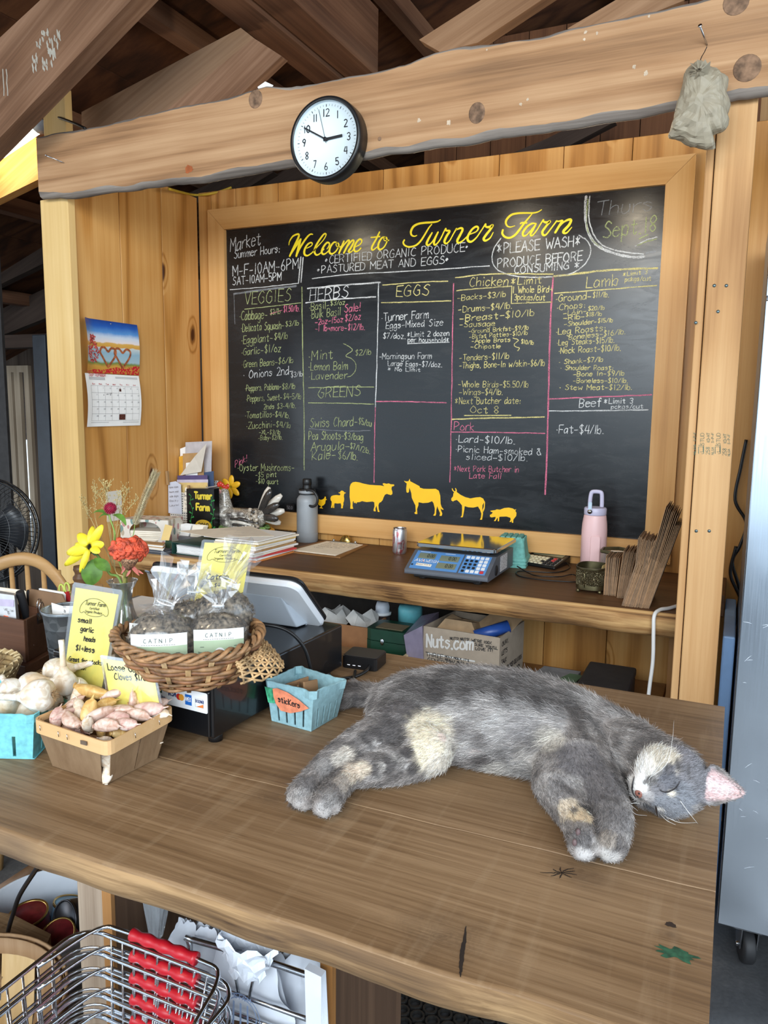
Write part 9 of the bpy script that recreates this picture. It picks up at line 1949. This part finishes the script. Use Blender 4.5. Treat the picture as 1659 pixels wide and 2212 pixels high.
for k in range(10): MB().hexa([q+V3(-.022+.0006*k,.001*k-.01,-.05-.002*(k % 3)),q+V3(-.0+.0006*k,.001*k-.01,-.052+.003*(k % 2)),q+V3(-.0+.0006*k,.0016+.001*k-.01,-.05),q+V3(-.022,.0016+.001*k-.01,-.05)],[q+V3(-.024,.0012*k-.01,.036),q+V3(.0,.0012*k-.01,.033),q+V3(.0,.0016+.0012*k-.01,.033),q+V3(-.024,.0016+.0012*k-.01,.036)]).build('bag_fringe',wb,tb)
pm=at(530,2180,y=.775);b=MB();rg=[pm+V3(.030*math.cos(a),-.004,.030*math.sin(a)) for a in [2*PI*k/40 for k in range(41)]]
for r_ in (1.0,.8): b.ribbon([pm+(x-pm)*r_ for x in rg],.0016,BN,.006)
for k in range(3): b.ribbon([pm+V3(-.012+.012*k,-.006,-.02),pm+V3(-.010+.011*k,-.006,.018)],.003,BN,.006)
write(b,'THE FARM',pm+V3(-.018,-.006,.024),V3(.036,0,0),V3(0,0,.006),.0010,BN,lift=.006);b.build('round_print',plain('slate_print',(120,136,164),.6),tb,recalc=False)
# clear bag hanging under the counter
p=at(335,1950,y=.86);t=thing('plastic_bag','clear plastic bag with a red label hanging under the counter top','bag',p);R_=[]
for i in range(8):
    s=i/7;R_.append([V3(p.x,p.y,ZC-.043)+V3(lerp(.05,.012,s**1.5)*math.cos(a)*(1+.15*math.sin(a*5+i)),lerp(.022,.008,s)*math.sin(a)*(1+.2*math.sin(a*4+i)),-s*.24+.004*math.sin(a*3)) for a in [2*PI*k/22 for k in range(22)]])
b=MB();b.loft(R_,True,True,smooth=False);b.build('wrap',film('clear_bag_b',(214,220,226),.30,.12),t);MB().ball((p.x+.018,p.y-.014,ZC-.10),.016,14,8,sc=(1,.2,1.1)).build('label_disc',plain('dull_red_label',(150,90,100),.6),t)
# white bucket of tins
p=V3(-1.345,1.135,0);t=thing('plastic_bucket','white plastic bucket with empty tins under the left of the counter','bucket',p);tw_=plain('bucket_plastic',(206,212,220),.35,var=.02,trans=0)
MB().lathe([(.0005,.002),(.125,.002),(.128,.006),(.143,.30),(.150,.302),(.151,.318),(.145,.320),(.146,.345),(.150,.347),(.151,.368),(.147,.370),(.1445,.366),(.139,.30),(.123,.008),(.0005,.008)],p,48).build('pail',tw_,t)
for s in (-1,1): MB().box(p+V3(-.02+.10*s,-.150,.27),p+V3(.01+.10*s,-.138,.30)).build('handle_lug',tw_,t)
rdm=plain('tin_red',(140,44,52),.4,.2,var=.2,scale=50);gld=plain('tin_gold',(176,146,84),.3,.9);lidm=plain('tin_lid',(66,66,70),.35,.8)
for k,(dx,dy,dz,ax,r,h,lab) in enumerate(((-.045,-.01,.245,(0,-.15,1),.043,.055,'red labelled tin with barcode in the white bucket'),(.0,-.055,.235,(.35,-.6,.6),.036,.034,'small gold rimmed tin lying in front in the white bucket'),(.078,-.02,.26,(.1,-.5,.8),.038,.06,'red tin leaning at the right in the white bucket'),(.075,.035,.30,(-.2,-.9,.3),.042,.05,'big dark tin showing its open end in the white bucket'),(.06,-.075,.235,(.3,-.8,.5),.034,.04,'tin with a pet face label in the white bucket'),(-.005,.05,.24,(.1,.3,1),.040,.05,'blue labelled tin at the back in the white bucket'))):
    d=Vector(ax).normalized();c=p+V3(dx,dy,dz+.045);tt=thing('tin_can',lab,'tin',c);MB().lathe([(r*.97,-.002),(r,0),(r,h),(r*.97,h+.002)],c,28,axis=d).build('body',rdm if k not in (3,4,5) else (plain('tin_cream',(206,196,176),.4,var=.2) if k == 4 else (lidm if k == 3 else plain('tin_blue',(120,166,196),.4))),tt)
    MB().lathe([(r*1.03,-.003),(r*1.03,.002),(r*.9,.002)],c,28,axis=d).build('rim',gld,tt);MB().lathe([(r*.9,h+.001),(r*1.03,h-.002),(r*1.03,h+.004),(r*.93,h+.003),(r*.92,h-.002),(.0005,h-.002)],c,28,axis=d).build('lid',lidm if k == 3 else gld,tt)
    if k == 0:
        b=MB()
        for j in range(9): a=-PI/2-.35+j*.045;q=c+V3(math.cos(a)*(r+.0006),math.sin(a)*(r+.0006),.012);b.ribbon([q,q+V3(0,0,.028)],.0016 if j % 2 else .0009,q-c,.0003)
        b.build('barcode',M['white'],tt,recalc=False)
# bushel basket of splints
zr_=.47;q=at(95,2044,z=zr_);p=V3(q.x-.02,q.y-.185,0);t=thing('bushel_basket','round splint wood bushel basket in the bottom left corner','basket',p);R0b=.185
sp1,sp2=wood('bushel_splint',(160,124,78),(202,168,116),(222,194,148),'z',fine=50,fineamt=.4,ringamt=.4),wood('bushel_splint_dark',(110,82,56),(146,112,78),(170,138,104),'z',fine=50,fineamt=.4,ringamt=.4)
for k in range(14):
    a=2*PI*k/14;b=MB();w=.036;u_=V3(-math.sin(a),math.cos(a),0);e=V3(math.cos(a),math.sin(a),0);P=[e*(R0b+.0022*(k % 2)),e*(R0b*.93),e*(R0b*.80),e*(R0b*.55),e*.0];zz=[zr_-.002,zr_-.12,zr_-.22,zr_-.262+.002*k*.3,zr_-.266+.0015*k]
    V=[];
    for i,(q_,z_) in enumerate(zip(P,zz)): V += [p+q_-u_*w*(1 if i<3 else .9)+V3(0,0,z_),p+q_+u_*w*(1 if i<3 else .9)+V3(0,0,z_)]
    b.add(V,[(2*i,2*i+1,2*i+3,2*i+2) for i in range(4)]);o=b.build('splint',sp1 if k % 3 else sp2,t);s_=o.modifiers.new('s','SOLIDIFY');s_.thickness=.0016
def hoop(z,r,h,th,name,m): MB().lathe([(r-th,z),(r,z),(r,z+h),(r-th,z+h),(r-th,z)],p,56,cap0=False,cap1=False).build(name,m,t)
hoop(zr_-.03,R0b+.0075,.034,.005,'outer_hoop',sp2);hoop(zr_-.03,R0b-.0035,.032,.004,'inner_hoop',sp2);hoop(zr_-.15,R0b*.93+.006,.02,.003,'middle_hoop',sp1)
MB().box((p.x-.15,p.y-.15,0),(p.x+.15,p.y+.15,zr_-.27)).build('crate',M['panel'],label='dark crate carrying the bushel basket',category='crate')
# wooden board behind the bushel, pole, cable, floor mat
MB().prism([at(-60,1985,z=.36),at(30,2003,z=.36),at(112,2046,z=.36),at(70,2140,z=.36),at(-60,2140,z=.36)],(0,0,.03)).build('bench_board',M['oak'],label='worn brown board behind the bushel basket at the left edge',category='board',bevel=.004)
MB().box((-1.52,.86,0),(-1.46,.92,.358)).build('bench_block',M['panel'],label='dark support under the worn brown board',category='support')
MB().tube([at(-30,1945,y=1.30),at(98,1860,y=1.42)],.016,12).build('broom_handle',plain('brown_pole',(112,82,56),.6,var=.1),label='brown wooden pole slanting behind the white bucket',category='pole')
MB().tube(crom([at(95,1855,y=.90),at(70,1890,y=.93),at(42,1935,y=.95),at(28,1975,y=.97),at(18,2010,y=.98),at(10,2060,y=1.0)],8),.0045,8).build('cable',M['black'],label='black cable hanging left of the white bucket',category='cable')
b=MB();rub=plain('black_rubber',(30,28,26),.6,var=.1);px_=.040
for j in range(20):
    for i in range(42):
        c=V3(-1.72+i*px_+(j % 2)*px_*.5,1.34+j*px_*.87,0);n=10;R_=[]
        for r_,z_ in ((.0135,.002),(.0135,.0125),(.0185,.0125),(.0200,.002)): R_.append([c+V3(r_*math.cos(2*PI*k/n),r_*math.sin(2*PI*k/n),z_) for k in range(n)])
        b.loft(R_,False,False,smooth=False)
b.build('rubber_mat',rub,label='black rubber floor mat with round holes behind the front counter',category='mat',recalc=False)
def fridgemat():
    T=NT('brushed_steel_door');co=T.n('TexCoord').outputs['Object']
    n=T.n('TexNoise',{'Vector': T.n('VectorMath',{0: co,1: (40.0,40.0,1.0)},operation='MULTIPLY').outputs[0],'Scale': 6.0,'Detail': 4.0}).outputs[0];w=T.n('TexNoise',{'Vector': co,'Scale': 2.4,'Detail': 2.0}).outputs[0]
    T.set(Base_Color=T.ramp(w,[(.3,lin(176,184,194)),(.7,lin(200,208,218))]),Metallic=1.0,Roughness=T.n('MapRange',{0: n,1: .3,2: .7,3: .14,4: .24}).outputs[0]);T.bump(w,.25,.02);return T.mat
fm_=fridgemat();t=thing('fridge','tall scratched stainless steel fridge on casters at the right edge','fridge',(.42,2.4,0))
xf0,xf1=.0375,.80;zsm=at(1640,645,y=2.1).z
MB().box((xf0+.002,2.125,.122),(xf1,2.80,2.02)).build('cabinet',plain('steel_side',(168,176,186),.4,.8,var=.04),t,bevel=.004)
MB().box((xf0,2.10,.125),(xf1,2.1245,zsm-.003)).build('door',fm_,t,bevel=.004,seg=3);MB().box((xf0,2.10,zsm+.003),(xf1,2.1245,2.02)).build('top_panel',fm_,t,bevel=.004,seg=3)
for sx in (.115,.72):
    for sy in (2.16,2.72):
        c=V3(sx,sy,.048);wq_=MB();wq_.lathe([(.02,-.016),(.044,-.015),(.048,-.010),(.048,.010),(.044,.015),(.02,.016)],c,28,axis=(1,.25,0));wq_.build('caster_wheel',plain('rubber_tyre',(34,34,36),.6),t)
        b=MB();d=V3(.25,-1,0).normalized();s_=V3(1,.25,0).normalized()
        for e in (-.021,.021): b.hexa([c+s_*(e-.0015)+d*-.018,c+s_*(e+.0015)+d*-.018,c+s_*(e+.0015)+d*.022,c+s_*(e-.0015)+d*.022],[c+s_*(e-.0015)+d*-.03+V3(0,0,.062),c+s_*(e+.0015)+d*-.03+V3(0,0,.062),c+s_*(e+.0015)+d*.03+V3(0,0,.062),c+s_*(e-.0015)+d*.03+V3(0,0,.062)])
        b.box(c+V3(-.035,-.035,.062),c+V3(.035,.035,.0715));b.build('caster_fork',M['steel'],t);MB().lathe([(.007,-.026),(.007,.026)],c,12,axis=s_).build('axle_bolt',M['chrome'],t)
rnd=random.Random(8)
for k in range(16):
    px,py=rnd.uniform(1590,1655),rnd.choice((rnd.uniform(1330,1480),rnd.uniform(1650,1900)));q=at(px,py,y=2.1)
    if q.x<xf0+.006: continue
    d=V3(rnd.uniform(.006,.03),0,rnd.uniform(-.006,.02));MB().ribbon([q,q+d*.5+V3(0,0,.001),q+d],[.0004,.0012,.0003],BN,.0006).build('scratch',plain('scratch_pale',(226,232,240),.5),t)
# pale blue bin, dark cabinet and cords between post and fridge
MB().box((.000,2.30,.0),(.0325,2.78,at(1580,1376,y=2.30).z)).build('bin',plain('pale_blue_bin',(150,190,240),.4,var=.02),label='narrow pale blue plastic bin between right post and fridge',category='bin',bevel=.005)
MB().box((-.03,3.15,.0),(.35,3.5,1.62)).build('cabinet',plain('dark_cabinet',(52,54,58),.5,var=.08),label='dark grey cabinet deep behind the gap beside the fridge',category='cabinet',bevel=.006)
def cord(pts,lab,y): MB().tube(crom([at(*p,y=y) for p in pts],8),.0055,8).build('power_cord',M['black'],label=lab,category='cord')
cord([(1612,950),(1600,1010),(1588,1080),(1612,1130),(1598,1180),(1582,1215),(1598,1280),(1588,1340)],'black cord zigzagging beside the fridge, upper one',2.9)
cord([(1590,1180),(1578,1240),(1600,1300),(1584,1360),(1572,1400),(1568,1480)],'black cord hanging down behind the pale blue bin',2.85)
MB().box((.05,2.95,1.72),(.085,2.99,2.3)).build('rail',plain('yellow_paint',(206,176,60),.5),label='yellow upright in the dark gap above the fridge',category='rail')
wr2=MB()
for i in range(16):
    wr2.a=random.random()+.01;wr2.box((.035+i*.17,3.7,0),(.035+i*.17+.166,3.72,3.4))
wr2.build('wall_inner_right',bpy.data.materials['inner_boards'],kind='structure')
# green lumber stamps on the right post
b=MB();stq=lambda px,py: at(px,py,y=2.15)
for s,p0,p1,h in (('NLGA',(1503,982),(1503,960),5),('S-P-F',(1503,953),(1503,934),5),('STUD',(1521,962),(1521,935),8),('258',(1533,982),(1533,965),8),('KD-HT',(1533,955),(1533,935),6),('NLGA',(1542,982),(1542,966),5),('S-P-F',(1542,957),(1542,935),5),('STUD',(1556,962),(1556,935),8),('258',(1569,984),(1569,968),8),('KD-HT',(1569,957),(1569,937),6),('NLGA',(1577,985),(1577,970),5),('S-P-F',(1577,960),(1577,938),5)):
    A_,B2=stq(*p0),stq(*p1);write(b,s,A_,B2-A_,V3(-h*.0011,0,0),.0009,BN,jitter=.05,lift=.0008)
for cx_ in (1515,1551):
    b.ribbon([stq(cx_-6,980),stq(cx_-6,965),stq(cx_+4,965),stq(cx_+4,976),stq(cx_-2,976)],.0014,BN,.0008);b.ribbon([stq(cx_-6,962),stq(cx_+5,962),stq(cx_+5,980),stq(cx_+1,980)],.0014,BN,.0008)
b.build('lumber_stamp',plain('stamp_green',(84,112,96),.8,var=.15),rp,label='faded green lumber grade stamps',recalc=False)
t=thing('chair','wooden spindle back chair with a bow top behind the organiser','chair',(-1.86,1.75,0));hw=wood('honey_chair',(126,92,52),(166,126,78),(190,152,104),'x',fine=60,fineamt=.3,ringamt=.4,rough=.4)
yb_=1.55;bow=crom([V3(-2.14,yb_+.02,.48),V3(-2.12,yb_,.80),V3(-2.03,yb_-.01,.975),V3(-1.83,yb_-.02,1.052),V3(-1.71,yb_-.01,.995),V3(-1.635,yb_,.82),V3(-1.61,yb_+.02,.48)],10)
b=MB();R_=[]
for i,q in enumerate(bow):
    d=(bow[min(i+1,len(bow)-1)]-bow[max(i-1,0)]).normalized();n_=d.cross(V3(0,1,0)).normalized();R_.append([q+n_*.019*math.cos(a)+V3(0,1,0)*.010*math.sin(a) for a in [2*PI*k/12 for k in range(12)]])
b.loft(R_,True,True,smooth=True);b.build('bow',hw,t)
for k,x in enumerate((-2.04,-1.97,-1.905,-1.84,-1.775,-1.715)):
    zt_=max(q.z for q in bow if abs(q.x-x)<.05)-.012;MB().tube([V3(x,yb_+.012,.47),V3(x,yb_,.70),V3(x,yb_-.008,zt_)],[.008,.0105,.0065],10).build('spindle',hw,t)
MB().rbox(V3(-1.87,1.76,.455),(.46,0,0),(0,.44,0),(0,0,.035),.10,8,ch=.008).build('seat',hw,t)
for sx in (-.17,.17):
    for sy in (-.16,.16): MB().tube([V3(-1.87+sx,1.76+sy,.44),V3(-1.87+sx*1.2,1.76+sy*1.2,.001)],[.019,.013],12).build('leg',hw,t)
pq=at(174,1262,y=1.60);MB().lathe([(.018,-.50),(.016,-.30),(.022,-.22),(.014,-.16),(.020,-.07),(.020,-.03)],pq,20).build('arm_post',hw,t);MB().box(pq+V3(-.05,-.03,-.0295),pq+V3(.04,.05,-.004)).build('arm_end',hw,t,bevel=.006)
MB().lathe([(.020,-.0035),(.016,.006),(.0205,.016),(.0205,.022),(.015,.028),(.0145,.034),(.019,.044),(.017,.054),(.0005,.056)],pq,20).build('finial',plain('dark_finial',(104,74,48),.5,var=.1),t)
c=V3(-2.735,2.12,.975);t=thing('pedestal_fan','black pedestal fan cut off by the left picture edge','fan',(c.x,c.y+.1,0));fa=V3(.35,-1,.12).normalized();f1,f2=frame(fa)
b=MB();prof_=((.02,.085),(.07,.080),(.13,.068),(.18,.045),(.205,.015),(.21,-.005))
for r_,z_ in prof_[1:]: b.tube([c+fa*z_+(f1*math.cos(a)+f2*math.sin(a))*r_ for a in [2*PI*k/64 for k in range(64)]],.0016 if r_<.2 else .005,6,closed=True)
for k in range(72): a=2*PI*k/72;b.tube([c+fa*z_+(f1*math.cos(a+s*.02)+f2*math.sin(a+s*.02))*r_ for s,(r_,z_) in enumerate(prof_)],.0011,4)
b.build('front_guard',M['blackm'],t);b=MB()
for k in range(48): a=2*PI*k/48;b.tube([c-fa*z_+(f1*math.cos(a)+f2*math.sin(a))*r_ for r_,z_ in ((.05,.06),(.14,.05),(.21,.005))],.0011,4)
b.build('rear_guard',M['blackm'],t);MB().lathe([(.035,-.01),(.040,.01),(.030,.05),(.0005,.06)],c,24,axis=fa).build('hub',M['blackm'],t)
for k in range(3):
    a=2*PI*k/3;b=MB();V=[]
    for i in range(9):
        aa=a+i/8*1.4;V += [c+(f1*math.cos(aa)+f2*math.sin(aa))*.035+fa*(.01-.012*i/8),c+(f1*math.cos(aa+.2)+f2*math.sin(aa+.2))*(.17-.03*abs(i/8-.5))+fa*(.025-.05*i/8)]
    b.add(V,[(2*i,2*i+1,2*i+3,2*i+2) for i in range(8)],None,True);o=b.build('blade',plain('smoke_blade',(44,46,50),.3),t);s_=o.modifiers.new('s','SOLIDIFY');s_.thickness=.002
MB().lathe([(.055,-.16),(.060,-.10),(.055,-.03),(.03,-.02)],c,24,axis=fa).build('motor',M['blackm'],t);MB().tube([c-fa*.10+V3(0,0,-.04),V3(c.x-.02,c.y+.1,.45),V3(c.x-.02,c.y+.1,.03)],.016,14).build('pole',M['blackm'],t);MB().lathe([(.20,.001),(.20,.012),(.05,.03),(.02,.04)],(c.x-.02,c.y+.1,0),36).build('base',M['blackm'],t)
